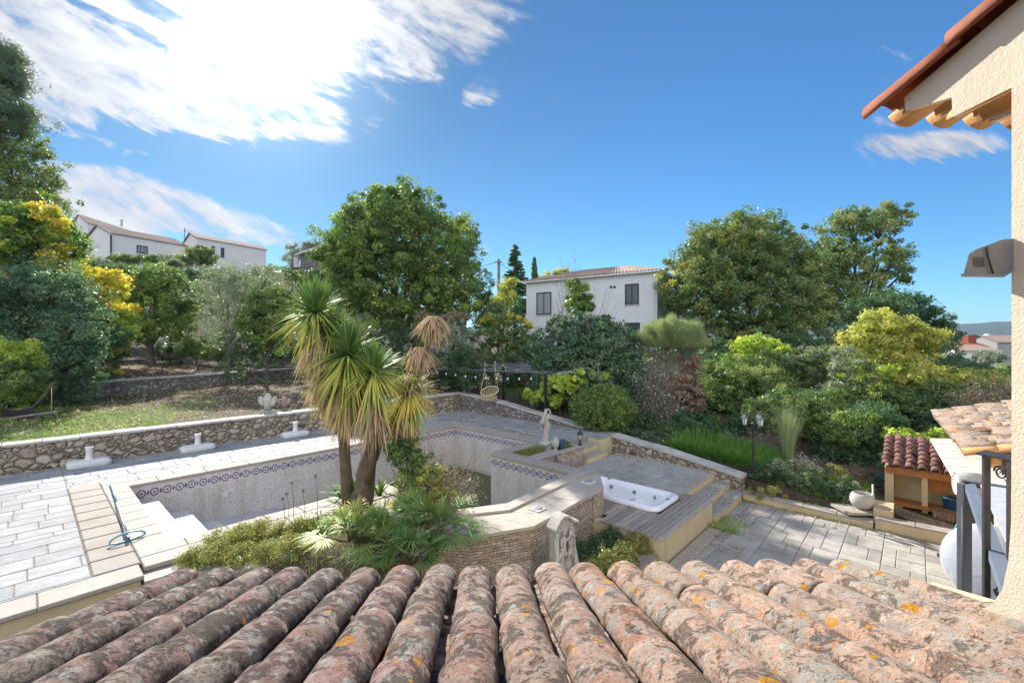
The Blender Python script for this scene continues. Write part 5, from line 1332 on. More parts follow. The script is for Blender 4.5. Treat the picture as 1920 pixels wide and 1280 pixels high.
plant('lime_shrub', 'bright lime bush at the foot of the broad oak', 'shrub', 21, [(1400, 648, 32, 13), (1440, 650, 30, 13), (1420, 640, 30, 10), (1475, 665, 14, 10)], 'lime', 11000, .10, .5, .22, .05)
plant('green_thicket', 'mid-green thicket between the lime bush and the silvery shrub', 'shrub', 20, [(1440, 690, 46, 26), (1500, 690, 42, 30), (1545, 680, 34, 26), (1480, 725, 50, 28), (1380, 690, 34, 22)], 'mid', 26000, .09, .5, .26, .06, extra=([(1530, 665, 40, 10), (1500, 672, 30, 8)], 'olive', 2500, .09, .2, 'tips'))
plant('bramble_thicket', 'dark brambles behind the tall pale grass clump', 'shrub', 15.5, [(1480, 780, 46, 40), (1430, 790, 40, 32), (1540, 780, 44, 44), (1530, 830, 40, 34)], 'mid', 30000, .075, .55, .22, .05)
plant('leafy_shrub', 'green shrub left of the barbecue shelter', 'shrub', 13.6, [(1600, 830, 44, 44), (1640, 800, 40, 36), (1630, 870, 26, 44), (1570, 860, 34, 30), (1655, 830, 24, 40)], 'dark', 30000, .065, .5, .2, .04, extra=([(1610, 790, 40, 16), (1570, 820, 26, 20)], 'green', 5000, .07, .18, 'young_leaves'))
plant('ivy', 'ivy trailing over the top of the barbecue shelter roof', 'ivy', 12.5, [(1690, 817, 34, 9), (1740, 822, 34, 8), (1780, 815, 20, 8)], 'lime', 5000, .065, .7, .12, .02, 1720, basez=-.6)
plant('dark_hedge', 'dark hedge behind the barbecue shelter and the wing roof', 'hedge', 16.5, [(1700, 785, 50, 34), (1760, 780, 46, 34), (1820, 770, 44, 32), (1880, 765, 44, 34), (1740, 820, 70, 30)], 'dark', 30000, .08, .5, .22, .06)
plant('distant_olive_tree', 'small silvery olive tree by the distant houses', 'tree', 55, [(1848, 668, 24, 11), (1865, 673, 18, 9)], 'olive', 6000, .16, .4, .4, .08, basez=-2.5)
plant('distant_shrub', 'green bushes below the distant houses at the right', 'shrub', 40, [(1800, 690, 40, 10), (1860, 697, 40, 10), (1780, 676, 16, 8)], 'green', 11000, .14, .5, .35, .06, basez=-3)

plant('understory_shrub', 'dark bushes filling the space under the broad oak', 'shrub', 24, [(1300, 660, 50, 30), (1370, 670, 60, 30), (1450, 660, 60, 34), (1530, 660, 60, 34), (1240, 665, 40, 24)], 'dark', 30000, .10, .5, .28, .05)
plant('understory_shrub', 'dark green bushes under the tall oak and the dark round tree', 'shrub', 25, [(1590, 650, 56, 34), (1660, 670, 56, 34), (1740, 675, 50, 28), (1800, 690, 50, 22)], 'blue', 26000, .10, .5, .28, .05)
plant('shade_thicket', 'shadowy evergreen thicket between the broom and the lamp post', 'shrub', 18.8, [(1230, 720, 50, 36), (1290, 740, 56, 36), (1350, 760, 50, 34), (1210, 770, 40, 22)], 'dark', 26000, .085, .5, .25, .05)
plant('right_thicket', 'leafy thicket joining the ochre tree to the dark hedge', 'shrub', 16.8, [(1690, 770, 56, 34), (1640, 760, 44, 40), (1760, 745, 56, 26), (1840, 745, 60, 22), (1730, 800, 50, 22)], 'mid', 30000, .08, .5, .24, .05)
plant('slope_shrub', 'low dark bushes at the foot of the slope trees behind the lawn wall', 'shrub', 27.5, [(110, 640, 40, 18), (210, 630, 30, 14), (330, 640, 40, 16), (430, 640, 50, 18), (520, 645, 50, 20)], 'dark', 17000, .10, .5, .28, .05)
plant('slope_shrub', 'dark scrub on the bank above the terraced slope', 'shrub', 36, [(230, 560, 40, 30), (330, 555, 50, 30), (400, 560, 50, 34), (480, 555, 50, 30), (540, 560, 40, 30)], 'oak', 22000, .14, .5, .35, .05)
plant('slope_shrub', 'dark bushes between the laurel and the yellow bush', 'shrub', 19.5, [(160, 600, 40, 40), (200, 630, 30, 24), (120, 650, 50, 24)], 'dark', 14000, .085, .5, .25, .05)
plant('holm_oak', 'dark holm oak beyond the left end of the lawn', 'tree', 24, [(-150, 480, 90, 80), (-220, 540, 90, 80), (-120, 580, 80, 70)], 'dark', 22000, .13, .5, .36, .18)
plant('holm_oak', 'broad holm oak far left of the lawn beside the shed', 'tree', 20, [(-380, 470, 130, 90), (-330, 560, 120, 80), (-450, 580, 110, 80)], 'oak', 24000, .14, .5, .36, .2)
plant('boundary_shrub', 'dense boundary shrubs left of the lawn', 'shrub', 17, [(-180, 670, 90, 50), (-300, 680, 90, 60), (-430, 680, 100, 60)], 'mid', 18000, .10, .5, .28, .06)
def twigs(name, label, cat, d, lo, n, ln, r0, mat='deadwood', base=None, basez=None, up=.6, sub=2, leafs=None):
    g = np.random.default_rng(sum(ord(c)*(i+3) for i, c in enumerate(label)) % 9973)
    lobes = lobes_px(lo, d); bu = base if base else sum(q[0] for q in lo)/len(lo); bx = (bu-960)/F*d; bz = gz(bx, d)-.03 if basez is None else basez
    t = thing(name, label, cat, (bx, d, bz)); mb = MB(); tips = []
    for k in range(n):
        c, r = lobes[int(g.integers(0, len(lobes)))]
        p = Vector(c+unit(g.normal(size=3))*r*(.5+.5*g.random())); b = Vector((bx+g.normal()*.25, d+g.normal()*.25, bz))
        if p.z < bz: p.z = bz+.2
        m = b.lerp(p, .55)+Vector(g.normal(size=3)*.10)
        mb.tube([b, b.lerp(m, .6), m, p], [r0, r0*.7, r0*.5, r0*.15], 3, cap=False); tips.append(p)
        for s in range(sub*2):
            q0 = b.lerp(m, g.random()) if s % 2 else m.lerp(p, g.random()); dr = Vector(unit(g.normal(size=3)+np.array([0, 0, up])))*ln*(.4+g.random())
            mb.tube([q0, q0+dr*.5+Vector(g.normal(size=3)*.03), q0+dr], [r0*.4, r0*.25, r0*.1], 3, cap=False); tips.append(q0+dr)
    mb.build('branches', M[mat], t)
    if leafs:
        leaf, m_, ll, sp = leafs; T = np.array([tips[int(i)] for i in g.integers(0, len(tips), m_)])+g.normal(size=(m_, 3))*sp
        v, f, tv = leafmesh(T-np.array([bx, d, bz]), unit(g.normal(size=(m_, 3))+np.array([0, 0, .5])), ll*(.6+.8*g.random(m_)), .5, g.random(m_), g)
        npobj('leaves', np_mesh('leaves', v, f, tone=tv), L[leaf], t)
    return t
bt = twigs('bare_tree', 'leafless twiggy tree with a column of ivy before the two-storey house', 'tree', 20, [(1085, 540, 50, 40), (1055, 500, 22, 26), (1075, 495, 16, 26), (1140, 545, 44, 14), (1040, 560, 30, 30)], 60, .5, .018, 'deadwood', 1085, sub=3)
g_ = np.random.default_rng(5); P, N, tone, cc = crown_cloud(lobes_px([(1085, 548, 17, 17), (1083, 570, 22, 20), (1098, 575, 14, 12), (1074, 535, 10, 8)], 19.8), 7500, .2, g_)
o_ = np.array(bt['_o']); v, f, tv = leafmesh(P-o_, N, .09*(.6+.8*g_.random(len(P))), .7, tone, g_); npobj('ivy_leaves', np_mesh('ivy_leaves', v, f, tone=tv), L['green'], bt)
# umbrella-shaped broom: bare stems carrying a cap of fine upright green shoots
bt = twigs('broom_shrub', 'umbrella-shaped broom with a cap of fine green shoots on bare grey stems', 'shrub', 17.5, [(1255, 640, 44, 14), (1215, 635, 18, 12), (1300, 640, 20, 12), (1258, 610, 40, 16)], 120, .5, .014, 'deadwood', 1252, sub=3)
g_ = np.random.default_rng(6); n = 30000
cd = np.array(W(1258, 648, 17.5)); dr = unit(g_.normal(size=(n, 3))+np.array([0, 0, .9])); dr[:, 2] = np.abs(dr[:, 2])*.9+.02
rad = np.array([1.32, 1.15, 1.12]); bumps = 1+.16*np.sin(dr[:, 0]*7+1)*np.cos(dr[:, 1]*6)+.10*np.sin(dr[:, 0]*15+dr[:, 2]*9); P = cd+dr*rad*(bumps*(.52+.42*g_.random(n)**.5))[:, None]
ax = unit(dr*np.array([.9, .9, 1.0])+np.array([0, 0, .45])+g_.normal(size=(n, 3))*.22); s_ = unit(np.cross(ax, g_.normal(size=(n, 3)))); ll = (.16+.34*g_.random(n)**2)[:, None]
v = np.stack([P-ax*ll*.5-s_*.0035, P-ax*ll*.5+s_*.0035, P+ax*ll*.5+s_*.002, P+ax*ll*.5-s_*.002], 1).reshape(-1, 3)-np.array(bt['_o'])
npobj('shoots', np_mesh('shoots', v, np.arange(n*4).reshape(n, 4), tone=np.repeat(g_.random(n), 4)), L['broom'], bt)
twigs('dead_shrub', 'tangle of grey dead stems behind the left end of the long grass', 'shrub', 16.8, [(1230, 740, 46, 40), (1215, 700, 30, 30), (1255, 790, 34, 20)], 260, .50, .012, 'bark_grey', 1235, sub=3, leafs=('dry', 2500, .05, .12))
twigs('dead_shrub', 'leafless bramble tangle in shade behind the lamp post', 'shrub', 14.5, [(1440, 850, 40, 20), (1400, 840, 30, 16), (1470, 850, 26, 22)], 110, .4, .008, 'deadwood', 1440, sub=3, leafs=('rust', 1500, .04, .08))
twigs('dry_shrub', 'pale dry shrub right of the tall grass clump', 'shrub', 12.2, [(1500, 888, 22, 18), (1515, 875, 14, 12)], 70, .22, .006, 'deadwood', 1500, sub=3, leafs=('dry', 2500, .03, .05))
twigs('dry_shrub', 'dry brown shrub just left of the white pot', 'shrub', 11.6, [(1592, 893, 24, 14), (1605, 885, 16, 10)], 70, .2, .006, 'deadwood', 1590, sub=3, leafs=('rust', 2500, .03, .05))
twigs('dead_thicket', 'grey leafless thicket behind the tiled wing roof', 'shrub', 15, [(1860, 735, 50, 24), (1810, 745, 30, 20), (1890, 720, 30, 20)], 170, .5, .009, 'deadwood', 1860, sub=3, leafs=('rust', 5000, .05, .12))
twigs('bare_branches', 'bare silver branches sticking out of the green thicket', 'shrub', 19, [(1560, 690, 40, 24), (1560, 645, 12, 24), (1520, 690, 40, 16)], 60, .5, .010, 'bark_grey', 1555, sub=3)
plant('kerb_shrub', 'low green plants along the kerb between lamp post and white pot', 'shrub', 11.9, [(1450, 905, 26, 16), (1480, 915, 22, 14), (1430, 895, 20, 14), (1545, 925, 26, 18)], 'mid', 9000, .045, .5, .10, .02)
plant('yellow_flower_shrub', 'small grey-green bush with yellow flowers left of the white pot', 'shrub', 11.3, [(1560, 905, 22, 26), (1580, 930, 22, 18), (1600, 945, 18, 12)], 'heath', 7000, .04, .45, .10, .02, extra=([(1570, 915, 26, 20), (1605, 940, 16, 10)], 'yellow', 260, .05, .1, 'flowers'))
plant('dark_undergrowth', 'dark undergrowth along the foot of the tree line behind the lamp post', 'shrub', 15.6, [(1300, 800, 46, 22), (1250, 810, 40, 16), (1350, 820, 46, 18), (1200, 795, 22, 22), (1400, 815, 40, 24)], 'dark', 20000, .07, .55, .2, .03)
plant('bank_ground_shrub', 'low dark shrubs behind the wall with the hanging chair', 'shrub', 21.5, [(800, 700, 40, 18), (860, 690, 40, 24), (930, 690, 50, 22), (990, 690, 40, 24), (760, 690, 40, 22)], 'dark', 20000, .09, .5, .25, .04, extra=([(820, 690, 60, 18), (980, 700, 40, 20)], 'rust', 3500, .08, .2, 'dead_leaves'))
plant('corner_tree', 'slim dark tree at the corner of the stone walls beside the hanging chair', 'tree', 19.3, [(872, 700, 24, 22), (868, 680, 30, 20), (880, 715, 16, 12)], 'dark', 7000, .09, .4, .22, .10, 877, 'bark_grey', 14, basez=0.0)

plant('wall_shrub', 'low dark plants behind the upper end of the sloping stone wall', 'shrub', 14.8, [(1190, 815, 26, 12), (1225, 825, 28, 14), (1265, 830, 28, 14), (1300, 822, 30, 14)], 'blue', 9000, .055, .5, .14, .02)
plant('kerb_shrub', 'dark green plants filling the strip between kerb and dry shrubs', 'shrub', 12.6, [(1460, 890, 30, 18), (1520, 905, 30, 20), (1560, 915, 30, 18), (1500, 920, 26, 14), (1440, 885, 20, 16)], 'dark', 12000, .045, .5, .12, .02)
plant('kerb_shrub', 'scrubby green plants just left of the barbecue shelter', 'shrub', 11.6, [(1600, 930, 26, 22), (1640, 925, 18, 34), (1655, 900, 14, 40)], 'blue', 8000, .045, .5, .12, .02)
plant('kerb_plants', 'scruffy green plants growing right against the far kerb of the lower terrace', 'plant', 10.9, [(1425, 925, 22, 10, .35), (1465, 932, 22, 12, .2), (1505, 942, 24, 12, 0), (1548, 952, 24, 12, -.2), (1590, 962, 22, 10, -.4), (1622, 970, 14, 8, -.5)], 'mid', 9000, .035, .5, .09, .015, extra=([(1440, 925, 30, 10, .3), (1530, 948, 40, 12, 0), (1600, 962, 24, 8, -.3)], 'heath', 4000, .035, .09, 'dry_leaves'))
# --- grass blades
def blades(name, pts, h, w, leaf, g, lean=.35, org=(0, 0, 0), parent=None, tone=None, seg=2, **kw):
    n = len(pts); P = np.array(pts, dtype=float)-np.array(org); a = g.random(n)*6.283; d = np.stack([np.cos(a), np.sin(a), 0*a], 1); s = np.stack([-np.sin(a), np.cos(a), 0*a], 1)
    hh = (h*(.5+.8*g.random(n)))[:, None]; le = (lean*g.random(n))[:, None]; up = np.array([0, 0, 1.0]); w_ = (w*(.7+.6*g.random(n)))[:, None]
    rows = []
    for t in np.linspace(0, 1, seg+1):
        c = P+d*hh*le*t*t*1.6+up*hh*(t-le*.45*t*t); ww = w_*(1-t)**.7*.5+.0006
        rows.append((c-s*ww, c+s*ww))
    v = np.stack([q for r in rows for q in r], 1).reshape(-1, 3); k = (seg+1)*2; b = np.arange(n)[:, None]*k
    f = np.concatenate([np.stack([b[:, 0]+2*i, b[:, 0]+2*i+1, b[:, 0]+2*i+3, b[:, 0]+2*i+2], 1) for i in range(seg)])
    tn = g.random(n) if tone is None else tone
    return npobj(name, np_mesh(name, v, f, tone=np.repeat(tn, k)), L[leaf], parent, None if parent is not None else org, **kw)
g = np.random.default_rng(12)
n = 60000; a = g.random(n)*22-9; b = -27+g.random(n)*11.6
ok = (b > -25.5-.33*(a+.2)); a, b = a[ok], b[ok]; x = .673*a+.740*b; y = .740*a-.673*b
dn = vn(x, y, 2.2, 5)+.8*vn(x, y, .7, 6)-.10*(a-1); ok = dn > g.normal(size=len(a))*.18-.08; x, y, dn = x[ok], y[ok], dn[ok]
blades('grass', np.stack([x, y, np.full(len(x), .63)], 1), .09, .014, 'grass', g, 1.0, kind='stuff', tone=np.clip(.55-dn*.9+g.random(len(x))*.35-.2, 0, 1))
# fallen leaves on the lawn and the terraces above
n = 30000; a = g.random(n)*24-6; b = -16-g.random(n)*21; x = .673*a+.740*b; y = .740*a-.673*b
z = np.where(b > -25.55-.33*(a+.2), .655, terr(x, y)+.03); P = np.stack([x, y, z], 1)
v, f, tv = leafmesh(P, unit(g.normal(size=(n, 3))*.4+np.array([0, 0, 1.0])), .07*(.6+.8*g.random(n)), .6, g.random(n), g)
npobj('fallen_leaves', np_mesh('fallen_leaves', v, f, tone=tv), L['dead'], None, kind='stuff')
# long green grass behind the sloping wall
n = 6000; a = 13.4+g.random(n)**1.4*2.0; b = -5.6+g.random(n)*2.6; x = .673*a+.740*b; y = .740*a-.673*b
blades('long_grass', np.stack([x, y, terr(x, y)-.02], 1), .42, .018, 'grass', g, 1.5, seg=3, kind='stuff', tone=g.random(n)*.45)
n = 3000; a = 12.8+g.random(n)*2.2; b = -3+g.random(n)*2.2; x = .673*a+.740*b; y = .740*a-.673*b
blades('weeds', np.stack([x, y, terr(x, y)-.02], 1), .2, .012, 'grass', g, 1.0, seg=2, kind='stuff', tone=g.random(n)*.9)
n = 4500; a = 14.5+g.random(n)*4; b = -14.5+g.random(n)*9; x = .673*a+.740*b; y = .740*a-.673*b
blades('undergrowth_grass', np.stack([x, y, terr(x, y)-.02], 1), .25, .016, 'grass', g, 1.0, seg=2, kind='stuff', tone=g.random(n)*.6)
# tall pampas-like clump
c = W(1478, 900, 12.9); t = thing('tall_grass_clump', 'tall pale-green clump of fine upright grass behind the kerb', 'grass clump', (c.x, 12.9, gz(c.x, 12.9)))
n = 750; aa = g.random(n)*6.283; rr_ = g.random(n)**.6*.13
blades('blades', np.stack([c.x+np.cos(aa)*rr_, 12.9+np.sin(aa)*rr_, np.full(n, gz(c.x, 12.9))], 1), 1.42, .012, 'broom', g, .24, org=tuple(t['_o']), parent=t, seg=5, tone=.5+.5*g.random(n))
# ------------------------------------------------------------------ planting bed and palms
def soilz(a, b): return -.12-.80*smooth(b, -6.6, -4.9)
al_ = np.arange(1.0, 7.7, .22); bl_ = np.arange(-7.58, -1.8, .22); A_, B_ = np.meshgrid(al_, bl_, indexing='ij'); X_ = .673*A_+.740*B_; Y_ = .740*A_-.673*B_
Z_ = soilz(A_, B_)+vn(X_, Y_, .5, 8)*.07; ix = np.arange(A_.size).reshape(A_.shape)
fk = np.stack([ix[:-1, :-1], ix[:-1, 1:], ix[1:, 1:], ix[1:, :-1]], -1).reshape(-1, 4)
ca, cb = A_[:-1, :-1].ravel(), B_[:-1, :-1].ravel(); fk = fk[~((cb > -3.4) & (ca > 2.2)) & ~((ca > 3.95) & (cb < -5.1))]
npobj('bed_soil', np_mesh('bed_soil', np.stack([X_, Y_, Z_], -1).reshape(-1, 3), fk), M['soil'], smooth=True, kind='structure')

def ribbons(C, D, Ln, w, droop, tone0, tone1, g, seg=5, fold=.25, twist=0):
    """sword leaves from C along D, bending down"""
    n = len(C); up = np.array([0, 0, 1.0]); side = unit(np.cross(D, up)+1e-4*g.normal(size=(n, 3)))
    rows = []; tn = []
    for i in range(seg+1):
        t = i/seg; p = C+D*(Ln*t)[:, None]-up*(droop*Ln*t*t)[:, None]
        ww = (w*(min(1, .5+2.5*t))*(1-max(0, (t-.55)/.45))**.8*.5+.0008)
        ww = ww[:, None] if isinstance(ww, np.ndarray) else ww
        nn = unit(np.cross(side, D-up*(2*droop*t)[:, None]))
        rows += [p-side*ww+nn*ww*fold, p, p+side*ww+nn*ww*fold]; tn += [tone0+(tone1-tone0)*t]*3
    v = np.stack(rows, 1).reshape(-1, 3); k = (seg+1)*3; b = np.arange(n)*k
    f = np.concatenate([np.stack([b+3*i+j, b+3*i+j+1, b+3*i+j+4, b+3*i+j+3], 1) for i in range(seg) for j in range(2)])
    return v, f, np.clip(np.stack(tn, 1).reshape(-1), 0, 1)
def dirs(g, n, el0, el1, axis=None, az=None):
    el = np.radians(el0+(el1-el0)*g.random(n)); a = g.random(n)*6.283 if az is None else az
    return np.stack([np.cos(a)*np.cos(el), np.sin(a)*np.cos(el), np.sin(el)], 1), el
pd = 7.9
pb = W(668, 962, pd); palm = thing('cabbage_palm', 'tall multi-headed cabbage palm with two leaning trunks in the planting bed', 'palm', (pb.x, pd, -.12))
po = np.array(palm['_o'])
tr = MB(); P_ = lambda u, v, dd=0: W(u, v, pd+dd)
tr.tube([P_(656, 970, .2), P_(650, 900, .2), P_(644, 820, .2), P_(632, 740, .15), P_(608, 660, .05), P_(600, 615, 0)], [.13, .105, .09, .08, .075, .06], 14, jit=.05)
tr.tube([P_(672, 972, -.05), P_(681, 930, -.05), P_(687, 880, -.05), P_(693, 850, -.03)], [.21, .185, .16, .14], 16, jit=.04)
tr.tube([P_(692, 862, -.03), P_(698, 815, 0), P_(690, 770, 0), P_(668, 715, 0), P_(656, 700, 0)], [.13, .10, .085, .08, .06], 12, jit=.05)
tr.tube([P_(688, 905, -.13), P_(700, 850, -.14), P_(706, 800, -.15), P_(704, 760, -.15), P_(700, 725, -.15)], [.09, .085, .075, .07, .055], 12, jit=.04)
tr.tube([P_(697, 860, .0), P_(716, 808, .05), P_(742, 780, .1), P_(762, 738, .12), P_(770, 712, .12)], [.11, .085, .07, .06, .045], 12, jit=.05)
tr.tube([P_(762, 740, .12), P_(785, 700, .15), P_(800, 660, .2), P_(812, 602, .2)], [.05, .045, .04, .035], 9, jit=.04)
tr.build('trunk', M['palm_bark'], palm)
def head(c, n, Ln, name='leaf_head', el=( -25, 88), g=None, w=.027, up=None, yel=.0):
    d, e = dirs(g, n, el[0], el[1]); C = np.array(c)[None, :]+d*.05-po
    if up is not None: d = unit(d+np.array(up)*.5)
    L_ = Ln*(.75+.35*g.random(n)); e01 = (e-np.radians(-40))/np.radians(130)
    t0 = np.clip(.40-.42*e01+g.random(n)*.14+yel, 0, 1); t1 = np.clip(t0+.06+.38*g.random(n)**3+(e01 < .40)*.22, 0, 1)
    v, f, tv = ribbons(C, d, L_, w, .06+.20*g.random(n)+(.14*(e01 < .45)), t0, t1, g)
    npobj(name, np_mesh(name, v, f, tone=tv), L['sword'], palm)
def skirt(c, n, Ln, g, name='dead_skirt', w=.024, spread=.22, el=(-88, -48), mat='dead', zr=.25):
    d, e = dirs(g, n, *el); C = np.array(c)[None, :]+np.stack([g.normal(size=n)*.04, g.normal(size=n)*.04, -g.random(n)*zr], 1)+d*np.array([1, 1, 0])*spread*.3-po
    v, f, tv = ribbons(C, d, Ln*(.6+.6*g.random(n)), w, .25*g.random(n), g.random(n)*.7, g.random(n), g, seg=4)
    npobj(name, np_mesh(name, v, f, tone=tv), L[mat], palm)
g = np.random.default_rng(77)
H1 = W(592, 590, pd); H2 = W(652, 668, pd-.1); H3 = W(700, 700, pd-.25); H4 = W(768, 738, pd+.1); H1b = W(622, 625, pd+.2)
head(H1, 430, .74, g=g); head(H1b, 220, .62, g=g, yel=.12); head(H2, 430, .78, g=g, el=(-35, 85)); head(H3, 380, .64, g=g, el=(-35, 88), yel=.05); head(H4, 220, .55, g=g, el=(-40, 60), yel=.25)
def yellowskirt(c, n, Ln):
    d, e = dirs(g, n, -80, -15); C = np.array(c)[None, :]+d*.06-po
    v, f, tv = ribbons(C, d, Ln*(.8+.4*g.random(n)), .026, .35+.3*g.random(n), .22+.30*g.random(n), .5+.5*g.random(n), g)
    npobj('drooping_leaves', np_mesh('drooping_leaves', v, f, tone=tv), L['sword'], palm)
yellowskirt(H1-Vector((0, 0, .05)), 80, .60); yellowskirt(H2-Vector((0, 0, .1)), 110, .82); yellowskirt(H3-Vector((0, 0, .05)), 70, .68); yellowskirt(H4, 60, .60)
skirt(W(596, 615, pd), 600, .66, g); skirt(W(610, 690, pd+.05), 480, .55, g, spread=.3, zr=.3); skirt(W(650, 725, pd-.06), 480, .70, g); skirt(W(698, 740, pd-.25), 460, .66, g); skirt(W(755, 755, pd+.1), 520, .64, g, spread=.2)
skirt(W(770, 700, pd+.12), 160, .35, g, el=(-70, 10))
skirt(W(812, 592, pd+.2), 260, .46, g, name='dead_head', el=(-88, -30), w=.022, zr=.06); skirt(W(786, 650, pd+.15), 220, .44, g, name='dead_head', el=(-88, -35), w=.022, zr=.08)
# yucca pups at the trunk's foot
d, e = dirs(g, 150, 5, 80); C = np.repeat(np.array([W(712, 930, 8.15), W(668, 925, 8.1), W(640, 935, 8.2)]), 50, axis=0)-po
v, f, tv = ribbons(C, d, .50*(.7+.5*g.random(150)), .032, .2+.2*g.random(150), g.random(150)*.35, .2+.4*g.random(150), g)
npobj('basal_shoots', np_mesh('basal_shoots', v, f, tone=tv), L['sword'], palm)

def fan_palm(name, label, c, nl, Ln, g, fr=.34, el=(10, 80), az=None, group='dwarf fan palms in the bed', yel=0):
    c = Vector(c); t = thing(name, label, 'palm', c, group); mb = MB(); V = []; Fa = []; T = []; off = 0
    for k in range(nl):
        a = k*2.4+g.random()*.5; e = np.radians(el[0]+(el[1]-el[0])*g.random()); dd = np.array([math.cos(a)*math.cos(e), math.sin(a)*math.cos(e), math.sin(e)]); Lp = Ln*(.6+.6*g.random())
        tip = dd*Lp; mb.tube([c, c+Vector(tip*.6), c+Vector(tip)], [.008, .006, .005], 4, cap=False)
        ax = unit((dd-np.array([0, 0, .35]))[None, :])[0]; sd_ = unit(np.cross(ax, [0, 0, 1.0])[None, :])[0]; nm = np.cross(sd_, ax)
        ns = 21; an = np.radians(np.linspace(-98, 98, ns)+g.normal(size=ns)*2.5); D = unit(np.cos(an)[:, None]*ax+np.sin(an)[:, None]*sd_+nm[None, :]*.12)
        v, f, tv = ribbons(np.repeat(tip[None, :], ns, 0), D, fr*(1-.25*np.abs(np.sin(an)))*(.80+.35*g.random(ns)), .020, .12+.15*g.random(ns), np.full(ns, .02+yel+.2*g.random()), np.full(ns, .22+yel+.3*g.random()), g, seg=3)
        V.append(v); Fa.append(f+off); T.append(tv); off += len(v)
    npobj('fronds', np_mesh('fronds', np.concatenate(V), np.concatenate(Fa), tone=np.concatenate(T)), L['sword'], t)
    mb.build('stalks', M['palm_bark'], t); return t
fan_palm('fan_palm', 'dwarf fan palm with yellowing fronds at the left foot of the cabbage palm', W(655, 1015, 6.6), 20, .42, g, yel=.30)
fan_palm('fan_palm', 'dark green dwarf fan palm in front of the cabbage palm trunks', W(725, 1035, 6.3), 24, .42, g, yel=.12)
fan_palm('fan_palm', 'large dwarf fan palm at the right end of the bed near the stone-clad wall', W(815, 1015, 6.3), 26, .50, g, fr=.40, yel=.14)
fan_palm('fan_palm', 'small dwarf fan palm low behind the roof edge below the palm trunks', W(770, 1060, 5.8), 20, .36, g)
fan_palm('fan_palm', 'half-hidden dwarf fan palm behind the large one', W(765, 985, 7.0), 20, .36, g, yel=.1)

def bush(name, label, c, r, leaf, n, ll, wr=.5, clump=.08, cat='shrub', extra=None, inner=.35, group=None, flat=.8):
    g = np.random.default_rng(len(label)*7+n); t = thing(name, label, cat, c, group); lobes = [(np.array(p), np.array(q)) for p, q in r]
    P, N, tone, cc = crown_cloud(lobes, n, clump, g, inner, 40, flat); P[:, 2] = np.maximum(P[:, 2], c[2]-.05)
    v, f, tv = leafmesh(P-np.array(c), N, ll*(.6+.8*g.random(n)), wr, tone, g); npobj('leaves', np_mesh('leaves', v, f, tone=tv), L[leaf], t)
    mb = MB()
    for k in range(26):
        p = Vector(cc[int(g.integers(0, len(cc)))]); b0 = Vector(c)+Vector((g.normal()*.06, g.normal()*.06, 0)); mb.tube([b0, b0.lerp(p, .5)+Vector(g.normal(size=3)*.03), p], [.007, .005, .002], 4, cap=False)
    mb.build('stems', M['bark'], t)
    if extra:
        leaf2, n2, l2 = extra; P, N, tone, _ = crown_cloud(lobes, n2, clump, g, .85, 6, flat); v, f, tv = leafmesh(P-np.array(c), N, l2*(.7+.6*g.random(n2)), .8, tone, g); npobj('flowers', np_mesh('flowers', v, f, tone=tv), L[leaf2], t)
    return t
def pz(u, v, z): h = CAMZ-z; d = F*h/(v-640); return W(u, v, d)
for i, (u, v, z, r, h) in enumerate([(385, 1050, -.15, .30, .26), (430, 1020, -.15, .34, .30), (480, 1005, -.15, .32, .30), (470, 1050, -.2, .36, .28), (530, 1035, -.2, .34, .28), (545, 990, -.15, .26, .22)]):
    c = pz(u, v+18, z); lb = ['heath-like bush nearest the crazy paving in the bed', 'heath-like bush second from the crazy paving', 'upright heath-like bush by the pool coping', 'broad heath-like bush just behind the roof tiles', 'heath-like bush left of the yellowing fan palm', 'pale heath-like bush between agapanthus and coping'][i]
    bush('heath_bush', lb, c, [((c.x, c.y, c.z+h*.5), (r, r, h*.7)), ((c.x+r*.4, c.y+.1, c.z+h*.6), (r*.6, r*.6, h*.6)), ((c.x-r*.4, c.y-.05, c.z+h*.55), (r*.6, r*.6, h*.65))], 'heath', 6500, .032, .3, .10, group='heath-like bushes in the bed')
# agapanthus clump: strappy leaves and seed heads
c = pz(590, 985, -.14); t = thing('agapanthus', 'green strappy agapanthus clump with seed heads beside the pool coping', 'plant', c)
d, e = dirs(g, 420, 20, 80); C = np.stack([g.normal(size=420)*.28, g.normal(size=420)*.16, g.random(420)*.02], 1)
v, f, tv = ribbons(C, d, .30*(.6+.7*g.random(420)), .028, .35+.3*g.random(420), .25+g.random(420)*.3, .35+.4*g.random(420), g, seg=4)
npobj('leaves', np_mesh('leaves', v, f, tone=tv), L['sword'], t)
for (u_, v_, hh) in ((547, 905, .55), (592, 892, .62), (568, 920, .40), (530, 935, .30), (538, 925, .34)):
    p = W(u_, v_, c.y); b0 = Vector((p.x+.03, p.y, c.z)); mm = MB(); mm.tube([b0, b0.lerp(p, .6)+Vector((.02, 0, 0)), p], [.005, .004, .003], 5)
    for k in range(18): q = Vector(unit(g.normal(size=(1, 3)))[0])*.032; mm.tube([p, p+q], [.0015, .004], 4)
    mm.build('flower_stalk', M['bark'], t)
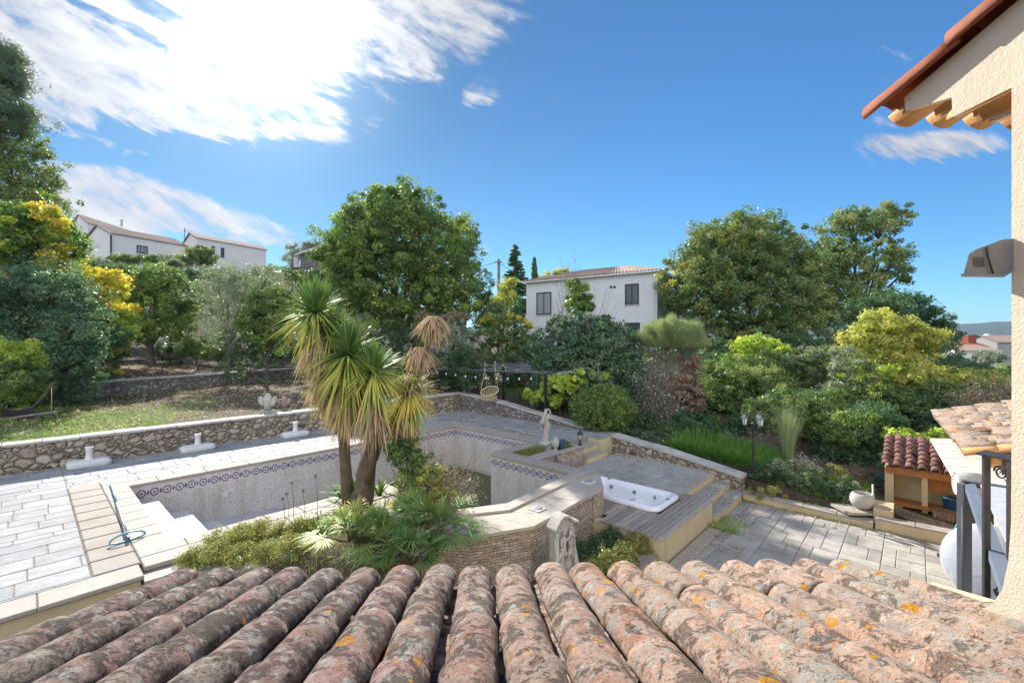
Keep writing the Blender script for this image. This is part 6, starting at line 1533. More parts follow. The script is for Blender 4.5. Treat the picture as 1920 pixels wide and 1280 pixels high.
# rose bush: green at the left, brown and twiggy at the right
rb_ = twigs('rose_bush', 'straggly rose bush with brown seed heads right of the palm trunks', 'shrub', 7.7, [(765, 890, 40, 45), (815, 900, 45, 45), (862, 900, 44, 36), (800, 860, 50, 36), (840, 930, 50, 26)], 230, .26, .009, 'deadwood', 800, basez=-.1, sub=3, leafs=('rust', 5200, .028, .04))
g2 = np.random.default_rng(8); P, N, tone, cc = crown_cloud(lobes_px([(765, 855, 32, 26), (745, 840, 24, 14), (785, 880, 30, 34), (770, 905, 24, 34), (760, 825, 26, 10)], 7.6), 5200, .09, g2, .3, 40)
v, f, tv = leafmesh(P-np.array(rb_['_o']), N, .042*(.6+.8*g2.random(len(P))), .65, tone, g2); npobj('green_leaves', np_mesh('green_leaves', v, f, tone=tv), L['mid'], rb_)
P, N, tone, cc = crown_cloud(lobes_px([(800, 900, 40, 40), (780, 940, 46, 24), (830, 925, 30, 24)], 7.5), 3800, .09, g2, .2, 30)
v, f, tv = leafmesh(P-np.array(rb_['_o']), N, .032*(.6+.8*g2.random(len(P))), .6, tone, g2); npobj('yellowing_leaves', np_mesh('yellowing_leaves', v, f, tone=tv), L['ochre'], rb_)
# bergenia: big round leaves
c = pz(905, 1060, -.75); t = thing('bergenia', 'large-leaved light green plant against the stone-clad wall', 'plant', c); n = 150
P = np.stack([g.normal(size=n)*.24, g.normal(size=n)*.14, .08+g.random(n)*.24], 1); v, f, tv = leafmesh(P, unit(g.normal(size=(n, 3))*.5+np.array([0, -.2, 1])), .15*(.6+.6*g.random(n)), .85, .4+.6*g.random(n), g, .1)
npobj('leaves', np_mesh('leaves', v, f, tone=tv), L['lime'], t)
c = pz(1000, 1065, -.85); bush('creeper', 'small dark creeper climbing the stone cladding left of the cherub relief', c, [((c.x-.03, c.y+.05, c.z+.25), (.16, .10, .28))], 'dark', 3000, .04, .6, .07, cat='plant')
for i, (u, v, r, lf, n) in enumerate([(1110, 1040, .42, 'dark', 12000), (1160, 1010, .40, 'dark', 12000), (1075, 1070, .30, 'dark', 6000), (1195, 1030, .26, 'heath', 9000), (1165, 1060, .28, 'heath', 9000), (1130, 1075, .26, 'heath', 6000)]):
    c = pz(u, v+14, -.93); h = .34 if lf == 'dark' else .44
    bush('cotoneaster_bush' if lf == 'dark' else 'sage_bush', ['spreading dark green bush right of the cherub relief', 'dark green bush against the front of the spa deck', 'dark green bush below the cherub relief at the roof edge', 'olive-green bush at the corner of the spa deck', 'olive-green bush beside the small wooden step', 'low olive-green bush at the roof edge by the dark bushes'][i], c,
         [((c.x, c.y, c.z+h*.4), (r, r*.8, h*.6)), ((c.x+r*.4, c.y+.05, c.z+h*.5), (r*.5, r*.5, h*.6))], lf, n, .030, .5, .09)
# weeds, planter grass
n = 2200; a = 8.8+g.random(n)*1.1; b = -8.08+g.random(n)*.6; x = .673*a+.740*b; y = .740*a-.673*b
blades('planter_grass', np.stack([x, y, np.full(n, -.05)], 1), .08, .006, 'heath', g, 1.0, kind='stuff', tone=g.random(n)*.8)
n = 1500; a = 12.1+g.random(n)*.3; b = -3.2+g.random(n)**2*3.6; x = .673*a+.740*b; y = .740*a-.673*b
blades('kerb_weeds', np.stack([x, y, np.full(n, -1.0)], 1), .06, .006, 'grass', g, 1.2, kind='stuff', tone=.2+g.random(n)*.8)
n = 900; a = 10.0+g.random(n)**2*.9-.1; b = -3.2+g.random(n)**2*.5; x = .673*a+.740*b; y = .740*a-.673*b
blades('step_weeds', np.stack([x, y, np.full(n, -1.0)], 1), .10, .006, 'grass', g, 1.2, kind='stuff', tone=.2+g.random(n)*.8)
c = AB(10.2, -7.42, -.03); bush('potted_plants', 'small green succulents filling the stone planter box', c, [((c.x, c.y, c.z+.06), (.22, .14, .10)), ((c.x+.2, c.y+.2, c.z+.06), (.16, .12, .10))], 'mid', 2600, .03, .5, .06, cat='plant')
# weeds on the bed surface
n = 9000; a = 1.3+g.random(n)*5.8; b = -7.4+g.random(n)*3.2; ok = ((a < 3.9) & (a > 2.3)) | ((b > -4.5) & (a > 3.9)); a, b = a[ok], b[ok]; n = len(a); x = .673*a+.740*b; y = .740*a-.673*b
blades('bed_weeds', np.stack([x, y, soilz(a, b)-.01], 1), .12, .007, 'grass', g, 1.0, kind='stuff', tone=g.random(n)*.7)

# scrub crowding the strip between the far kerb and the slope
zk = lambda a, b: gz(*AB(a, b).xy)
r_ = []
gk = np.random.default_rng(44)
for k in range(26):
    a = 12.82+gk.random()*.6; b = -3.05+2.35*k/26; h = .12+.22*gk.random()
    q = AB(a, b, 0); r_.append(((q.x, q.y, zk(a, b)+h*.6), (.16+.10*gk.random(), .16, h)))
c0_ = AB(13.0, -1.9, zk(13.0, -1.9)-.1)
bush('kerb_scrub', 'mixed green scrub crowding the soil strip behind the far kerb', tuple(c0_), r_, 'dark', 24000, .036, .5, .09)
bush('kerb_scrub', 'dry straw-coloured sprigs mixed into the scrub behind the far kerb', tuple(c0_+Vector((0, 0, .01))), [(p_, (q_[0]*1.1, q_[1], q_[2]*1.2)) for p_, q_ in r_[::2]], 'dry', 5000, .03, .3, .09, flat=1.2)
# ------------------------------------------------------------------ neighbouring houses
class Wall2:
    """vertical wall from p to q (ground points) used to place openings by (s, z)"""
    def __init__(s, p, q): s.p = Vector((*p, 0)); s.q = Vector((*q, 0)); s.d = (s.q-s.p).normalized(); s.len = (s.q-s.p).length; s.n = Vector((s.d.y, -s.d.x, 0))
    def at(s, t, z, off=0.0): r = s.p+s.d*t+s.n*off; r.z = z; return r
    def hit(s, u, v):   # where the sight line through photo pixel (u, v) meets this wall
        k = (u-960)/F; t = (k*s.p.y-s.p.x)/(s.d.x-k*s.d.y); y = s.p.y+s.d.y*t; return t, CAMZ+(640-v)/F*y
def window(wl, t0, t1, z0, z1, parent, panes=2, glass='glass_dark', depth=.12, fr=.06):
    mb = MB(); c = lambda t, z, o: wl.at(t, z, o)
    def bar(ta, tb, za, zb, o0=-.02, o1=.03): mb.hexa([c(ta, za, o0), c(tb, za, o0), c(tb, za, o1), c(ta, za, o1)][::-1], [c(ta, zb, o0), c(tb, zb, o0), c(tb, zb, o1), c(ta, zb, o1)][::-1])
    bar(t0, t0+fr, z0, z1); bar(t1-fr, t1, z0, z1); bar(t0+fr, t1-fr, z1-fr, z1); bar(t0+fr, t1-fr, z0, z0+fr)
    for i in range(1, panes): m = t0+(t1-t0)*i/panes; bar(m-fr*.4, m+fr*.4, z0+fr, z1-fr, -.02, .02)
    w_ = mb.build('window', M['win_frame'], parent)
    p_ = MB(); p_.add([c(t0+fr, z0+fr, .008), c(t1-fr, z0+fr, .008), c(t1-fr, z1-fr, .008), c(t0+fr, z1-fr, .008)], [(0, 1, 2, 3)])
    p_.build('pane', M[glass], w_)
    s_ = MB(); s_.hexa([c(t0-.05, z0-.06, 0.0), c(t1+.05, z0-.06, 0.0), c(t1+.05, z0-.06, .07), c(t0-.05, z0-.06, .07)][::-1], [c(t0-.05, z0-.005, 0.0), c(t1+.05, z0-.005, 0.0), c(t1+.05, z0-.005, .07), c(t0-.05, z0-.005, .07)][::-1]); s_.build('sill', M['capstone'], w_)
    return w_
def tiled(mb, e0, e1, up, n, rowsp=.26):
    """corrugated tile slope: e0->e1 the eave, up = vector from the eave to the ridge (may taper with up2)"""
    e0, e1 = Vector(e0), Vector(e1); d = e1-e0; u0, u1 = (Vector(up[0]), Vector(up[1])) if isinstance(up, list) else (Vector(up), Vector(up))
    nn = d.cross((u0+u1)/2).normalized(); nn = nn if nn.z > 0 else -nn; o = len(mb.v); K = max(4, int(d.length/rowsp))*4; S = 5
    for j in range(S+1):
        for i in range(K+1):
            t = i/K; ph = math.cos(t*K/4*2*math.pi); p = (e0+d*t).lerp(e0+u0+((e1+u1)-(e0+u0))*t, j/S)
            mb.v.append(p+nn*(.045*ph+.015*((j*7+i//4*3) % 3)*.5))
    for j in range(S):
        for i in range(K): a = o+j*(K+1)+i; mb.f.append([a, a+1, a+K+2, a+K+1]); mb.sm.append(True)
def quadprism(mb, pts, z0, z1): mb.prism([tuple(p)[:2] for p in pts], z0, z1)

# white two-storey house
hs = thing('two_storey_house', 'white two-storey house with dark windows under a shallow tiled roof', 'house', (5.7, 34, 1.6))
Lh, Rh = (1.2, 37.0), (10.16, 31.0); WF = Wall2(Lh, Rh); bd = Vector((.556, .831, 0)); EZ = 7.88
Lb, Rb = Vector((*Lh, 0))+bd*8, Vector((*Rh, 0))+bd*8
mb = MB(); quadprism(mb, [Lh, Rh, Rb, Lb], .2, EZ); mb.build('wall', M['white_wall'], hs)
ov = .28; dn_ = WF.d
e = [Vector((*Lh, EZ))-dn_*ov-bd*ov, Vector((*Rh, EZ))+dn_*ov-bd*ov, Vector((*Rh, EZ))+bd*(8+ov)+dn_*ov, Vector((*Lh, EZ))+bd*(8+ov)-dn_*ov]
ctr = (e[0]+e[1]+e[2]+e[3])/4; ra = ctr-dn_*2.0+Vector((0, 0, 1.15)); rb2 = ctr+dn_*2.0+Vector((0, 0, 1.15))
rfm = MB(); zo = Vector((0, 0, .14))
tiled(rfm, e[0]+zo, e[1]+zo, [ra-e[0], rb2-e[1]], 1); tiled(rfm, e[1]+zo, e[2]+zo, [rb2-e[1], rb2-e[2]], 1); tiled(rfm, e[2]+zo, e[3]+zo, [rb2-e[2], ra-e[3]], 1); tiled(rfm, e[3]+zo, e[0]+zo, [ra-e[3], ra-e[0]], 1)
rfm.build('roof', M['far_tile'], hs)
mb = MB(); quadprism(mb, [p for p in e], EZ-.02, EZ+.10); mb.build('eave_board', M['far_wall'], hs)
for (u0, u1, v0, v1, gl) in ((1006, 1034, 549, 590, 'glass_light'), (1172, 1198, 533, 571, 'glass_dark'), (1172, 1200, 605, 642, 'glass_dark')):
    t0, zt = WF.hit(u0, v0); t1, _ = WF.hit(u1, v0); _, zb_ = WF.hit(u0, v1); window(WF, t0, t1, zb_, zt, hs, 2, gl, fr=.09)
for u in (1146, 1152.5):
    t, z = WF.hit(u, 538); Mx = Vector((0, 0, 1)).rotation_difference(WF.n).to_matrix(); MB().lathe(WF.at(t, z), [(.10, 0), (.10, .03), (.06, .04), (.001, .02)], 14, M=Mx).build('wall_vent', M['win_frame'], hs)
t, z = WF.hit(1222, 600)
MB().tube([WF.at(t+.2, 1.0, .06), WF.at(t+.2, EZ-.2, .06)], .04, 8).build('downpipe', M['far_wall'], hs)

def gable_house(name, label, corner, front_end, gdir_end, eave, rise, base, ov=.2, chimney=None, wmat='far_wall'):
    """corner: shared corner of gable and long wall; front_end: far end of the long wall; gdir_end: far end of the gable wall"""
    c = Vector((*corner, 0)); f = Vector((*front_end, 0)); g_ = Vector((*gdir_end, 0)); b = f+(g_-c)
    t = thing(name, label, 'house', (c.x, c.y, base)); gm = (c+g_)/2; fm = (f+b)/2; z = lambda p, h: Vector((p.x, p.y, h))
    mb = MB(); mb.add([z(c, base), z(f, base), z(b, base), z(g_, base), z(c, eave), z(f, eave), z(b, eave), z(g_, eave), z(gm, eave+rise), z(fm, eave+rise)], [(0, 1, 5, 4), (1, 2, 6, 9, 5), (2, 3, 7, 6), (3, 0, 4, 8, 7), (4, 5, 9, 8), (6, 7, 8, 9)])
    mb.build('wall', M[wmat], t)
    ld = (f-c).normalized()*ov; gd = (g_-c).normalized()*ov; rf = MB(); dz = rise*ov/((g_-c).length/2)
    up1 = z(gm, eave+rise)-z(c, eave); up2 = z(gm, eave+rise)-z(g_, eave); zo = Vector((0, 0, .10))
    tiled(rf, z(c-ld-gd, eave-dz)+zo, z(f+ld-gd, eave-dz)+zo, up1+gd+Vector((0, 0, dz)), 1); tiled(rf, z(f+ld+gd, eave-dz)+zo, z(c-ld+gd, eave-dz)+zo, [z(fm, eave+rise)-z(f+gd, eave-dz)]*2, 1)
    rf.build('roof', M['far_tile'], t)
    ub = MB()
    for (p_, q_) in ((c-gd, gm), (g_+gd, gm)):
        a_ = z(p_-ld, eave-dz+.0); b_ = z(q_-ld, eave+rise+.0); ub.add([a_, b_, b_+Vector((0, 0, .12)), a_+Vector((0, 0, .12)), a_+ld, b_+ld, b_+ld+Vector((0, 0, .11)), a_+ld+Vector((0, 0, .11))], [(0, 1, 2, 3), (7, 6, 5, 4), (0, 4, 5, 1), (3, 2, 6, 7), (0, 3, 7, 4), (1, 5, 6, 2)])
    ub.build('verge', M['far_tile'], t)
    return t, Wall2(corner, front_end), Wall2(gdir_end, corner)
h1, w1, g1 = gable_house('white_house', 'nearer of the white gabled houses on the hill, long low side behind the hedge', (-49.8, 55), (-46, 62.4), (-56.9, 59), 16.4, 1.5, 9.0)
t0, zt = w1.hit(256, 459); t1, _ = w1.hit(277, 459); _, zb_ = w1.hit(256, 473.5); window(w1, t0, t1, zb_, zt, h1, 3, 'glass_light', fr=.12)
MB().tube([(-49.75, 54.9, 16.2), (-49.75, 54.9, 9.5)], .09, 8).build('downpipe', M['win_frame'], h1)
h2, w2, g2_ = gable_house('white_house', 'rear white gabled house standing higher behind the hedge house', (W(165, 418, 69).x, 69), (W(258, 434, 79).x, 79), (W(131, 432, 73).x, 73), 21.4, 1.9, 10.5)
t0, zt = g2_.hit(139, 431); t1, _ = g2_.hit(145.5, 431); _, zb_ = g2_.hit(139, 445); window(g2_, t0, t1, zb_, zt, h2, 1, 'glass_dark', fr=.12)
cq = W(228, 418, 75); MB().lathe((cq.x, cq.y, cq.z-.6), [(.14, 0), (.14, 1.0), (.3, 1.05), (.3, 1.15), (.001, 1.2)], 10).build('flue', M['far_wall'], h2)
h3, w3, g3 = gable_house('white_house', 'rightmost long white house on the hill with an aerial on its gable', (W(370, 446, 60).x, 60), (W(499, 467, 68).x, 68), (W(344, 451, 64).x, 64), 17.0, 1.1, 9.5)
for u0 in (396.5, 414): 
    t0, zt = w3.hit(u0, 461 if u0 < 400 else 464); t1, _ = w3.hit(u0+6.5, 461); _, zb_ = w3.hit(u0, 477 if u0 < 400 else 482); window(w3, t0, t1, zb_, zt, h3, 1, 'glass_dark', fr=.10)
p_ = W(346, 452, 62); ae = MB(); ae.tube([(p_.x, p_.y, p_.z), (p_.x, p_.y, p_.z+1.9)], .035, 5); ae.tube([(p_.x-.3, p_.y, p_.z+1.5), (p_.x+1.2, p_.y-.2, p_.z+1.2)], .02, 4)
for k in range(5): q = Vector((p_.x+.1+k*.25, p_.y-.05, p_.z+1.42-k*.05)); ae.tube([q-Vector((0, 0, .25)), q+Vector((0, 0, .25))], .014, 4)
ae.build('aerial', M['win_frame'], h3)
# low stone house half behind the huge tree
c0 = W(562, 500, 46); sh = thing('stone_house', 'small stone house with tiled roof half hidden behind the huge tree', 'house', (c0.x, 46, 6))
WS = Wall2((W(563, 0, 46).x, 46), (W(622, 0, 41).x, 41)); bd2 = Vector((.62, .78, 0))
mb = MB(); quadprism(mb, [WS.p, WS.q, WS.q+bd2*5, WS.p+bd2*5], 3, W(600, 466, 43).z); mb.build('wall', M['rubble_grey'], sh)
e0 = WS.at(-.4, W(600, 466, 43).z+.05, .35); e1 = WS.at(WS.len+.3, e0.z, .35); rf = MB(); tiled(rf, e0, e1, bd2*3+Vector((0, 0, 1.3)), 1); rf.build('roof', M['far_tile'], sh)
mb = MB(); pts = [WS.at(-.5, e0.z-.12, .4), WS.at(WS.len+.3, e0.z-.12, .4), WS.at(WS.len+.3, e0.z-.12, -5), WS.at(-.5, e0.z-.12, -5)]; quadprism(mb, pts, e0.z-.14, e0.z-.02); mb.build('eave_board', M['far_wall'], sh)
t0, zt = WS.hit(575, 502); t1, _ = WS.hit(583, 502); window(WS, t0, t1, zt-1.0, zt, sh, 1, 'glass_dark', fr=.1)
MB().obox(WS.at(-.35, e0.z-1.9, .3), .35, .35, 3.2, rot=.7).build('porch_post', M['far_wall'], sh)
MB().sheet([WS.at(-1.1, e0.z-1.5, .9), WS.at(.3, e0.z-1.5, .9), WS.at(.3, e0.z-1.35, 0), WS.at(-1.1, e0.z-1.35, 0)], .1).build('porch_roof', M['far_tile'], sh)
# dark carport roof beside it
cp_ = thing('carport', 'flat dark carport roof on the bank left of the small stone house', 'carport', W(530, 520, 43)); 
MB().sheet([W(498, 511, 43), W(552, 516, 41), W(560, 512, 46), W(520, 507, 48)], .18).build('roof_sheet', M['win_frame'], cp_)
for u_ in (505, 548): q = W(u_, 514, 42.3); MB().tube([q, (q.x, q.y, q.z-2.4)], .06, 6).build('post', M['win_frame'], cp_)
# retaining wall low on the slope
q = [W(188, 636, 35), W(420, 640, 35)]; rw = MB(); rw.hexa([Vector((q[0].x, 35, 1.8)), Vector((q[1].x, 35, 1.8)), Vector((q[1].x, 35.3, 1.8)), Vector((q[0].x, 35.3, 1.8))], [Vector((q[0].x, 35, 3.35)), Vector((q[1].x, 35, 3.3)), Vector((q[1].x, 35.3, 3.3)), Vector((q[0].x, 35.3, 3.35))])
rw.build('retaining_wall', M['capstone'], None, (q[0].x, 35, 2), 'plain grey rendered retaining wall behind the orange tree', 'wall')
# shed roof at the left edge
sd_ = thing('garden_shed', 'grey shed roof just showing at the left edge above the leafy bush', 'shed', W(-20, 660, 15.5))
MB().sheet([W(-60, 646, 14.8), W(20, 640, 15.0), W(12, 624, 17.0), W(-60, 628, 17.0)][::1], .06).build('roof', M['lid_grey'], sd_)
MB().hexa([Vector((W(-55, 0, 15.1).x, 15.1, .3)), Vector((W(14, 0, 15.2).x, 15.2, .3)), Vector((W(8, 0, 16.8).x, 16.8, .3)), Vector((W(-60, 0, 16.8).x, 16.8, .3))], [Vector((W(-55, 0, 15.1).x, 15.1, 2.86)), Vector((W(14, 0, 15.2).x, 15.2, 2.9)), Vector((W(8, 0, 16.8).x, 16.8, 3.1)), Vector((W(-60, 0, 16.8).x, 16.8, 3.1))]).build('wall', M['deadwood'], sd_)

# utility pole and wires
up = thing('utility_pole', 'wooden utility pole with wires left of the fir tree', 'pole', (W(935, 0, 36).x, 36, gz(W(935, 0, 36).x, 36)))
pt = W(935, 486, 36); MB().tube([(pt.x, 36, gz(pt.x, 36)-.2), pt], [.17, .12], 9).build('post', M['bark_grey'], up)
def sag(p, q, s, n=14): return [p.lerp(q, i/n)-Vector((0, 0, s*4*(i/n)*(1-i/n))) for i in range(n+1)]
for (p, q, s) in ((pt-Vector((0, 0, .2)), W(700, 500, 48), .8), (pt-Vector((0, 0, .3)), W(1110, 540, 60), 1.2), (pt-Vector((0, 0, 1.8)), W(640, 532, 48), .5)):
    MB().tube(sag(p, q, s), .022, 4).build('wire', M['win_frame'], up)
MB().obox((pt.x, 35.85, pt.z-.25), .6, .08, .08).build('crossarm', M['bark_grey'], up)

# far hills and distant houses at the right
def ridge():
    n = 90; g = np.random.default_rng(3); V = []; rows = 9
    for j in range(rows):
        for i in range(n+1):
            az = R(-20+95*i/n); d = 2600+j*150; h = -40+(640-604)/F*3000*(1-((j-5)/5.5)**2*.9)
            h *= 1+.10*math.sin(i*.31+.6)+.05*math.sin(i*.9)+.02*math.sin(i*2.3+j)
            V.append((math.sin(az)*d, math.cos(az)*d, max(h, -40) if j else -60))
    f = [(j*(n+1)+i, j*(n+1)+i+1, (j+1)*(n+1)+i+1, (j+1)*(n+1)+i) for j in range(rows-1) for i in range(n)]
    npobj('hills', np_mesh('hills', np.array(V), f), M['hill'], smooth=True, kind='structure')
ridge()
def box_house(name, label, u0, u1, vt, vb, d, roofm, wallm, dep=7, rise=1.6):
    a, b = W(u0, vt, d), W(u1, vt, d); z0 = W(u0, vb, d).z-6; t = thing(name, label, 'house', (a.x, d, z0))
    mb = MB(); mb.hexa([Vector((a.x, d, z0)), Vector((b.x, d, z0)), Vector((b.x, d+dep, z0)), Vector((a.x, d+dep, z0))], [Vector((a.x, d, a.z)), Vector((b.x, d, a.z)), Vector((b.x, d+dep, a.z)), Vector((a.x, d+dep, a.z))]); mb.build('wall', M[wallm], t)
    rf = MB(); tiled(rf, (a.x-.4, d-.4, a.z+.05), (b.x+.4, d-.4, a.z+.05), Vector((0, dep/2+.4, rise)), 1); tiled(rf, (b.x+.4, d+dep+.4, a.z+.05), (a.x-.4, d+dep+.4, a.z+.05), Vector((0, -dep/2-.4, rise)), 1); rf.build('roof', M[roofm], t)
    mb = MB()
    for x in (a.x, b.x): mb.add([(x, d, a.z), (x, d+dep, a.z), (x, d+dep/2, a.z+rise)], [(0, 1, 2)])
    mb.build('gable', M[wallm], t)
    return t
b1 = box_house('distant_house', 'distant house with a long orange tiled roof and a red chimney', 1782, 1850, 651, 668, 85, 'terracotta', 'lid_grey', 8, 1.3)
q = W(1818, 640, 88); MB().obox((q.x, q.y, q.z+.3), 1.6, 1.2, 2.0, ch=.05).build('chimney', M['orange_red'], b1)
b2 = box_house('distant_house', 'distant white house beside the red-chimneyed one', 1848, 1885, 637, 655, 120, 'far_wall', 'white_wall', 8, .6)
b3 = box_house('distant_house', 'distant pale house half hidden by the cream wall', 1870, 1930, 642, 665, 100, 'far_tile', 'lid_grey', 8, 1.6)
q = W(1851, 633, 110); MB().blob(q, (1.0, .9, 1.0), 12, 8).build('white_dish', M['white_plastic'], None, q, 'round white dome on a distant rooftop', 'dome')
b4 = box_house('distant_house', 'lowest distant house with a faded roof in front of the others', 1800, 1870, 658, 672, 70, 'far_tile', 'far_wall', 7, .9)

# ------------------------------------------------------------------ pergola, lights, chair
pg = thing('pergola', 'thin black wire pergola over the far corner of the pool deck', 'pergola', AB(12.5, -12, 0))
PT = {'A': Vector((*W(803, 0, 19.3).xy, 1.78)), 'B': Vector((*W(1023, 0, 16.2).xy, 1.80)), 'C': Vector((*W(1118, 0, 19.5).xy, 2.1)), 'D': Vector((*W(880, 0, 23.5).xy, 2.1)), 'E': Vector((*W(944, 0, 18.4).xy, 1.95))}
for k, zb_ in (('A', 0), ('B', .45), ('C', -.2), ('D', .9), ('E', .55)):
    p = PT[k]; MB().obox((p.x, p.y, (p.z+zb_)/2), .075, .075, p.z-zb_, rot=.75).build('post', M['black'], pg)
for k, l in (('A', 'B'), ('B', 'C'), ('C', 'D'), ('D', 'A')):
    q = MB(); beam(q, PT[k], PT[l], .035, .035); q.build('beam', M['black'], pg)
for i in range(9):
    t = (i+1)/10; p = PT['A'].lerp(PT['D'], t); q = PT['B'].lerp(PT['C'], t)
    MB().tube(sag(p+(p-q)*.10, q+(q-p)*.12, .08), .013, 4).build('wire', M['alu'], pg)
for k in range(3):
    p = PT['B'].lerp(PT['C'], .2+k*.3); MB().tube(sag(p, p+Vector((1.6, 1.2, .35)), .05), .008, 4).build('wire', M['grey_metal'], pg)
sl_ = thing('string_lights', 'string of small white festoon bulbs hung below the pergola wires', 'lights', PT['A'])
p = PT['A']+Vector((.2, -.05, -.02)); q = PT['B']+Vector((-.3, .1, -.10)); pts = sag(p, q, .12, 20)
MB().tube(pts, .006, 4).build('cord', M['black'], sl_)
for i in range(1, 20, 2):
    c = pts[i]-Vector((0, 0, .07)); MB().lathe(c, [(.001, -.045), (.03, -.025), (.034, 0), (.022, .03), (.014, .06)], 10).build('bulb', M['bulb'], sl_)
# macramé chair
cc0 = W(918, 733, 18.0); ch = thing('hanging_chair', 'round cream macrame chair hanging from the pergola', 'chair', cc0)
rx = .36; ringp = [cc0+Vector((math.cos(t)*rx, math.sin(t)*rx*.9, math.sin(t)*.16+math.cos(t)*.06)) for t in [2*math.pi*i/28 for i in range(29)]]
MB().tube(ringp, .026, 7, cap=False).build('rim', M['rope'], ch)
nt = MB()
for i in range(20):
    t = 2*math.pi*i/20
    for sg in (1, -1):
        pts = []
        for k in range(6):
            s = 1-k/5*.75; tt = t+sg*k*.16; pts.append(cc0+Vector((math.cos(tt)*rx*s, math.sin(tt)*rx*.9*s, math.sin(tt)*.16*s+math.cos(tt)*.06*s-.26*(1-s*s)**.8)))
        nt.tube(pts, .009, 4, cap=False)
nt.build('netting', M['rope'], ch)
fr = MB()
for i in range(16):
    t = math.pi+math.pi*(i/15); b0 = cc0+Vector((math.cos(t)*rx*.8, math.sin(t)*rx*.7, -.18)); fr.tube([b0, b0-Vector((0, 0, .20))], [.014, .020], 5)
fr.build('fringe', M['rope'], ch)
top1, top2 = cc0+Vector((-.20, .1, .90)), cc0+Vector((.22, .1, .92)); rp = MB()
for tpt, a_ in ((top1, 3.3), (top1, 1.9), (top2, -.15), (top2, .9)):
    rp.tube([cc0+Vector((math.cos(a_)*rx, math.sin(a_)*rx*.9, math.sin(a_)*.16)), tpt], .011, 5)
rp.tube([top1, top1+Vector((0, .1, .3))], .01, 5); rp.tube([top2, top2+Vector((0, .1, .3))], .01, 5)
rp.build('rope', M['rope'], ch)
# folded parasol behind the palm
fp = thing('folded_parasol', 'folded grey-beige parasol beside the pergola post behind the palm', 'parasol', (W(786, 0, 18.6).x, 18.6, 0))
c = fp.location.copy(); MB().tube([c, c+Vector((0, 0, 2.0))], .022, 8).build('pole', M['alu'], fp)
pts = []; mm = MB(); mm.lathe(c+Vector((0, 0, .75)), [(.16, 0), (.15, .1), (.12, .5), (.06, 1.1), (.015, 1.25)], 16, squash=(1, .8)); mm.build('canopy', M['stone_pink'], fp)

# ------------------------------------------------------------------ pool-deck objects
def umb_base(x, y):
    t = thing('parasol_base', 'white plastic parasol base nearest the left edge, against the rubble wall', 'parasol base', (x, y, 0), 'white parasol bases along the rubble wall')
    M3 = Matrix(((.673, -.740, 0), (.740, .673, 0), (0, 0, 1)))
    c = Vector((x, y, 0)); mb = MB(); mb.smooth = False
    P0 = lambda a, b, z: c+Vector((.673*a+.740*b, .740*a-.673*b, z))
    rings = [];
    for ins, z in ((.0, 0), (-.015, .03), (-.015, .11), (.005, .14), (.04, .16), (.20, .175)):
        rings.append([P0(a, b, z) for a, b in rr(-.38+ins, .38-ins, -.20+min(ins, .15), .20-min(ins, .15), .10-min(ins*.4, .05), 4)])
    m_ = len(rings[0]); vs = [p for r_ in rings for p in r_]; fs = [tuple(range(m_))]+[(k*m_+j, k*m_+i, (k+1)*m_+i, (k+1)*m_+j) for k in range(len(rings)-1) for i in range(m_) for j in [(i+1) % m_]]+[tuple(len(vs)-1-i for i in range(m_))]
    mb.smooth = True; mb.add(vs, fs); mb.build('weight', M['white_plastic'], t)
    MB().lathe(c+Vector((0, 0, .15)), [(.10, 0), (.09, .03), (.070, .06), (.066, .20), (.076, .28), (.078, .31), (.055, .31), (.05, .25)], 18).build('tube', M['white_plastic'], t)
    return t
ub0 = umb_base(*AB(1.04, -14.72).xy)
dup(ub0, AB(3.2, -14.62, 0), 'second white plastic parasol base along the rubble wall, above the pool steps'); dup(ub0, AB(5.75, -14.5, 0), 'white plastic parasol base nearest the palm, against the rubble wall')
# pool net
nt_ = thing('pool_net', 'pool skimmer net with a long two-piece pole lying on the beige coping', 'pool net', pz(240, 1000, .03))
a_, b_p, c_p = pz(207, 905, .05), pz(219, 942, .05), pz(238, 1004, .05); nt_['label'] = 'blue-hooped pool net with a long grey pole lying across the beige coping'
MB().tube([a_, b_p], .014, 8).build('pole', M['teal'], nt_); MB().tube([b_p, c_p+Vector((0, 0, .02))], .018, 8).build('pole', M['alu'], nt_)
h0, h1_ = pz(205, 1019, .05), pz(272, 999, .05); m0 = (h0+h1_)/2; ax_ = (h1_-h0)/2; ay_ = Vector((ax_.y, -ax_.x, 0))*.10+Vector((0, 0, -.03))
hp = [m0+ax_*math.cos(t)+ay_*math.sin(t)*-1.0+Vector((0, 0, .05*math.sin(t) if math.sin(t) > 0 else 0)) for t in [2*math.pi*i/30 for i in range(31)]]
MB().tube(hp, .013, 6, cap=False).build('hoop', M['teal'], nt_)
MB().tube([c_p-(c_p-b_p)*.06, c_p+(c_p-b_p)*.12], .024, 8).build('socket', M['blue_plastic'], nt_)

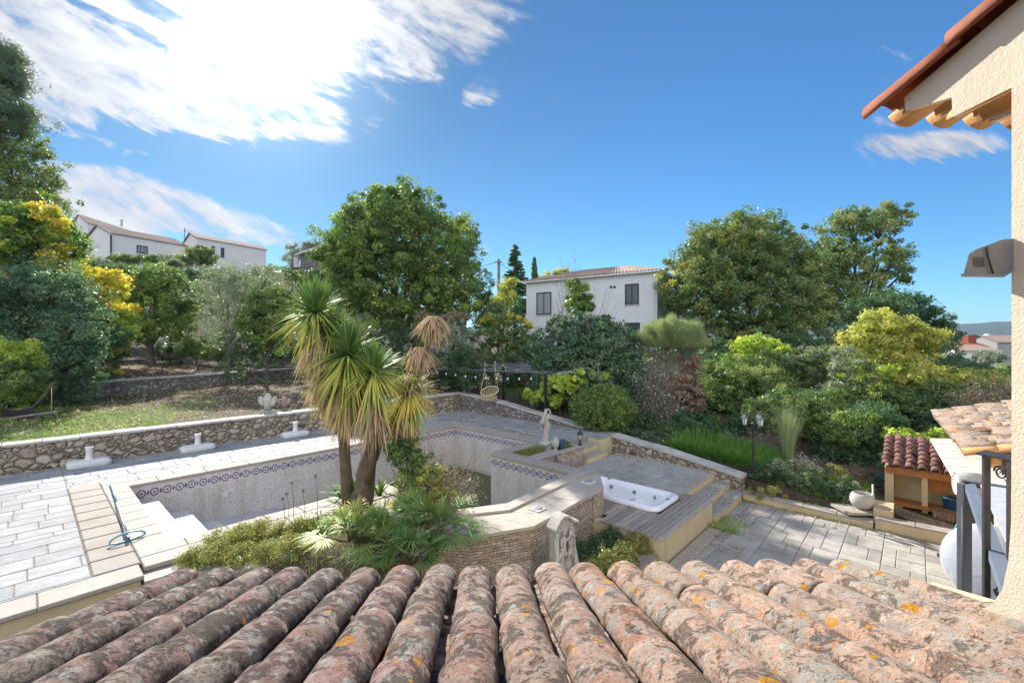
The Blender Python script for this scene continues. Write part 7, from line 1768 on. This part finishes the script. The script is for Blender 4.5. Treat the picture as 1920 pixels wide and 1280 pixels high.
# stone figures shaped like cacti on the wall
def cactus(u, v, d, s, label, mat):
    c = W(u, v, d); t = thing('cactus_ornament', label, 'ornament', c, 'stone cactus ornaments on the rubble wall'); mb = MB()
    mb.tube([c, c+Vector((0, 0, .28*s)), c+Vector((0, 0, .46*s)), c+Vector((0, 0, .54*s))], [.085*s, .12*s, .11*s, .04*s], 10, jit=.08)
    mb.build('stem', M[mat], t)
    for sx in (-1, 1):
        q = MB(); q.tube([c+Vector((sx*.05*s, 0, .20*s)), c+Vector((sx*.15*s, 0, .24*s)), c+Vector((sx*.20*s, 0, .36*s)), c+Vector((sx*.22*s, 0, .46*s))], [.05*s, .075*s, .08*s, .03*s], 9, jit=.1); q.build('arm', M[mat], t)
    MB().lathe(c, [(.10*s, -.02), (.12*s, .02), (.09*s, .05)], 10).build('foot', M[mat], t)
cactus(502, 773, 14.7, 1.15, 'larger grey stone cactus ornament on the rubble wall', 'stone_white'); cactus(533, 768, 15.1, .85, 'smaller pinkish stone cactus ornament on the rubble wall', 'stone_pink')
# hammock stand
hb_ = W(60, 787, 13.3); hm = thing('hammock_stand', 'curved wooden hammock stand on the lawn at the left edge', 'hammock stand', (hb_.x, 13.3, .65))
arc = []; 
for i in range(15):
    t = i/14; u = 102-130*t; v = 716+ (1-(1-abs(2*(t-.55)/1.1))**1)*0 ; 
    vv = 775-59*max(0, (1-t*2.0))**1.8-30*max(0, (t-.6)*2.2)**1.8; arc.append(W(u, vv, 13.3+t*.6))
q = MB(); q.tube(arc, [.035]+[.06]*13+[.035], 8); q.build('arc_beam', M['bark'], hm)
q = MB(); q.tube([W(108, 772, 13.2), W(60, 778, 13.3), W(-20, 790, 13.6)], .045, 6); q.tube([W(-10, 770, 13.9), W(28, 767, 14.0), W(60, 763, 14.2)], .04, 6); q.build('foot_beam', M['deadwood'], hm)
MB().tube([W(97, 722, 13.3), W(96.5, 775, 13.3)], .01, 5).build('rope', M['rope'], hm)
q = MB(); 
for k in range(5): q.tube(sag(W(60+k*1.5, 764+k*1.2, 13.3), W(-20, 760+k*5, 13.8), .12, 6), .02, 4)
q.build('folded_hammock', M['dark_metal'], hm)

# ------------------------------------------------------------------ statue and garden ornaments
def skinobj(name, pts, edges, radii, mat, parent, sub=2, root=0):
    me = bpy.data.meshes.new(name); org = Vector(parent['_o']); me.from_pydata([Vector(p)-org for p in pts], edges, []); o = bpy.data.objects.new(name, me); COL.objects.link(o); o.parent = parent
    md = o.modifiers.new('skin', 'SKIN'); md.use_smooth_shade = True; sv_ = me.skin_vertices[0].data if me.skin_vertices else None
    if sv_ is None: me.attributes; 
    for i, r_ in enumerate(radii): me.skin_vertices[0].data[i].radius = (r_, r_) if not isinstance(r_, tuple) else r_
    me.skin_vertices[0].data[root].use_root = True
    s_ = o.modifiers.new('sub', 'SUBSURF'); s_.levels = sub; s_.render_levels = sub; me.materials.append(mat); return o
sc_ = AB(10.12, -7.88, .02); stt = thing('garden_statue', 'white stone statue of a draped woman, one arm over her head, on the pool corner', 'statue', sc_)
S = lambda x, y, z: sc_+Vector((x, y, z))
# rock base
q = MB(); random.seed(9)
for (x, y, z, r_) in ((0, 0, .05, .15), (-.12, .02, .04, .10), (.11, -.02, .05, .10), (-.02, -.1, .04, .10), (.04, .08, .06, .12)): q.blob(S(x, y, z), (r_, r_, r_*.6), 9, 6, jit=.15)
q.build('rock_base', M['stone_white'], stt)
# drapery: a folded, tapering column leaning as the figure does
q = MB(); q.smooth = True; SEG = 40; rows_ = [(.08, .115, 0), (.20, .10, .01), (.34, .09, .02), (.46, .098, .03), (.55, .10, .035), (.62, .085, .035), (.66, .065, .04)]
vs_l = []
for (z, r_, dx) in rows_:
    for k in range(SEG):
        a = 2*math.pi*k/SEG; f = 1+.10*math.sin(a*9+z*6)+.05*math.sin(a*17+z*9); vs_l.append(S(dx-.02+r_*f*math.cos(a), r_*.8*f*math.sin(a), z))
q.add(vs_l, [(j*SEG+i, j*SEG+(i+1) % SEG, (j+1)*SEG+(i+1) % SEG, (j+1)*SEG+i) for j in range(len(rows_)-1) for i in range(SEG)]); q.build('drapery', M['stone_white'], stt)
pts = [S(.02, 0, .60), S(.02, 0, .68), S(.01, -.005, .78), S(.0, 0, .86), S(.0, -.005, .905), S(.0, -.01, .955), S(.005, -.01, 1.00),
       S(.07, 0, .85), S(.135, -.01, .93), S(.09, -.01, 1.02), S(.03, -.02, 1.04),
       S(-.07, 0, .85), S(-.11, -.03, .76), S(-.12, -.06, .67)]
skinobj('figure', pts, [(0, 1), (1, 2), (2, 3), (3, 4), (4, 5), (5, 6), (3, 7), (7, 8), (8, 9), (9, 10), (3, 11), (11, 12), (12, 13)],
        [(.075, .06), (.062, .05), (.075, .055), (.068, .045), (.026, .026), (.050, .055), (.040, .045), .032, .024, .021, .018, .032, .024, .022], M['stone_white'], stt)
q = MB(); q.blob(S(.0, .015, .985), (.055, .055, .05), 10, 8, jit=.06); q.blob(S(.0, .06, .96), (.032, .03, .03), 8, 6, jit=.08); q.build('hair', M['stone_white'], stt)
q = MB(); q.tube([S(.03, -.03, 1.03), S(-.03, -.07, .92), S(-.07, -.09, .78), S(-.10, -.09, .66), S(-.12, -.07, .56)], [.03, .045, .06, .07, .04], 9, jit=.12); q.build('shawl', M['stone_white'], stt)
q = MB()
for k in range(26): q.blob(S(-.155+random.gauss(0, .022), -.06+random.gauss(0, .025), .62+random.gauss(0, .055)), random.uniform(.016, .03), 6, 5)
q.build('fruit_basket', M['stone_white'], stt)
c = AB(9.78, -7.43, .012); c = AB(9.80, -7.30, .012); vz = thing('stone_vase', 'pale stone amphora beside the statue\'s feet', 'vase', c)
MB().lathe(c, [(.05, 0), (.055, .015), (.035, .03), (.06, .07), (.095, .14), (.10, .20), (.08, .27), (.05, .32), (.045, .35), (.065, .38), (.055, .38), (.03, .33)], 20).build('body', M['stone_white'], vz)
for s_ in (-1, 1): MB().tube([c+Vector((s_*.04, 0, .35)), c+Vector((s_*.09, 0, .34)), c+Vector((s_*.10, 0, .27)), c+Vector((s_*.085, 0, .22))], .009, 6).build('handle', M['stone_white'], vz)
c = AB(10.12, -7.30, .012); MB().lathe(c, [(.075, 0), (.078, .02), (.085, .22), (.095, .25), (.09, .25), (.07, .22), (.001, .2)], 4, rot=.9, smooth=False).build('blue_pot', M['blue_plastic'], None, c, 'small dark blue square pot on the planter rim', 'pot')
def pedlantern(c, s, t, glassname='glass'):
    c = Vector(c); MB().lathe(c, [(.075*s, 0), (.07*s, .02*s), (.035*s, .06*s), (.022*s, .12*s), (.03*s, .15*s), (.055*s, .17*s)], 8, smooth=False).build('base', M['black'], t)
    q = MB()
    for k in range(6):
        a = math.pi/3*k; q.tube([c+Vector((.05*s*math.cos(a), .05*s*math.sin(a), .17*s)), c+Vector((.085*s*math.cos(a), .085*s*math.sin(a), .34*s))], .006*s, 4)
    q.build('cage', M['black'], t)
    MB().lathe(c, [(.04*s, .175*s), (.07*s, .335*s)], 6, smooth=False).build(glassname, M['lampglass'], t)
    MB().lathe(c, [(.10*s, .335*s), (.10*s, .35*s), (.045*s, .42*s), (.02*s, .44*s), (.012*s, .47*s), (.016*s, .485*s), (.001, .52*s)], 6, smooth=False).build('cap', M['black'], t)
c = AB(10.77, -7.14, .012); ln = thing('pedestal_lantern', 'black pedestal lantern on the end of the stone planter', 'lantern', c); pedlantern(c, .92, ln)
# little cascade of stone bowls leaning on the planter
cs_ = thing('stone_cascade', 'brown stone cascade fountain leaning against the planter box', 'fountain', AB(9.45, -6.95, -.5))
for k in range(4):
    pth = [AB(9.60-k*.10+.04*math.sin(i*1.3), -7.28+.42*i/5+k*.05, -.02-.09*k-.08*i/5-.06*(i/5)**2) for i in range(6)]
    q = MB(); n_ = len(pth); vs_l = []
    for i, p in enumerate(pth):
        w_ = .10+.02*math.sin(i*2+k); sd2 = AB(1, 0, 0); vs_l += [p-sd2*w_, p-sd2*w_*.3-Vector((0, 0, .035)), p+sd2*w_*.3-Vector((0, 0, .03)), p+sd2*w_+Vector((0, 0, .012)), p+sd2*w_-Vector((0, 0, .16)), p-sd2*w_-Vector((0, 0, .16))]
    q.add(vs_l, [tuple(range(6)), tuple(range((n_-1)*6+5, (n_-1)*6-1, -1))]+[(i*6+j, i*6+(j+1) % 6, (i+1)*6+(j+1) % 6, (i+1)*6+j) for i in range(n_-1) for j in range(6)])
    q.build('bowl', M['stone_pink'], cs_)
MB().abbox(9.32, 9.68, -7.09, -6.80, -.5, -.30).build('foot', M['stone_pink'], cs_)

# cherub relief
cb = pz(1050, 1055, -.93); cb.y -= .0
cr = thing('cherub_relief', 'carved stone relief of cherubs with an arched white top, against the stone cladding', 'sculpture', (.76, 7.0, -.95)); 
CX = Vector(AB(.96, .20, 0)).normalized(); CN = Vector((CX.y, -CX.x, 0)); C0 = Vector((.79, 6.98, -.44))
K = lambda x, z, n=0.0: C0+CX*x+Vector((0, 0, z))+CN*n
outl = [(-.20, -.15), (.20, -.15), (.20, .50), (.17, .56), (.10, .60), (.03, .66), (-.06, .68), (-.14, .64), (-.20, .55)]
q = MB(); n_ = len(outl); q.add([K(x, z, -.07) for x, z in outl]+[K(x*.97, z, .06) for x, z in outl], [tuple(range(n_-1, -1, -1)), tuple(range(n_, 2*n_))]+[(i, (i+1) % n_, n_+(i+1) % n_, n_+i) for i in range(n_)]); q.build('slab', M['stone_white'], cr)
q = MB(); tp_ = [(-.25, .53), (-.20, .60), (-.14, .67), (-.05, .71), (.04, .69), (.11, .63), (.18, .59), (.25, .57)]
vs_l = [K(x, z, -.09) for x, z in tp_]+[K(x, z, .13) for x, z in tp_]+[K(x, z+.035, -.09) for x, z in tp_]+[K(x, z+.035, .13) for x, z in tp_]; m_ = len(tp_)
fs = []
for i in range(m_-1): fs += [(i, i+1, m_+i+1, m_+i), (2*m_+i, 3*m_+i, 3*m_+i+1, 2*m_+i+1), (m_+i, m_+i+1, 3*m_+i+1, 3*m_+i), (i, 2*m_+i, 2*m_+i+1, i+1)]
fs += [(0, m_, 3*m_, 2*m_), (m_-1, 3*m_-1, 4*m_-1, 2*m_-1)]
q.add(vs_l, fs); q.build('arched_top', M['stone_white'], cr)
q = MB()
for sx in (-.165, .165):
    q.tube([K(sx, .50, .06), K(sx*1.05, .2, .085), K(sx*1.2, -.02, .10), K(sx*1.3, -.10, .12)], [.03, .035, .045, .05], 8)
q.build('scroll_side', M['stone_white'], cr)
def cherub(x, z, s, lean, arm):
    pts = [K(x, z, .09), K(x+lean*.3, z+.09*s, .10), K(x+lean*.7, z+.17*s, .10), K(x+lean, z+.215*s, .10), K(x+lean, z+.27*s, .115), K(x+lean, z+.31*s, .115),
           K(x+lean*.7+.06*s, z+.15*s, .12), K(x+lean*.7+.06*s+arm[0], z+.15*s+arm[1], .14), K(x+lean*.7-.06*s, z+.15*s, .12), K(x+lean*.7-.06*s-arm[0]*.6, z+.08*s, .14),
           K(x+.035*s, z-.06*s, .12), K(x+.04*s, z-.15*s, .10), K(x-.04*s, z-.05*s, .12), K(x-.06*s, z-.15*s, .10)]
    skinobj('cherub', pts, [(0, 1), (1, 2), (2, 3), (3, 4), (4, 5), (2, 6), (6, 7), (2, 8), (8, 9), (0, 10), (10, 11), (0, 12), (12, 13)], [.042*s, .045*s, .042*s, .018*s, .043*s, .036*s, .022*s, .017*s, .022*s, .017*s, .03*s, .019*s, .03*s, .019*s], M['stone_white'], cr, 2)
cherub(-.06, .22, .92, .0, (.05, .06)); cherub(.08, .17, .95, .01, (-.05, .03)); cherub(-.10, .02, .8, -.01, (.06, .02)); cherub(.09, .36, .6, .0, (.02, .04))
q = MB(); q.add([K(-.26, -.19, -.06), K(.26, -.19, -.06), K(.26, -.19, .22), K(-.26, -.19, .22), K(-.26, -.13, -.06), K(.26, -.13, -.06), K(.24, -.11, .20), K(-.24, -.11, .20)], [(0, 1, 2, 3), (7, 6, 5, 4), (0, 4, 5, 1), (1, 5, 6, 2), (2, 6, 7, 3), (3, 7, 4, 0)]); q.build('ledge', M['stone_white'], cr)

# lamp post
lx = W(1412, 0, 11.6).x; lp = thing('lamp_post', 'black garden lamp post with three clustered lanterns behind the sloping wall', 'lamp post', (lx, 11.6, -.85)); c = Vector((lx, 11.6, -.85))
MB().lathe(c, [(.11, 0), (.11, .03), (.075, .06), (.06, .16), (.065, .20), (.045, .26), (.04, .48), (.045, .50), (.028, .54), (.026, 1.10), (.034, 1.12), (.026, 1.15), (.022, 1.62), (.045, 1.66), (.05, 1.70), (.001, 1.76)], 14).build('column', M['black'], lp)
for a in (2.9, .35, -.9):
    d_ = Vector((math.cos(a), math.sin(a)*.9, 0)); b0 = c+Vector((0, 0, 1.62)); e_ = b0+d_*.20+Vector((0, 0, .02))
    MB().tube([b0, b0+d_*.10-Vector((0, 0, .06)), b0+d_*.18-Vector((0, 0, .05)), e_], .012, 6).build('arm', M['black'], lp)
    lt = MB().lathe(e_, [(.03, 0), (.05, .02), (.05, .03)], 6, smooth=False).build('lantern', M['grey_metal'], lp)
    MB().lathe(e_, [(.045, .03), (.072, .20)], 6, smooth=False).build('glass', M['lampglass'], lt)
    q = MB()
    for k in range(6): an = math.pi/3*k; q.tube([e_+Vector((.048*math.cos(an), .048*math.sin(an), .03)), e_+Vector((.076*math.cos(an), .076*math.sin(an), .20))], .005, 4)
    q.build('cage', M['grey_metal'], lt)
    MB().lathe(e_, [(.095, .20), (.095, .215), (.04, .28), (.012, .31), (.015, .325), (.001, .37)], 6, smooth=False).build('cap', M['grey_metal'], lt)

# white pot, stake, broom, white shade
c = W(1617, 952, 9.95); pt_ = thing('garden_pot', 'rounded off-white garden pot by the kerb left of the barbecue shelter', 'pot', c)
MB().lathe(c, [(.12, 0), (.17, .03), (.225, .12), (.235, .20), (.21, .30), (.175, .34), (.165, .34), (.19, .28), (.001, .26)], 24).build('body', M['stone_white'], pt_)
MB().lathe(c, [(.185, .272), (.001, .285)], 20).build('soil', M['terracotta'], pt_)
MB().hexa([c+Vector((-.5, -.25, -.06)), c+Vector((.35, -.32, -.06)), c+Vector((.35, .3, -.06)), c+Vector((-.5, .3, -.06))], [c+Vector((-.5, -.25, -.003)), c+Vector((.35, -.32, -.003)), c+Vector((.35, .3, -.003)), c+Vector((-.5, .3, -.003))]).build('pot_slab', M['planks'], None, c, 'flat grey slab under the off-white garden pot', 'slab')
s0 = W(1638, 966, 9.8); MB().tube([s0, W(1636.5, 908, 9.8)], .018, 7).build('garden_stake', M['white_plastic'], None, s0, 'thin white stake beside the off-white pot', 'stake')
bp = pz(1766, 1043, -.98); bt_ = W(1804, 965, bp.y-.35); br = thing('broom', 'broom with a blue-green handle leaning on the veranda post', 'broom', bp)
MB().tube([bp+Vector((0, 0, .05)), bt_], .013, 7).build('handle', M['teal'], br); MB().obox(bp+Vector((0, 0, .03)), .14, .07, .07, ch=.01).build('head', M['dark_metal'], br)
ws = thing('white_round_shade', 'round white fabric shade standing on edge behind the veranda post', 'shade', W(1815, 1120, 6.6))
cen = W(1862, 1060, 6.4); nrm = Vector((-.80, -.50, .35)).normalized(); q = MB(); Mx = Vector((0, 0, 1)).rotation_difference(nrm).to_matrix()
q.lathe(cen, [(.56, -.02), (.565, 0), (.55, .02), (.42, .09), (.25, .14), (.001, .17)], 40, M=Mx); q.build('fabric', M['fabric_white'], ws)
q = MB(); q.tube([cen+Mx @ Vector((.56*math.cos(t), .56*math.sin(t), 0)) for t in [2*math.pi*i/40 for i in range(41)]], .012, 6, cap=False); q.build('rim', M['white_plastic'], ws)
sm_ = thing('straw_mat', 'shaggy brown straw mat hanging over the shelf edge in the barbecue shelter', 'mat', AB(K0, 1.3, -.75)); g = np.random.default_rng(9); n = 900
x_ = g.random(n)*1.1+.30; C = np.stack([np.full(n, K0-.07)+g.normal(size=n)*.02, x_], 1); Cw = np.array([tuple(AB(a, b, -.73)) for a, b in C])-np.array(sm_['_o'])
D = unit(np.stack([-g.random(n)*.5, -g.random(n)*.5, -.6-g.random(n)], 1)); v, f, tv = ribbons(Cw, D, .17*(.6+.8*g.random(n)), .012, .1+.2*g.random(n), g.random(n)*.5, g.random(n)*.6, g, seg=3)
npobj('strands', np_mesh('strands', v, f, tone=tv), L['dead'], sm_)
MB().abbox(K0-.09, K0+.06, .30, 1.5, -.708, -.69).build('mat_top', M['straw'], sm_)

# drifted leaves and litter on the deck, in the pool and on the terraces
g = np.random.default_rng(31)
def litter(name, cen, n, spread, leaf='dead', ll=.05):
    A_ = []; 
    for (a, b, z, sa, sb, k) in cen:
        aa = a+g.normal(size=k)*sa; bb = b+g.normal(size=k)*sb; A_.append(np.stack([.673*aa+.740*bb, .740*aa-.673*bb, np.full(k, z)+g.random(k)*.015], 1))
    P = np.concatenate(A_); v, f, tv = leafmesh(P, unit(g.normal(size=P.shape)*.35+np.array([0, 0, 1.0])), ll*(.5+g.random(len(P))), .6, g.random(len(P)), g)
    npobj(name, np_mesh(name, v, f, tone=tv), L[leaf], None, kind='stuff')
litter('leaf_litter', [(11.2, -12.3, .008, .1, .35, 110), (11.0, -11.0, .008, .10, .5, 120), (10.9, -9.6, .008, .08, .5, 120), (12.3, -13.5, .008, .5, .7, 60), (12.9, -14.5, .008, .5, .2, 120), (13.0, -11, .008, .1, 2, 120), (5, -15, .008, 4.5, .08, 160), (-2, -15.1, .008, 3, .05, 90),
   (12.2, -6.4, -.49, .3, .4, 90), (12.45, -5.2, -.49, .1, 1.0, 110), (11.3, -4.1, -.49, .7, .08, 30), (11.4, -3.7, -.66, .8, .08, 60), (11.4, -3.3, -.825, .8, .08, 50), (12.1, -2.2, -.99, .2, .9, 160), (11.3, -2.7, -.99, .6, .2, 80), (9.5, -2.9, -.99, .9, .12, 70), (9, -1.0, -.99, 2.2, 1.6, 45),
   (9.2, -4.2, -.49, .8, .6, 18), (9.0, -10.5, -1.405, .9, 1.2, 25), (6.5, -11.9, -1.41, 1.2, .1, 60)], 0, 0)
blk = [(3.0+g.random()*2, -11.8+g.random()*3, -1.17, .15, .3, 26) for _ in range(7)]
litter('pool_debris', blk, 0, 0, ll=.04)

hb = MB().obox((0, 0, 95), 15500, 15500, 330).build('haze', HAZE_MAT, kind='stuff') if HAZE > 0 else None
